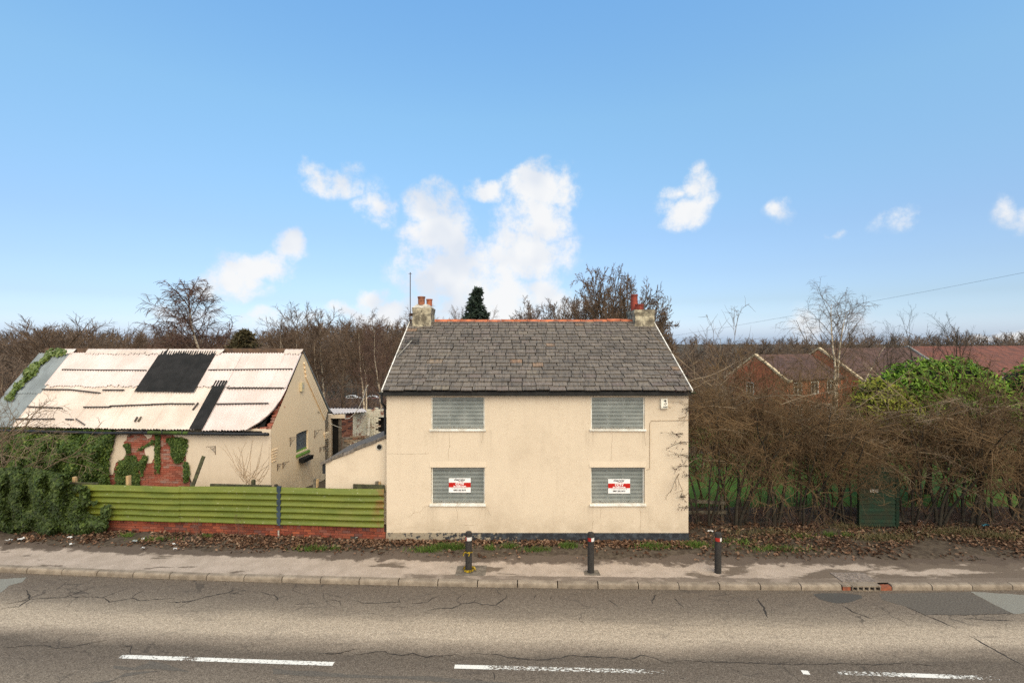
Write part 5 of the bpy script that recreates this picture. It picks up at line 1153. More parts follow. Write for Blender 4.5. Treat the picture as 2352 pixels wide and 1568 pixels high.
def tree_meshes(g, kind):
    """trunk and crown meshes of a tree about 10 m tall standing at the origin"""
    if kind == 'birch':
        lv = grow(g, [(0, 0, 0)], [(.03, .02, 1)], [10], [.16], dict(seg=12, wig=.05, taper=.08), [dict(n=26, lr=(.34, .52), ang=(30, 58), seg=7, wig=.10, trop=(0, 0, .07), t0=.22, rr=.5, shape=.6, rmin=.026), dict(n=9, lr=(.30, .55), ang=(25, 65), seg=5, wig=.14, trop=(0, 0, -.02), rr=.5, rmin=.014), dict(n=8, lr=(.5, .9), ang=(20, 60), seg=5, wig=.12, trop=(0, 0, -.22), rr=.5, rmin=.0095)]); return lv[:1], lv[1:], BIRCHBARK, TWIGRED
    if kind == 'birch_up':
        lv = grow(g, [(0, 0, 0), (.05, .05, 0)], [(-.08, .02, 1), (.16, 0, 1)], [10, 8.6], [.13, .11], dict(seg=12, wig=.05, taper=.08), [dict(n=18, lr=(.32, .52), ang=(24, 52), seg=7, wig=.10, trop=(0, 0, .08), t0=.24, rr=.5, shape=.5, rmin=.03), dict(n=8, lr=(.35, .6), ang=(25, 55), seg=5, wig=.13, trop=(0, 0, .03), rr=.5, rmin=.019), dict(n=7, lr=(.4, .8), ang=(20, 55), seg=4, wig=.13, trop=(0, 0, -.04), rr=.5, rmin=.0145)]); return lv[:1], lv[1:], BIRCHBARK, TWIG
    if kind == 'oak':
        n = 80; ph = g.uniform(0, 6.283, n); el_ = np.arcsin(g.uniform(.02, .98, n)); d = np.stack([np.cos(ph) * np.cos(el_), np.sin(ph) * np.cos(el_), np.sin(el_)], 1)
        t0 = grow(g, [(0, 0, 0)], [(0, 0, 1)], [3.6], [.36], dict(seg=5, wig=.03, taper=.6), [])
        lv = grow(g, np.array((0, 0, 2.4)) + d * .2 + np.stack([np.zeros(n), np.zeros(n), g.uniform(0, 1.2, n)], 1), d * np.array((1, 1, .8)) + np.array((0, 0, .35)), g.uniform(5.5, 6.3, n), g.uniform(.05, .10, n), dict(seg=9, wig=.085, taper=.22, trop=(0, 0, -.005)), [dict(n=10, lr=(.20, .36), ang=(22, 55), seg=4, wig=.15, trop=(0, 0, .04), t0=.32, rr=.5, rmin=.026, shape=.4), dict(n=6, lr=(.35, .65), ang=(25, 60), seg=3, wig=.17, trop=(0, 0, .03), rr=.5, rmin=.022), dict(n=4, lr=(.4, .75), ang=(25, 60), seg=2, wig=.18, rr=.6, rmin=.018)]); return t0, lv, BARKDARK, TWIG
    if kind == 'birch_dense':
        lv = grow(g, [(0, 0, 0)], [(.03, .02, 1)], [10], [.16], dict(seg=12, wig=.05, taper=.08), [dict(n=34, lr=(.36, .50), ang=(30, 58), seg=7, wig=.10, trop=(0, 0, .08), t0=.2, rr=.5, shape=.62, rmin=.03), dict(n=10, lr=(.30, .52), ang=(25, 65), seg=5, wig=.14, trop=(0, 0, -.02), rr=.5, rmin=.018), dict(n=8, lr=(.5, .95), ang=(20, 60), seg=4, wig=.12, trop=(0, 0, -.28), rr=.5, rmin=.014)]); return lv[:1], lv[1:], BIRCHBARK, TWIGRED
    if kind == 'birch_open':
        lv = grow(g, [(0, 0, 0)], [(.0, .0, 1)], [10], [.15], dict(seg=14, wig=.05, taper=.10), [dict(n=15, lr=(.34, .52), ang=(35, 62), seg=8, wig=.12, trop=(0, 0, .05), t0=.42, rr=.45, shape=.55, rmin=.022), dict(n=8, lr=(.35, .6), ang=(25, 60), seg=5, wig=.15, trop=(0, 0, -.02), rr=.5, rmin=.010), dict(n=7, lr=(.45, .85), ang=(20, 60), seg=5, wig=.13, trop=(0, 0, -.2), rr=.5, rmin=.0062)]); return lv[:1], lv[1:], BIRCHBARK, TWIG
    if kind == 'round':
        lv = grow(g, [(0, 0, 0)], [(.02, 0, 1)], [5.5], [.2], dict(seg=6, wig=.05, taper=.5), [dict(n=14, lr=(.62, .95), ang=(15, 55), seg=7, wig=.10, trop=(0, 0, .08), t0=.35, rr=.5, shape=.15, rmin=.04), dict(n=9, lr=(.35, .6), ang=(20, 50), seg=5, wig=.13, trop=(0, 0, .06), t0=.2, rr=.5, rmin=.022), dict(n=7, lr=(.35, .7), ang=(20, 55), seg=4, wig=.14, trop=(0, 0, .04), rr=.5, rmin=.015)]); return lv[:1], lv[1:], BARK, TWIG
    if kind == 'slender':
        lv = grow(g, [(0, 0, 0), (.1, 0, 0)], [(-.02, 0, 1), (.10, 0, 1)], [10, 9], [.10, .08], dict(seg=10, wig=.03, taper=.15), [dict(n=13, lr=(.28, .5), ang=(28, 50), seg=6, wig=.06, trop=(0, 0, .09), t0=.35, rr=.5, shape=.4, rmin=.016), dict(n=5, lr=(.3, .5), ang=(25, 50), seg=4, wig=.09, trop=(0, 0, .06), rr=.5, rmin=.008), dict(n=3, lr=(.3, .6), ang=(25, 50), seg=3, wig=.1, rr=.6, rmin=.005)]); return lv[:1], lv[1:], BARKDARK, BARKDARK
    if kind == 'sapling':
        lv = grow(g, [(0, 0, 0)], [(.02, 0, 1)], [10], [.07], dict(seg=10, wig=.04, taper=.2), [dict(n=14, lr=(.15, .28), ang=(35, 70), seg=5, wig=.1, t0=.4, rr=.5, shape=.4, rmin=.012), dict(n=5, lr=(.3, .6), ang=(25, 60), seg=4, wig=.14, rr=.5, rmin=.007)]); return lv[:1], lv[1:], TWIGPALE, TWIGPALE
TM = {}
def tmesh(kind, seed):
    if (kind, seed) not in TM:
        g = np.random.default_rng(seed); a, b, m1, m2 = tree_meshes(g, kind); TM[(kind, seed)] = (tube_mesh('trunk', a, 6, m1), tube_mesh('crown', b, 3, m2))
    return TM[(kind, seed)]
def tree(kind, seed, u, vtop, Y, label, name, wide=1.0, rz=None, group=None, lean=0.0, crown_mat=None, ref=10.0):
    x = (u - CU) * Y / F; zg = float(gz(x, Y)) - .1; top = H - (vtop - CV) * Y / F
    a, b = tmesh(kind, seed); zz = max(v for v in (a.vertices[-1].co.z, ) ); V = np.zeros(len(b.vertices) * 3, np.float32); b.vertices.foreach_get('co', V); hh = float(np.percentile(V[2::3], 99.9))
    s = (top - zg) / hh; t = thing(name, label, 'tree', (x, Y, zg), rz if rz is not None else random.uniform(0, 6.28), group)
    t.scale = (s * wide, s * wide, s); t.rotation_euler[1] = lean
    for me, nm in ((a, 'trunk'), (b, 'crown')):
        o = bpy.data.objects.new(nm, me); COL.objects.link(o); o.parent = t
    return t
GB = 'bare trees along the woodland edge'
tree('birch_dense', 11, 483, 642, 74, 'tall drooping birch rising above the barn roof ridge', 'birch_tree', 1.4)
tree('round', 21, 128, 724, 92, 'rounded bare tree highest at the barn ivy end of the wood', 'bare_tree', 1.5)
tree('round', 22, 196, 730, 96, 'rounded bare tree next to the highest one, nearer the birch', 'bare_tree', 1.1)
tree('round', 23, 272, 743, 90, 'small bare tree above the black roof sheets of the barn', 'bare_tree', 1.0)
tree('birch_up', 31, 330, 748, 90, 'thin bare tree just before the drooping birch', 'bare_tree', .9)
tree('round', 21, 398, 746, 88, 'bare tree touching the drooping birch on its barn end side', 'bare_tree', .9)
tree('birch_up', 33, 640, 728, 70, 'bare tree between the dark pine and the barn gable', 'bare_tree', 1.2)
tree('round', 22, 790, 722, 78, 'rounded bare tree in the gap beyond the barn gable', 'bare_tree', 1.1)
tree('round', 23, 905, 716, 72, 'rounded bare tree behind the cottage verge and aerial', 'bare_tree', 1.0)
tree('birch_up', 32, 690, 696, 66, 'pale upright birch behind the barn gable apex', 'birch_tree', 1.15)
tree('birch_up', 33, 745, 706, 62, 'forked pale birch just past the barn gable', 'birch_tree', 1.15)
tree('birch_up', 31, 838, 716, 58, 'slim birch between barn gable and cottage', 'birch_tree', 1.0)
tree('birch', 11, 879, 712, 46, 'leaning twin-stemmed birch close by the cottage gutter', 'birch_tree', .95)
tree('birch_up', 32, 945, 700, 60, 'bare birch showing behind the aerial mast chimney', 'birch_tree', .9)
tree('birch_up', 33, 1060, 702, 75, 'faint bare tree top beside the dark spruce, chimney end', 'bare_tree', .8)
tree('birch_up', 31, 1128, 706, 75, 'faint bare tree top beside the dark spruce, far end', 'bare_tree', .8)
tree('birch', 11, 1200, 702, 80, 'thin birch top over the middle of the roof ridge', 'birch_tree', .8)
tree('oak', 41, 1405, 616, 46, 'broad domed bare oak behind the red chimney pots', 'oak_tree', .63, rz=.4)
tree('oak', 41, 1268, 684, 55, 'smaller spreading oak merging with the big domed one', 'oak_tree', .75, rz=2.0)
tree('oak', 41, 1500, 722, 52, 'low oak crown against the cottage verge', 'oak_tree', .32, rz=3.0)
tree('birch_open', 13, 1908, 634, 40, 'tallest white-stemmed birch in front of the brick houses', 'birch_tree', 1.05, rz=1.0, lean=-.02)
tree('birch_open', 15, 1922, 664, 40.6, 'second white birch stem leaning away from the tallest', 'birch_tree', 1.0, rz=0, lean=.09)
tree('birch_open', 13, 1928, 730, 41, 'shortest birch of the group by the brick houses', 'birch_tree', 1.15, rz=0, lean=.24)
tree('slender', 51, 2120, 690, 30, 'thin upright bare tree behind the evergreen laurel', 'bare_tree', .95, rz=0)
tree('slender', 52, 2190, 715, 31, 'thin bare tree fanning out beyond the upright one', 'bare_tree', 1.1, rz=.5)
tree('slender', 52, 2040, 745, 33, 'low thin tree between the birches and the upright tree', 'bare_tree', .9, rz=2.5)
tree('sapling', 61, 1612, 738, 20.5, 'spindly pale sapling poking above the hedge near the cottage', 'sapling', 1.0, rz=.7)
# conifers: trunk plus many needle sprays
def sprays(g, pts, dirs, size, name, mat, droop=.0):
    n = len(pts); d = norm(dirs); q = norm(np.cross(d, g.normal(0, 1, d.shape))); s = size * g.uniform(.6, 1.3, n)[:, None]
    V = np.stack([pts - q * s * .22, pts + q * s * .22, pts + d * s + q * s * .05, pts + d * s - q * s * .05], 1).reshape(-1, 3)
    me = np_mesh(name, V, np.arange(n * 4).reshape(n, 4), np.repeat(g.random(n), 4)); me.materials.append(mat); return me
def conifer(u, vtop, Y, width, label, mat, name, power=1.0, n=16000, base=.12, spread=.45):
    g = np.random.default_rng(int(u)); x = (u - CU) * Y / F; zg = float(gz(x, Y)); top = H - (vtop - CV) * Y / F; h = top - zg
    t = thing(name, label, 'tree', (x, Y, zg)); MB().tube([(x, Y, zg), (x, Y, zg + h * .95)], [h * .02, .02], 6).build('trunk', BARKDARK, t)
    nb = 260; zb = base + (1 - base) * np.sort(g.random(nb)) ** .9; a = g.uniform(0, 6.283, nb); rl = width / 2 * (1 - zb) ** power * g.uniform(.5, 1.2, nb) + .1
    k = n // nb; f = g.random((nb, k)) ** .6; dirx = np.stack([np.cos(a), np.sin(a), np.full(nb, -.12)], 1)
    pts = np.stack([np.zeros(nb), np.zeros(nb), zb * h], 1)[:, None] + dirx[:, None] * (rl[:, None] * f)[..., None] + g.normal(0, .05 * width / 6, (nb, k, 3)); pts[..., 2] -= .10 * rl[:, None] * f ** 2
    dd = dirx[:, None] + g.normal(0, spread, (nb, k, 3)) + np.array((0, 0, .15))
    me = sprays(g, pts.reshape(-1, 3) + np.array((x, Y, zg)), dd.reshape(-1, 3), .055 * width, 'crown', mat); mobj('crown', me, None, t); return t
conifer(1095, 664, 48, 7.6, 'dark green spruce peeking over the cottage roof ridge', SPRUCEM, 'spruce_tree', .8, n=9000, spread=.7)
conifer(560, 760, 70, 9.0, 'dark bushy pine beside the drooping birch', PINEM, 'pine_tree', .42, n=9000, base=.25, spread=.9)
# ---- woodland mass beyond: one body of trees
def woodland():
    g = np.random.default_rng(5); kinds = []; far = []
    for s in range(4):
        lv = grow(g, [(0, 0, 0)], [(.03, 0, 1)], [6.5], [.16], dict(seg=4, wig=.05, taper=.4), [dict(n=14, lr=(.45, .85), ang=(15, 65), seg=4, wig=.12, trop=(0, 0, .09), t0=.1, rr=.5, shape=.2, rmin=.05), dict(n=8, lr=(.4, .7), ang=(20, 60), seg=3, wig=.16, trop=(0, 0, .05), t0=.1, rr=.5, rmin=.034), dict(n=5, lr=(.5, .9), ang=(20, 60), seg=2, wig=.16, rr=.6, rmin=.024)])
        V, Fs = tubes(lv, 2, g); hh = np.percentile(V[:, 2], 99.7); kinds.append((V / hh, Fs)); V, Fs = tubes([(q, r * 2.2) for q, r in lv[:3]], 2, g); far.append((V / hh, Fs))
    us = [-150, 0, 100, 210, 300, 420, 600, 700, 770, 900, 1000, 1250, 1480, 1560, 1700, 1900, 2100, 2352, 2500]; vt = [775, 772, 752, 762, 766, 764, 768, 742, 746, 742, 738, 742, 770, 786, 783, 778, 773, 770, 770]
    AV, AF, AR, b = [], [], [], 0
    def addtree(u, Y, vtop, wide):
        nonlocal b
        x = (u - CU) * Y / F; zg = float(gz(x, Y)) - .2; h = max(5.0, H - (vtop - CV) * Y / F - zg); V, Fs = (kinds if Y < 175 else far)[g.integers(4)]; a = g.uniform(0, 6.28); c, s = math.cos(a), math.sin(a); w = h * wide
        Q = np.stack([x + (V[:, 0] * c - V[:, 1] * s) * w, Y + (V[:, 0] * s + V[:, 1] * c) * w, zg + V[:, 2] * h], 1); AV.append(Q); AF.append(Fs + b); AR.append(np.full(len(Q), g.random())); b += len(Q)
    for Y, n, dv in ((150, 95, 2), (190, 70, 0), (235, 110, -3), (300, 120, -3), (370, 120, -4), (440, 130, -4), (520, 130, -4)):
        for i in range(n):
            u = -200 + 2750 * (i + g.random()) / n; addtree(u, Y * g.uniform(.93, 1.07), np.interp(u, us, vt) + dv + (abs(g.normal(0, 9)) + 3 if Y < 175 else 7 * math.sin(u * .031 + Y) + 5 * math.sin(u * .083 + Y * 2) + g.normal(0, 4)), g.uniform(.8, 1.2))
    for i in range(46): u = -180 + 1150 * (i + g.random()) / 46; addtree(u, g.uniform(80, 122) if not 740 < u < 900 else g.uniform(136, 146), np.interp(u, us, vt) + 12 + abs(g.normal(0, 18)), g.uniform(.8, 1.2))
    for i in range(26): u = 1500 + 950 * (i + g.random()) / 26; addtree(u, g.uniform(80, 120), np.interp(u, us, vt) + 10 + abs(g.normal(0, 12)), g.uniform(.9, 1.3))
    me = np_mesh('woodland', np.concatenate(AV), np.concatenate(AF), np.concatenate(AR)); me.materials.append(WOODM)
    return tag(mobj('woodland', me), 'brown leafless woodland filling the skyline behind the buildings', 'woodland', kind='stuff')
WOODM = simple('woodland_twigs', (.155, .110, .078), (.088, .062, .045), .10, .95, 0, 5, .42)
woodland()
# low scrub in front of the wood, one mass
def scrub(name, label, boxes, seed, mat, k=2, r=.02):
    g = np.random.default_rng(seed); V_, F_, b = [], [], 0
    for (u0, u1, Y0_, Y1_, h0, h1, n) in boxes:
        Y = g.uniform(Y0_, Y1_, n); u = g.uniform(u0, u1, n); x = (u - CU) * Y / F; st = np.stack([x, Y, gz(x, Y) - .1], 1); L = g.uniform(h0, h1, n)
        lv = grow(g, st, np.stack([g.normal(0, .35, n), g.normal(0, .35, n), np.ones(n)], 1), L, np.full(n, r * 1.4), dict(seg=4, wig=.14, taper=.5), [dict(n=6, lr=(.35, .65), ang=(25, 65), seg=3, wig=.18, t0=.15, rr=.6, rmin=r * .8, trop=(0, 0, .03)), dict(n=4, lr=(.4, .8), ang=(25, 65), seg=2, wig=.2, rr=.7, rmin=r * .6)])
        V, Fs = tubes(lv, k, g); V_.append(V); F_.append(Fs + b); b += len(V)
    me = np_mesh(name, np.concatenate(V_), np.concatenate(F_)); me.materials.append(mat); return tag(mobj(name, me), label, 'scrub', kind='stuff')
scrub('undergrowth', 'tangled brown scrub and brambles on the slope behind the yard', [(-150, 900, 60, 78, 3, 7, 220), (600, 730, 34, 55, 1.5, 3.5, 110), (740, 900, 84, 112, .7, 1.4, 260), (1500, 1720, 38, 60, 2, 6, 170), (1800, 2450, 66, 90, 4, 8, 120)], 8, TWIGGREY, 2, .028)
scrub('tall_undergrowth', 'thin bare saplings crowding the lawn edge before the brick houses', [(1590, 1990, 20, 31, 2.2, 4.8, 130), (1960, 2420, 21, 30, 2.5, 4.5, 40), (1800, 1990, 26, 36, 4.0, 6.2, 60)], 18, TWIGHEDGE, 3, .011)
# ------------------------------------------------------------------ brick houses beyond the lawn
M_HBRICK = simple('house_brick', (.44, .15, .075), (.31, .105, .058), 3, .9, .3, 50); M_TILE = simple('brown_roof_tiles', (.115, .066, .052), (.075, .046, .038), 1.0, .85, .3, 40); M_TILER = simple('red_roof_tiles', (.17, .066, .045), (.11, .05, .038), 1.2, .85, .3, 40)
M_STONE = simple('sandstone_coping', (.66, .52, .33), (.40, .31, .20), 2.2, .9, .4, 20); M_STONEG = simple('grey_coping', (.27, .26, .24), (.14, .13, .12), 3, .9, .4, 20)
def house(name, label, ua, va, Ya, hw, ez, Lr, tile, cope, theta=R(28), rl=None, gnd=-3.6):
    A_ = P(ua, va, Ya); e1 = Vector((math.cos(theta), math.sin(theta), 0)); e2 = Vector((math.sin(theta), -math.cos(theta), 0)); zr = A_.z - .30
    O = Vector((A_.x, A_.y, 0)); W = lambda a, b, z: O + e1 * a + e2 * b + Vector((0, 0, z))
    t = thing(name, label, 'house', W(0, 0, gnd))
    MB().prism([(-hw, gnd), (hw, gnd), (hw, ez), (0, zr - .05), (-hw, ez)], lambda b, z: W(0, b, z), lambda b, z: W(Lr, b, z)).build('wall', M_HBRICK, t)
    rf = MB(); sl = math.hypot(hw + .3, zr - ez)
    for sd in (1, -1): rf.prism([(0, zr), (sd * (hw + .3), ez - (zr - ez) / hw * .3), (sd * (hw + .3), ez - (zr - ez) / hw * .3 + .08), (0, zr + .08)], lambda b, z: W(.22, b, z), lambda b, z: W(Lr, b, z))
    roof_ = rf.build('roof', M_SLATE_UNDER, t)
    tl = MB(); n = 15; z_low = ez - (zr - ez) / hw * .3
    for i in range(n):
        s0, s1 = i / n, (i + 1.25) / n; b0, b1 = (hw + .34) * (1 - s0), (hw + .34) * (1 - min(s1, 1)); zz0 = z_low + (zr - z_low) * s0 + .15; zz1 = z_low + (zr - z_low) * min(s1, 1) + .10
        x = .24; k = 0
        tl.prism([(b0, zz0), (b1, zz1), (b1, zz1 - .04), (b0, zz0 - .05)], lambda b, z: W(.24, b, z), lambda b, z: W(Lr, b, z), random.random())
    tl.build('tile_courses', tile, roof_)['kind'] = 'stuff'
    x = .3
    while x < Lr - .3:
        o = MB(); o.prism([(-.14, zr + .03), (-.05, zr + .18), (.05, zr + .18), (.14, zr + .03)], lambda b, z: W(x, b, z), lambda b, z: W(x + .42, b, z)); o.build('ridge_tile', tile, roof_); x += .45
    for sd in (1, -1):                                           # coping stones up the gable
        m = 9
        for i in range(m):
            f0, f1 = i / m, (i + .97) / m; b0, b1 = sd * (hw + .25) * (1 - f0), sd * (hw + .25) * (1 - f1); z0_, z1_ = ez - .1 + (A_.z - ez + .1) * f0, ez - .1 + (A_.z - ez + .1) * f1
            q = MB(); q.prism([(b0, z0_), (b1, z1_), (b1, z1_ - .22), (b0, z0_ - .22)], lambda b, z: W(-.06, b, z), lambda b, z: W(.34, b, z)); q.build('coping_stone', cope, t)
    kn = MB(); kn.prism([(hw - .1, ez - .22), (hw + .45, ez - .22), (hw + .45, ez), (hw - .1, ez + .05)], lambda b, z: W(-.08, b, z), lambda b, z: W(.36, b, z)); kn.build('kneeler', cope, t)
    def win(face, a, z0_, w, h_):
        def Q(p, q, o): return W(p, hw + o, q) if face == 'front' else W(-o, p, q)
        gl = MB(); gl.add([Q(a, z0_, .02), Q(a + w, z0_, .02), Q(a + w, z0_ + h_, .02), Q(a, z0_ + h_, .02)], [(0, 1, 2, 3)]); wn = gl.build('window', M_GLASS, t); f = MB()
        def bar(p0, p1, q0, q1): f.add([Q(p0, q0, .02), Q(p1, q0, .02), Q(p1, q1, .02), Q(p0, q1, .02), Q(p0, q0, .07), Q(p1, q0, .07), Q(p1, q1, .07), Q(p0, q1, .07)], [(4, 5, 6, 7), (0, 1, 5, 4), (1, 2, 6, 5), (2, 3, 7, 6), (3, 0, 4, 7)])
        bar(a - .05, a + .06, z0_, z0_ + h_); bar(a + w - .06, a + w + .05, z0_, z0_ + h_); bar(a + w / 2 - .04, a + w / 2 + .04, z0_ + .06, z0_ + h_ - .06); bar(a - .05, a + w + .05, z0_ - .12, z0_ - .001); bar(a - .05, a + w + .05, z0_ + h_ + .001, z0_ + h_ + .1)
        f.build('frame', M_WHITE, wn)
    win('gable', -.9, ez - 1.9, .8, 1.3)
    x = 1.2
    while x + 1.4 < Lr: win('front', x, ez - 1.5, 1.2, 1.1); win('front', x, ez - 4.0, 1.2, 1.2); x += 2.8
    return t
house('brick_house', 'red brick house with pale stone gable coping nearest the cottage', 1733.4, 812, 52, 3.42, 1.89, 9.6, M_TILE, M_STONE, gnd=-3.4)
house('brick_house', 'middle brick house whose gable stands behind the white birches', 1880, 797, 57, 4.8, 1.6, 17.3, M_TILE, M_STONE, R(24), gnd=-3.9)
house('brick_house', 'far brick house with long red roof and grey gable coping', 2083.7, 793, 64, 5.0, 1.6, 34, M_TILER, M_STONEG, R(20), gnd=-4.6)
# ------------------------------------------------------------------ distant road with barrier and cars
mw = mobj('far_road', MB().box(-90, 40, 128, 136, -10.4, -9.9).mesh('far_road'), M_MOTOR); mw['kind'] = 'structure'
bf = thing('road_barrier', 'dark post and rail barrier along the far road', 'barrier', (-35, 127, -10)); M_RAIL = simple('dark_rail', (.035, .03, .026))
for z in (-9.25, -8.9): MB().box(-80, -20, 126.95, 127.05, z, z + .16).build('rail', M_RAIL, bf)
for x in np.arange(-48, -26, 3.0): MB().box(x, x + .22, 127.06, 127.24, -10.3, -8.55).build('post', M_RAIL, bf)
def car(u0, u1, label, paint, roofm):
    Y = 130.5; x0, x1 = (u0 - CU) * Y / F, (u1 - CU) * Y / F; L = x1 - x0; s = L / 4.4; zb_ = -9.88
    t = thing('car', label, 'car', ((x0 + x1) / 2, Y, zb_)); X = lambda a: x0 + a * s
    lower = [(0, .32), (.05, .75), (.25, .92), (3.3, .95), (4.1, .82), (4.38, .6), (4.4, .3)]; upper = [(.22, .92), (.55, 1.42), (1.0, 1.55), (2.3, 1.53), (3.3, .96)]
    def ext(poly, w0, w1): m = MB(); m.prism(poly, lambda a, z: (X(a), Y - w0 / 2, zb_ + z * s), lambda a, z: (X(a), Y + w0 / 2, zb_ + z * s)); return m
    ext(lower, 1.75, 0).build('body', paint, t); cab = ext(upper, 1.5, 0).build('cabin', roofm, t)
    for (a, b, c, d) in ((.62, .98, 1.28, 1.42), (1.35, 1.35, 2.15, 2.2), ):
        pass
    for poly in ([(.55, 1.0), (.72, 1.40), (1.2, 1.44), (1.2, 1.0)], [(1.28, 1.0), (1.28, 1.44), (2.2, 1.42), (3.0, 1.0)]):
        m = MB(); m.prism(poly, lambda a, z: (X(a), Y - .76, zb_ + z * s), lambda a, z: (X(a), Y - .74, zb_ + z * s)); m.build('side_window', M_GLASS, t)
    for a in (.85, 3.5):
        w = MB(); w.tube([(X(a), Y - .90, zb_ + .32 * s), (X(a), Y - .70, zb_ + .32 * s)], .33 * s, 16); wh = w.build('wheel', M_BLACK, t); w = MB(); w.tube([(X(a), Y - .92, zb_ + .32 * s), (X(a), Y - .905, zb_ + .32 * s)], .2 * s, 12); w.build('rim', M_CEMENT, wh)
    MB().box(X(-.01), X(.10), Y - .8, Y - .5, zb_ + .7 * s, zb_ + .9 * s).build('tail_light', M_RED, t); MB().box(X(4.22), X(4.36), Y - .8, Y - .5, zb_ + .62 * s, zb_ + .76 * s).build('headlight', M_WHITE, t)
car(794, 832.5, 'white estate car on the far road', simple('car_white', (.66, .66, .66), (.6, .6, .6), 2, .3, 0, 1, 0, .5), simple('car_white_roof', (.66, .66, .66), (.6, .6, .6), 2, .3, 0, 1, 0, .5))
car(842.5, 879, 'red car with pale roof on the far road', simple('car_red', (.30, .018, .02), (.27, .016, .018), 2, .3, 0, 1, 0, .5), simple('car_pale_roof', (.62, .60, .60), (.55, .54, .54), 2, .3, 0, 1, 0, .5))
wire = MB(); wire.tube([P(u, v, Y) for u, v, Y in ((1500, 779, 34), (1550, 770.5, 33.3), (1700, 746, 31.4), (1806, 727.5, 30), (1976, 697, 28), (2160, 663, 26), (2352, 626, 24), (2600, 575, 22))], .0055, 4)
tag(wire.build('overhead_wire', M_BLACK), 'thin overhead wire crossing the sky above the hedge', 'wire')
# ------------------------------------------------------------------ leaves
LEAF = np.array([(0, 0, 0), (.28, .5, .12), (.72, .40, .10), (1, 0, -.06), (.72, -.40, .10), (.28, -.5, .12)]); LF = np.array([(0, 3, 2, 1), (0, 5, 4, 3)])
IVYL = np.array([(0, 0, 0), (.02, .52, .06), (.55, .36, .05), (1, 0, -.10), (.55, -.36, .05), (.02, -.52, .06)])
def leaves(name, g, pts, nrm, axis, size, aspect, mat, parent=None, tpl=LEAF, jn=.5, ja=.5, fold=1.0):
    n = len(pts); N_ = norm(nrm + g.normal(0, jn, (n, 3))); A_ = axis + g.normal(0, ja, (n, 3)); A_ = norm(A_ - N_ * (A_ * N_).sum(1, keepdims=True)); B_ = np.cross(N_, A_)
    s = size * g.uniform(.65, 1.25, n); T = tpl
    V = pts[:, None] + (A_[:, None] * T[None, :, 0:1] + B_[:, None] * (T[None, :, 1:2] * aspect) + N_[:, None] * (T[None, :, 2:3] * fold)) * s[:, None, None]
    Fs = (np.arange(n) * 6)[:, None, None] + LF[None]; me = np_mesh(name, V.reshape(-1, 3), Fs.reshape(-1, 4), np.repeat(g.random(n), 6)); me.materials.append(mat); return mobj(name, me, None, parent)
def smoothnoise(x, y, s, seed=0):
    q = np.random.default_rng(1000 + int(seed)); t = 0.0
    for k in range(9): a = q.uniform(0, 6.283); f = s * q.uniform(.6, 2.4); t = t + np.sin((x * math.cos(a) + y * math.sin(a)) * f + q.uniform(0, 6.283))
    return t / 3.6
def ivy_on(name, label, polys, Yf, bulge, dens, size, mat, seed, edge=25.0, stem=None):
    """ivy over a surface: polygons in view directions, Yf(u, v) gives the depth of the surface behind"""
    g = np.random.default_rng(seed); t = None; PU, PV, PD = [], [], []
    for poly in polys:
        a = np.array(poly); lo, hi = a.min(0), a.max(0); area = abs(sum(poly[i][0] * poly[(i + 1) % len(poly)][1] - poly[(i + 1) % len(poly)][0] * poly[i][1] for i in range(len(poly)))) / 2
        n = int(area * dens * (hi[0] - lo[0]) * (hi[1] - lo[1]) / area); u = g.uniform(lo[0], hi[0], n); v = g.uniform(lo[1], hi[1], n)
        d = edge_dist(u, v, poly); ins = in_poly(u, v, poly); jit = smoothnoise(u, v, .11, seed) * 6 + g.normal(0, 3, n); k = (ins & (d > jit * .6)) | (~ins & (d < jit * .5)); d = np.where(ins, d, 0)
        PU.append(u[k]); PV.append(v[k]); PD.append(d[k])
    u, v, d = map(np.concatenate, (PU, PV, PD)); y = Yf(u, v); b = bulge * np.clip(d / edge, .1, 1) ** .6 * (.72 + .30 * smoothnoise(u, v, .07, seed + 1)) + g.uniform(-.03, .05, len(u)) * min(1, bulge * 4); y = y - b
    p = np.stack([(u - CU) * y / F, y, H - (v - CV) * y / F], 1); e = 2.0
    nx = smoothnoise(u, v, .12, seed + 4) * .35
    t = thing(name, label, 'ivy', tuple(p[np.argmin(p[:, 2])])); leaves('leaves', g, p, np.stack([nx, np.full(len(u), -1.0), np.full(len(u), .55)], 1), np.array((0, -.25, -1.0)), size, 1.0, mat, t, IVYL, .42, .45)
    V, Fs = [], []; b_ = 0                                       # dark sheet beneath, its colour standing in for shade in the leaf gaps
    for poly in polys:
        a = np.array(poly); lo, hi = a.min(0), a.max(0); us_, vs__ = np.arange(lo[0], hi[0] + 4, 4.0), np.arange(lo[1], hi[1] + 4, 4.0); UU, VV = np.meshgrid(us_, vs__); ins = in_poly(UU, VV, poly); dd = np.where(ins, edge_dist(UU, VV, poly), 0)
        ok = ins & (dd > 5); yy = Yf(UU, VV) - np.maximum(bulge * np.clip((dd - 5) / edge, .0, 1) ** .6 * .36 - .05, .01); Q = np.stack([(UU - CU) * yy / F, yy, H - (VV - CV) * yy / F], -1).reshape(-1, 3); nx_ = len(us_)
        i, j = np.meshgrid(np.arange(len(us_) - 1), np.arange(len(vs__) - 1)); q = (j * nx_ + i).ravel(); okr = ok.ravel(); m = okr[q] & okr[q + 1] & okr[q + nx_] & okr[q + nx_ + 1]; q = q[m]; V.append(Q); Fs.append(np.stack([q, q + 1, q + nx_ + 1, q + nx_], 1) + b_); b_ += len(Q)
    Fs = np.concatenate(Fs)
    if len(Fs): me = np_mesh('shade_backing', np.concatenate(V), Fs, smooth=True); me.materials.append(LEAFSHADE); mobj('shade_backing', me, None, t)
    return t
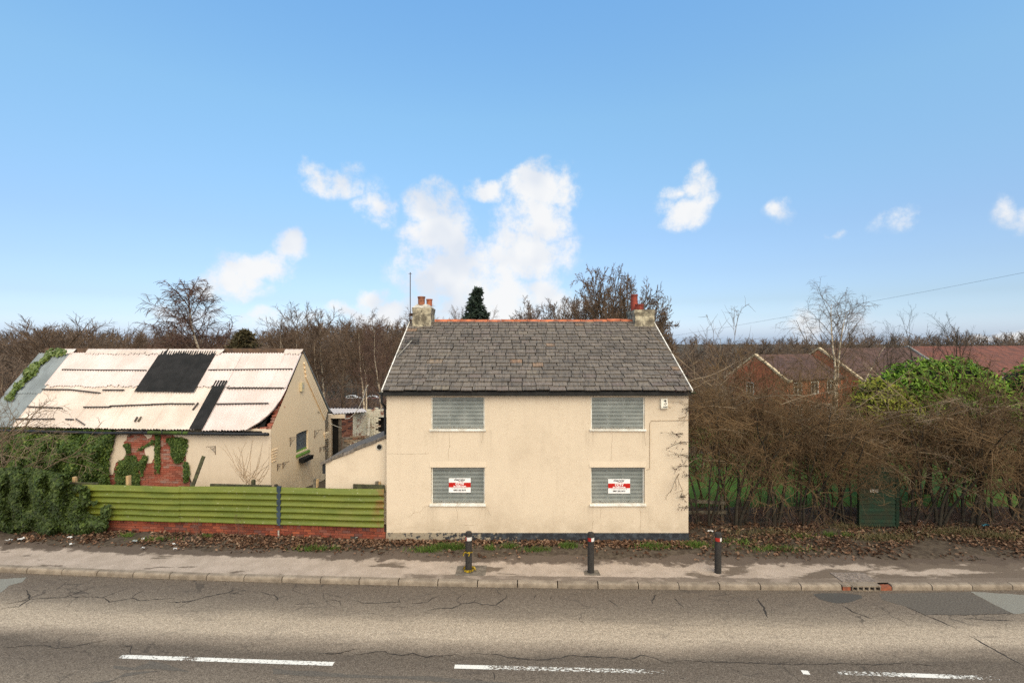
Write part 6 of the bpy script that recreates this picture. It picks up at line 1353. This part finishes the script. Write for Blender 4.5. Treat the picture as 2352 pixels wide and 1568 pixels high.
_fp = WM[bw.name]; fn_ = nF
def Yplane(p0, n):
    n = Vector(n); p0 = Vector(p0); c = (p0 - Vector((0, 0, H))).dot(n)
    return lambda u, v: c / (n.x * (np.asarray(u) - CU) / F + n.y - n.z * (np.asarray(v) - CV) / F)
Yfence = Yplane(FA + nF * -.12, nF); Ybarn = Yplane(BM @ Vector((0, -.03, 0)), nB); Yroofb = Yplane(BM @ rp(-BL, 0, .05), nRoof)
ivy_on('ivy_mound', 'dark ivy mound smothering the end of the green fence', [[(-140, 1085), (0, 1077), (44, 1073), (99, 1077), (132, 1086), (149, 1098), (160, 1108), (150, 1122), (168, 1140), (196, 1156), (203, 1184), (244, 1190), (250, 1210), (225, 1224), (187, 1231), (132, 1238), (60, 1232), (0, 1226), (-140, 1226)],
   [(150, 1108), (190, 1114), (205, 1124), (170, 1126)], [(185, 1126), (205, 1122), (203, 1140), (200, 1158), (190, 1150)], [(198, 1148), (222, 1152), (205, 1158)], [(240, 1160), (252, 1158), (246, 1190), (234, 1190)]], Yfence, .55, .52, .078, IVYM, 3)
zb3 = lambda *pts: [z3(*p) for p in pts]
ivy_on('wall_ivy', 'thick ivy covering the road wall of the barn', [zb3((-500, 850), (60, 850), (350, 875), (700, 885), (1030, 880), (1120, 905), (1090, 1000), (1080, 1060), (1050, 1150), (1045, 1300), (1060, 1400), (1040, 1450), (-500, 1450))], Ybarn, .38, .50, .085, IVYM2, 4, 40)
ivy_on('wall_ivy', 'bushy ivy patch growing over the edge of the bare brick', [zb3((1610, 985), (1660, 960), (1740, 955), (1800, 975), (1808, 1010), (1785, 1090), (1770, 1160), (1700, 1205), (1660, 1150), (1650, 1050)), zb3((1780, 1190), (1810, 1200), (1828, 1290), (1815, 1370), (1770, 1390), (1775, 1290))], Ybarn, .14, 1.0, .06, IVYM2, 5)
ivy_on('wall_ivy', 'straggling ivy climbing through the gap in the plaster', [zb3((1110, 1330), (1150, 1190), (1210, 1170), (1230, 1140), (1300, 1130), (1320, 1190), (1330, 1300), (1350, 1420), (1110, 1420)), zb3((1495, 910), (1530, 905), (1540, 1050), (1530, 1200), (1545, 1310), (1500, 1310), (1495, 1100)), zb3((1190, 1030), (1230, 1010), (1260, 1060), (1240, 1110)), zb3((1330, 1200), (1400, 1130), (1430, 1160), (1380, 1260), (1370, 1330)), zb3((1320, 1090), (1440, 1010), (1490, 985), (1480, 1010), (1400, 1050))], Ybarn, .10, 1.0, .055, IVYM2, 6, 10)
ivy_on('roof_ivy', 'green ivy creeping over the far verge of the barn roof', [zb3((60, 590), (140, 480), (240, 380), (240, 300), (380, 240), (470, 130), (560, 100), (640, 125), (560, 150), (480, 160), (460, 200), (380, 260), (350, 330), (260, 400), (180, 480), (100, 580))], lambda u, v: Yroofb(u, v) * .995, .15, 1.0, .10, leafy('bright_ivy_leaves', [(0, (.05, .08, .012)), (.5, (.09, .13, .02)), (1, (.16, .19, .04))], .45, .4), 7, 12)  # roof ivy has its own brighter leaf greens
# ------------------------------------------------------------------ hedge
HTWIG = [TWIGHEDGE, TWIGRED]
def shrub_mesh(seed, arch=0.0):
    g = np.random.default_rng(seed); n = 5; a = g.uniform(0, 6.28, n); st = np.stack([.28 * np.cos(a), .18 * np.sin(a), np.zeros(n)], 1); di = np.stack([.30 * np.cos(a), .28 * np.sin(a), np.ones(n)], 1)
    lv = grow(g, st, di, g.uniform(2.8, 4.0, n), g.uniform(.03, .055, n), dict(seg=9, wig=.10, taper=.25, trop=(0, 0, .02)), [dict(n=10, lr=(.34, .62), ang=(30, 80), seg=7, wig=.15, t0=.30, rr=.5, shape=.3, rmin=.012, trop=(arch, 0, .02)), dict(n=7, lr=(.35, .7), ang=(25, 75), seg=5, wig=.18, t0=.12, rr=.5, shape=.3, rmin=.0068, trop=(arch, -.02, -.01)), dict(n=5, lr=(.4, .8), ang=(25, 75), seg=4, wig=.2, rr=.6, rmin=.005)])
    return tube_mesh('trunk', lv[:1], 6, BARKDARK), tube_mesh('twigs', lv[1:], 3, TWIGHEDGE)
def pale_stems(seed):
    g = np.random.default_rng(seed); n = 11; sx = g.choice((-1, 1), n); st = np.stack([g.uniform(-.9, .9, n), g.uniform(-.7, -.1, n), g.uniform(1.4, 3.4, n)], 1)
    lv = grow(g, st, np.stack([sx * 1.0, g.normal(-.15, .2, n), g.normal(.45, .35, n)], 1), g.uniform(1.2, 2.4, n), g.uniform(.010, .017, n), dict(seg=9, wig=.08, taper=.35, trop=(0, 0, -.05)), [dict(n=6, lr=(.2, .45), ang=(25, 60), seg=5, wig=.12, t0=.2, rr=.6, rmin=.0075), dict(n=3, lr=(.3, .6), ang=(25, 60), seg=3, wig=.14, rr=.6, rmin=.0055)])
    return tube_mesh('pale_stems', lv, 3, TWIGPALE)
SH = [shrub_mesh(70) + (pale_stems(90),), shrub_mesh(71, .05) + (pale_stems(91),), shrub_mesh(72, -.05) + (pale_stems(92),)]
ORD = 'first second third fourth fifth sixth seventh eighth ninth tenth eleventh twelfth thirteenth'.split()
HEDGE = [(1622, 1205, 800, .85), (1690, 1203, 832, .95), (1762, 1206, 865, 1.0), (1832, 1204, 880, 1.0), (1905, 1205, 890, 1.0), (1945, 1200, 910, .9), (2094, 1204, 892, 1.1), (2150, 1207, 882, 1.15), (2222, 1205, 890, 1.15), (2295, 1207, 892, 1.15), (2368, 1205, 890, 1.15)]
for i, (u, v, vt, w) in enumerate(HEDGE):
    p = G(u, v, ZP + .05); hgt = H - (vt - CV) * p.y / F - p.z; s = hgt / 4.0
    t = thing('hedge_shrub', 'leafless tangled hedge shrub, %s along from the cottage wall' % ORD[i], 'shrub', p, random.uniform(-.5, .5) + (math.pi if i % 2 else 0), 'bare hedge beside the road'); t.scale = (s * w, s * w * .75, s)
    for me in SH[i % 3]:
        o = bpy.data.objects.new(me.name.split('.')[0], me); COL.objects.link(o); o.parent = t
# thinner growth behind and between the shrubs
def thicket():
    g = np.random.default_rng(9); n = 95; u = g.uniform(1600, 2440, n); Y = g.uniform(15.7, 17.4, n); x = (u - CU) * Y / F; st = np.stack([x, Y, np.full(n, .12)], 1); L = g.uniform(1.8, 3.9, n)
    lv = grow(g, st, np.stack([g.normal(0, .35, n), g.normal(0, .25, n), np.ones(n)], 1), L, np.full(n, .02), dict(seg=7, wig=.12, taper=.4), [dict(n=9, lr=(.3, .55), ang=(30, 75), seg=4, wig=.18, t0=.42, rr=.55, rmin=.008), dict(n=6, lr=(.35, .75), ang=(30, 75), seg=3, wig=.2, rr=.6, rmin=.005)]); me = tube_mesh('bare_undergrowth', lv, 3, TWIGHEDGE); tag(mobj('bare_undergrowth', me), 'tangled bare stems filling the hedge behind its front shrubs', 'undergrowth', kind='stuff')
    n = 190; u = g.uniform(1590, 2440, n); Y = g.uniform(14.7, 15.9, n); Y = np.where((u > 1960) & (u < 2075), Y + .9, Y); x = (u - CU) * Y / F; st = np.stack([x, Y, np.full(n, .12)], 1)
    lv = grow(g, st, np.stack([g.normal(0, .9, n), g.normal(0, .5, n), np.ones(n) * .8], 1), g.uniform(.35, .8, n), np.full(n, .008), dict(seg=6, wig=.2, taper=.5, trop=(0, 0, -.06)), [dict(n=6, lr=(.3, .6), ang=(30, 75), seg=4, wig=.2, t0=.1, rr=.6, rmin=.005), dict(n=4, lr=(.4, .7), ang=(30, 75), seg=3, wig=.2, rr=.6, rmin=.0035)]); me = tube_mesh('bramble_undergrowth', lv, 3, TWIGRED); tag(mobj('bramble_undergrowth', me), 'low brown bramble tangle at the foot of the hedge', 'undergrowth', kind='stuff')
thicket()
# hawthorn sprays with dark berries reaching across the cottage corner
def sprig():
    g = np.random.default_rng(12); tgt = [(1536, 1000, 13.62), (1545, 1022, 13.6), (1548, 1045, 13.62), (1556, 1072, 13.6), (1552, 1145, 13.62), (1562, 1165, 13.6), (1570, 940, 13.6), (1540, 860, 13.4), (1556, 905, 13.45), (1572, 1095, 13.6)]
    tips = [P(*q) for q in tgt]; t = thing('hawthorn_spray', 'hawthorn sprays with dark berries hanging across the cottage corner', 'shrub', G(1596, 1215, ZP)); m = MB(); bp = []
    for q in tips:
        a = Vector((5.25 + random.uniform(0, .3), 14.2, max(.4, q.z - random.uniform(.1, .5)))); pts = [a.lerp(q, k / 6) + Vector((0, -.10 * math.sin(k / 6 * 3.1), .12 * math.sin(k / 6 * 3.1) + random.uniform(-.02, .02))) for k in range(7)]; m.tube(pts, [.009 - .001 * k for k in range(7)], 4)
        for k in range(11):
            c = pts[random.randint(3, 6)] + Vector((random.gauss(0, .09), random.uniform(-.03, .02), random.gauss(0, .08))); m.tube([pts[5], pts[5].lerp(c, .6) + Vector((0, 0, .015)), c], .003, 3); bp.append(c)
    m.build('stems', BARKDARK, t); b = MB()
    for c in bp:
        for k in range(3): p = c + Vector((random.gauss(0, .016), random.gauss(0, .01), random.gauss(0, .016))); b.lathe([(.002, -.010), (.009, -.005), (.009, .005), (.002, .010)], p, 5)
    o = b.build('berries', simple('dark_haws', (.055, .016, .014), (.03, .012, .010)), t); o['kind'] = 'stuff'
sprig()
# ------------------------------------------------------------------ laurel
def laurel(name, label, lobes, n, mat, seed):
    g = np.random.default_rng(seed); pts, nr = [], []
    tot = sum(a * b for (_, a, _, b) in lobes)
    for (c, rx, ry, rz) in lobes:
        k = int(n * rx * rz / tot); d = norm(g.normal(0, 1, (k, 3))); d[:, 1] = -np.abs(d[:, 1]) * np.where(g.random(k) < .85, 1, -1); r = g.uniform(.80, 1.04, k)[:, None] * (1 + .10 * smoothnoise(d[:, 0] * 6, d[:, 2] * 6, 1.3, seed))[:, None]; pts.append(np.array(c) + d * r * np.array((rx, ry, rz))); nr.append(d)
    p, d = np.concatenate(pts), np.concatenate(nr); k = p[:, 2] > .3; p, d = p[k], d[k]
    c0 = lobes[0][0]; t = thing(name, label, 'shrub', (c0[0], c0[1], float(gz(c0[0], c0[1]))))
    leaves('leaves', g, p, d + np.array((0, -.3, .5)), d * .6 + np.array((0, 0, .75)), .17, .36, mat, t, LEAF, .5, .55)
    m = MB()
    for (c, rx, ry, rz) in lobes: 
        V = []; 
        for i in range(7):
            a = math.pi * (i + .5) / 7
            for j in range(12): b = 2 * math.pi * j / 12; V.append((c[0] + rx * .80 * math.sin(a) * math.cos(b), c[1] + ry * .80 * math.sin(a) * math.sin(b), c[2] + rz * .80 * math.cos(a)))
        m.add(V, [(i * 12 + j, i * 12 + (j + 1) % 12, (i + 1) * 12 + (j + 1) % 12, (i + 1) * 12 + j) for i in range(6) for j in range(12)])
    m.build('shade_core', LEAFSHADE, t)  # dark shells whose colour stands in for shade inside the bush
    s = MB()
    for k in range(5): s.tube([(c0[0] + random.uniform(-.5, .5), c0[1], float(gz(*c0[:2])) - .1), (c0[0] + random.uniform(-.6, .6), c0[1] + random.uniform(-.3, .3), c0[2])], [.06, .03], 6)
    s.build('stem', BARKDARK, t); return t
LY = 18.2
def lob(u, v, ru, rv, Y=LY, ry=1.0): c = P(u, v, Y); return ((c.x, c.y, c.z), ru * Y / F, ry, rv * Y / F)
laurel('laurel_bush', 'large glossy green laurel rising above the bare hedge', [lob(2110, 890, 78, 66), lob(2185, 882, 70, 62, LY + .2), lob(2060, 905, 55, 58), lob(2240, 905, 55, 55, LY + .3), lob(2150, 955, 110, 70, LY - .2)], 9500, LAURELM, 31)
laurel('laurel_bush', 'yellowish laurel growth at the birch end of the large laurel', [lob(2010, 925, 48, 55, LY - .3), lob(1988, 960, 36, 60, LY - .4), lob(2045, 960, 55, 60, LY - .5)], 3800, LAURELY, 32)
laurel('laurel_bush', 'second green laurel cut off at the picture edge', [lob(2350, 905, 48, 66), lob(2400, 890, 60, 70), lob(2300, 950, 60, 60, LY + .2)], 4200, LAURELM, 33)
# ------------------------------------------------------------------ green slatted gate in the hedge
GY = 14.68; ga, gb_ = P(1972, 1070, GY), P(2064, 1208, GY)
gt = thing('garden_gate', 'dark green slatted wooden gate half hidden in the hedge', 'gate', ((ga.x + gb_.x) / 2, GY, gb_.z)); M_GATE = simple('dark_green_paint', (.010, .028, .014), (.022, .026, .012), 4, .7, .3, 40, .25)
n = 16; hh = (ga.z - gb_.z) / n
for i in range(n):
    z = gb_.z + i * hh; MB().prism([(0, z + .004), (-.022, z + .006), (-.006, z + hh - .004), (0, z + hh - .004)], lambda a, q: (ga.x + .06, GY + a, q), lambda a, q: (gb_.x - .10, GY + a, q), random.random()).build('slat', M_GATE, gt)
for x, w in ((ga.x, .055), (gb_.x - .095, .095)): MB().box(x, x + w, GY - .03, GY + .06, gb_.z - .05, ga.z + .02).build('gate_post', M_GATE, gt)
a, b = P(1998, 1123.5, GY - .03), P(2017.5, 1130, GY - .03); MB().box(a.x, b.x, GY - .032, GY - .024, b.z, a.z).build('letter_plate', M_CEMENT, gt)
lr_ = thing('low_rail', 'broken dark rail fence at the hedge foot by the cottage', 'fence', (5.6, 15.3, .12))
for z, s in ((.78, .03), (.45, -.03)): MB().beam((4.95, 15.3, z + s), (6.6, 15.3, z - s - .05), .03, .10).build('rail', M_WOODOLD, lr_)
for x in (5.3, 6.4): MB().box(x, x + .08, 15.33, 15.41, .05, .9).build('post', M_WOODOLD, lr_)
# ------------------------------------------------------------------ pale bare shrub at the ivy end
def pale_shrub(u, v, seed, label, lean, s=1.0):
    g = np.random.default_rng(seed); p = G(u, v, ZP); n = 6; st = np.array([p.x, p.y, p.z]) + np.stack([g.uniform(-.4, .4, n), g.uniform(-.1, .3, n), np.zeros(n)], 1)
    lv = grow(g, st, np.stack([g.normal(lean, .35, n), g.normal(.0, .12, n), np.ones(n)], 1), g.uniform(2.6, 4.2, n) * s, g.uniform(.020, .036, n), dict(seg=10, wig=.07, taper=.3, trop=(.03 * np.sign(lean), 0, .0)), [dict(n=8, lr=(.25, .5), ang=(25, 60), seg=6, wig=.10, t0=.3, rr=.55, rmin=.011, trop=(0, 0, .04)), dict(n=5, lr=(.3, .6), ang=(25, 60), seg=4, wig=.14, rr=.55, rmin=.0075), dict(n=3, lr=(.3, .6), ang=(25, 60), seg=3, wig=.16, rr=.6, rmin=.005)])
    t = thing('bare_shrub', label, 'shrub', p); mobj('stem', tube_mesh('stem', lv[:1], 5, TWIGPALE), None, t); mobj('twigs', tube_mesh('twigs', lv[1:], 3, TWIGPALE), None, t)
pale_shrub(-150, 1196, 81, 'pale bare shrub rising from the ivy mound at the picture edge', .55)
pale_shrub(-70, 1196, 82, 'pale bare shrub whose twigs cross the grey roof sheets', .30, .95)
# ------------------------------------------------------------------ fallen leaves, grass, litter
def scatter_verge(n, g, umin, umax, dmin, dmax, bias=1.0):
    x = g.uniform(umin, umax, n); d = dmin + (dmax - dmin) * g.random(n) ** bias; return x, yk(x) + d
g = np.random.default_rng(21); P_ = []
def vz(x, y): d = y - yk(x); return ZP + .012 + np.clip((d - 1.3) / .5, 0, 1) * .05
for (n, x0, x1, d0, d1, b) in ((5200, -14, -3.4, 1.32, 2.12, .7), (3200, -3.45, 4.9, 1.55, 2.12, .45), (8500, 4.9, 15.5, 1.35, 3.5, .8), (700, -14, 15, 1.1, 1.5, 1.0)):
    x, y = scatter_verge(n, g, x0, x1, d0, d1, b); k = ~((x > XL - .02) & (x < XR + .02) & (y > Y0 - .03)) & ~((x < XL) & (y > 13.80 - (x + 3.47) * .0875 - .04)); clump = smoothnoise(x * 2.1, y * 3, 1.0, 2) > g.uniform(-1.1, .75, n); k &= clump; P_.append(np.stack([x[k], y[k], vz(x[k], y[k]) + g.uniform(.004, .035, k.sum())], 1))
p = np.concatenate(P_); o = leaves('fallen_leaves', g, p, np.array((0, -.1, 1.0)), np.array((0, 0, 0.0)), .085, .62, LEAFLIT, None, LEAF, .35, 1.0, 1.6); tag(o, 'brown fallen leaves drifted along the walls and hedge foot', 'leaves', kind='stuff')
def grass(name, label, spots, mat, seed, h=.10):
    g = np.random.default_rng(seed); V, R_ = [], []
    for (x, y, rx, ry, n) in spots:
        px, py = x + g.normal(0, rx / 2, n), y + g.normal(0, ry / 2, n); a = g.uniform(0, 6.28, n); L = h * g.uniform(.4, 1.3, n); w = .006; z = vz(px, py) - .01; dx, dy = np.cos(a), np.sin(a); bx, by = g.normal(0, .5, n), g.normal(0, .5, n)
        A0 = np.stack([px - dy * w, py + dx * w, z], 1); A1 = np.stack([px + dy * w, py - dx * w, z], 1); T1 = np.stack([px + dy * w * .4 + bx * L, py - dx * w * .4 + by * L, z + L], 1); T0 = np.stack([px - dy * w * .4 + bx * L, py + dx * w * .4 + by * L, z + L], 1); V.append(np.stack([A0, A1, T1, T0], 1).reshape(-1, 3)); R_.append(np.repeat(g.random(n), 4))
    V = np.concatenate(V); me = np_mesh(name, V, np.arange(len(V)).reshape(-1, 4), np.concatenate(R_)); me.materials.append(mat); tag(mobj(name, me), label, 'grass', kind='stuff')
def gs(f, x, y, rx, ry, n): q = G(*f(x, y), ZP + .05); return (q.x, q.y, rx, ry, n)
grass('grass', 'green grass tufts along the foot of the cottage and hedge', [gs(zb, 830, 150, .5, .12, 900), gs(zb, 690, 165, .5, .10, 350), gs(zb, 1110, 158, .15, .08, 150), gs(zb, 1240, 150, .25, .07, 260), gs(zb, 1640, 145, .25, .10, 420), gs(zb, 2210, 150, .45, .12, 600), gs(zb, 1420, 165, .4, .08, 220), gs(za, 2130, 155, .6, .10, 420), gs(za, 1050, 100, .6, .08, 200), gs(zc, 150, 140, .35, .14, 600), gs(zc, 700, 165, .9, .12, 420), gs(zc, 1045, 70, .18, .10, 160), gs(zc, 1160, 75, .18, .10, 140), gs(zc, 450, 120, .6, .2, 260), gs(za, 860, 75, .2, .05, 120), gs(za, 1390, 85, .2, .05, 100), gs(zc, 850, 85, .4, .15, 160)], GRASSM, 41)
grass('dry_grass', 'dry yellowish grass along the leafy verge under the hedge', [gs(zc, 1420, 95, .9, .22, 700), gs(zc, 1900, 60, 1.4, .3, 700), gs(zc, 620, 60, 1.0, .2, 320), gs(zc, 2200, 90, .8, .25, 400), gs(zc, 1200, 20, .8, .25, 350)], DRYGRASS, 42, .14)
sp_ = MB()
for f, x, y, hh in ((za, 1322, 85, .55), (za, 1610, 90, .62), (za, 1640, 92, .4), (zb, 380, 100, .4)):
    q = G(*f(x, y), ZP + .03)
    for k in range(5):
        a = random.gauss(0, .22); pts = [q + Vector((math.sin(a) * hh * t + .02 * math.sin(9 * t + k), random.uniform(-.01, .01), hh * t)) for t in np.linspace(0, 1, 6)]; sp_.tube(pts, [.005 - .0006 * i for i in range(6)], 3)
        for j in range(4): b_ = pts[2 + j % 4]; sp_.tube([b_, b_ + Vector((random.gauss(0, .05), 0, .05))], .003, 3)
tag(sp_.build('dead_weeds', TWIGRED), 'dead brown weed stalks standing against the brick wall', 'weeds', kind='stuff')
def litter(f, x, y, w, d, mat, label, hgt=.035):
    q = G(*f(x, y), ZP + .05); n = 4; V = []; a = random.uniform(0, 3.1)
    for j in range(n):
        for i in range(n):
            s, t = i / (n - 1) - .5, j / (n - 1) - .5; s += random.uniform(-.08, .08); t += random.uniform(-.08, .08); V.append((q.x + (s * math.cos(a) - t * math.sin(a)) * w, q.y + (s * math.sin(a) + t * math.cos(a)) * d, q.z + random.uniform(.01, hgt + .02)))
    me = np_mesh('litter', V, [(j * n + i, j * n + i + 1, (j + 1) * n + i + 1, (j + 1) * n + i) for j in range(n - 1) for i in range(n - 1)]); tag(mobj('crumpled_litter', me, mat), label, 'litter', 'scraps of litter on the verge')
M_LW = simple('litter_white', (.72, .70, .66), (.55, .53, .50), 30, .6); M_LB = simple('litter_blue', (.10, .32, .40)); M_LR = simple('litter_red', (.48, .05, .04)); M_LG = simple('litter_grey', (.34, .36, .34)); M_LO = simple('litter_orange', (.55, .20, .06), (.7, .66, .6), 30)
for f, x, y, w, d, m, lb in ((za, 60, 105, .16, .08, M_LW, 'flat white scrap under the ivy mound nearest the picture edge'), (za, 140, 97, .16, .14, M_LW, 'crumpled white wrapper below the ivy mound'), (za, 475, 88, .17, .10, M_LW, 'white paper scrap against the ivy mound foot'), (za, 484, 131, .12, .05, M_LW, 'thin white scrap on the verge edge in front of the ivy'), (za, 905, 112, .13, .10, M_LG, 'grey plastic scrap below the first weep pipe'), (za, 965, 94, .09, .08, M_LW, 'small white scrap close under the brick wall'), (za, 960, 158, .09, .05, M_LW, 'white scrap on the pavement edge before the brick wall'), (za, 1178, 163, .08, .06, M_LW, 'tiny white scrap on the pavement edge near dead weeds'), (za, 1720, 96, .11, .09, M_LO, 'orange and white crushed can beside the middle weep pipe'), (za, 1168, 132, .06, .05, M_LW, 'white scrap among leaves before the dead weeds'),
    (zc, 245, 45, .13, .10, M_LW, 'white scrap at the hedge foot behind the last bollard'), (zc, 1630, 52, .20, .07, M_LW, 'long white scrap on leaves under the hedge'), (zc, 1812, 12, .14, .09, M_LR, 'red wrapper among leaves under the hedge'), (zc, 2095, 5, .20, .12, M_LB, 'pale blue packet among leaves under the hedge'), (zc, 1675, -20, .22, .14, M_LO, 'orange crisp packet caught at the hedge foot by the gate')): litter(f, x, y, w, d, m, lb)
br = G(*zc(2060, 230), ZP); m = MB(); m.tube([br + Vector((-.35, -.05, .015)), br + Vector((-.05, .0, .02)), br + Vector((.0, .16, .02))], .010, 4); m.tube([br + Vector((-.05, 0, .02)), br + Vector((.1, -.05, .015))], .007, 4); tag(m.build('fallen_twig', BARKDARK), 'dark broken twig lying on the far pavement', 'twig')
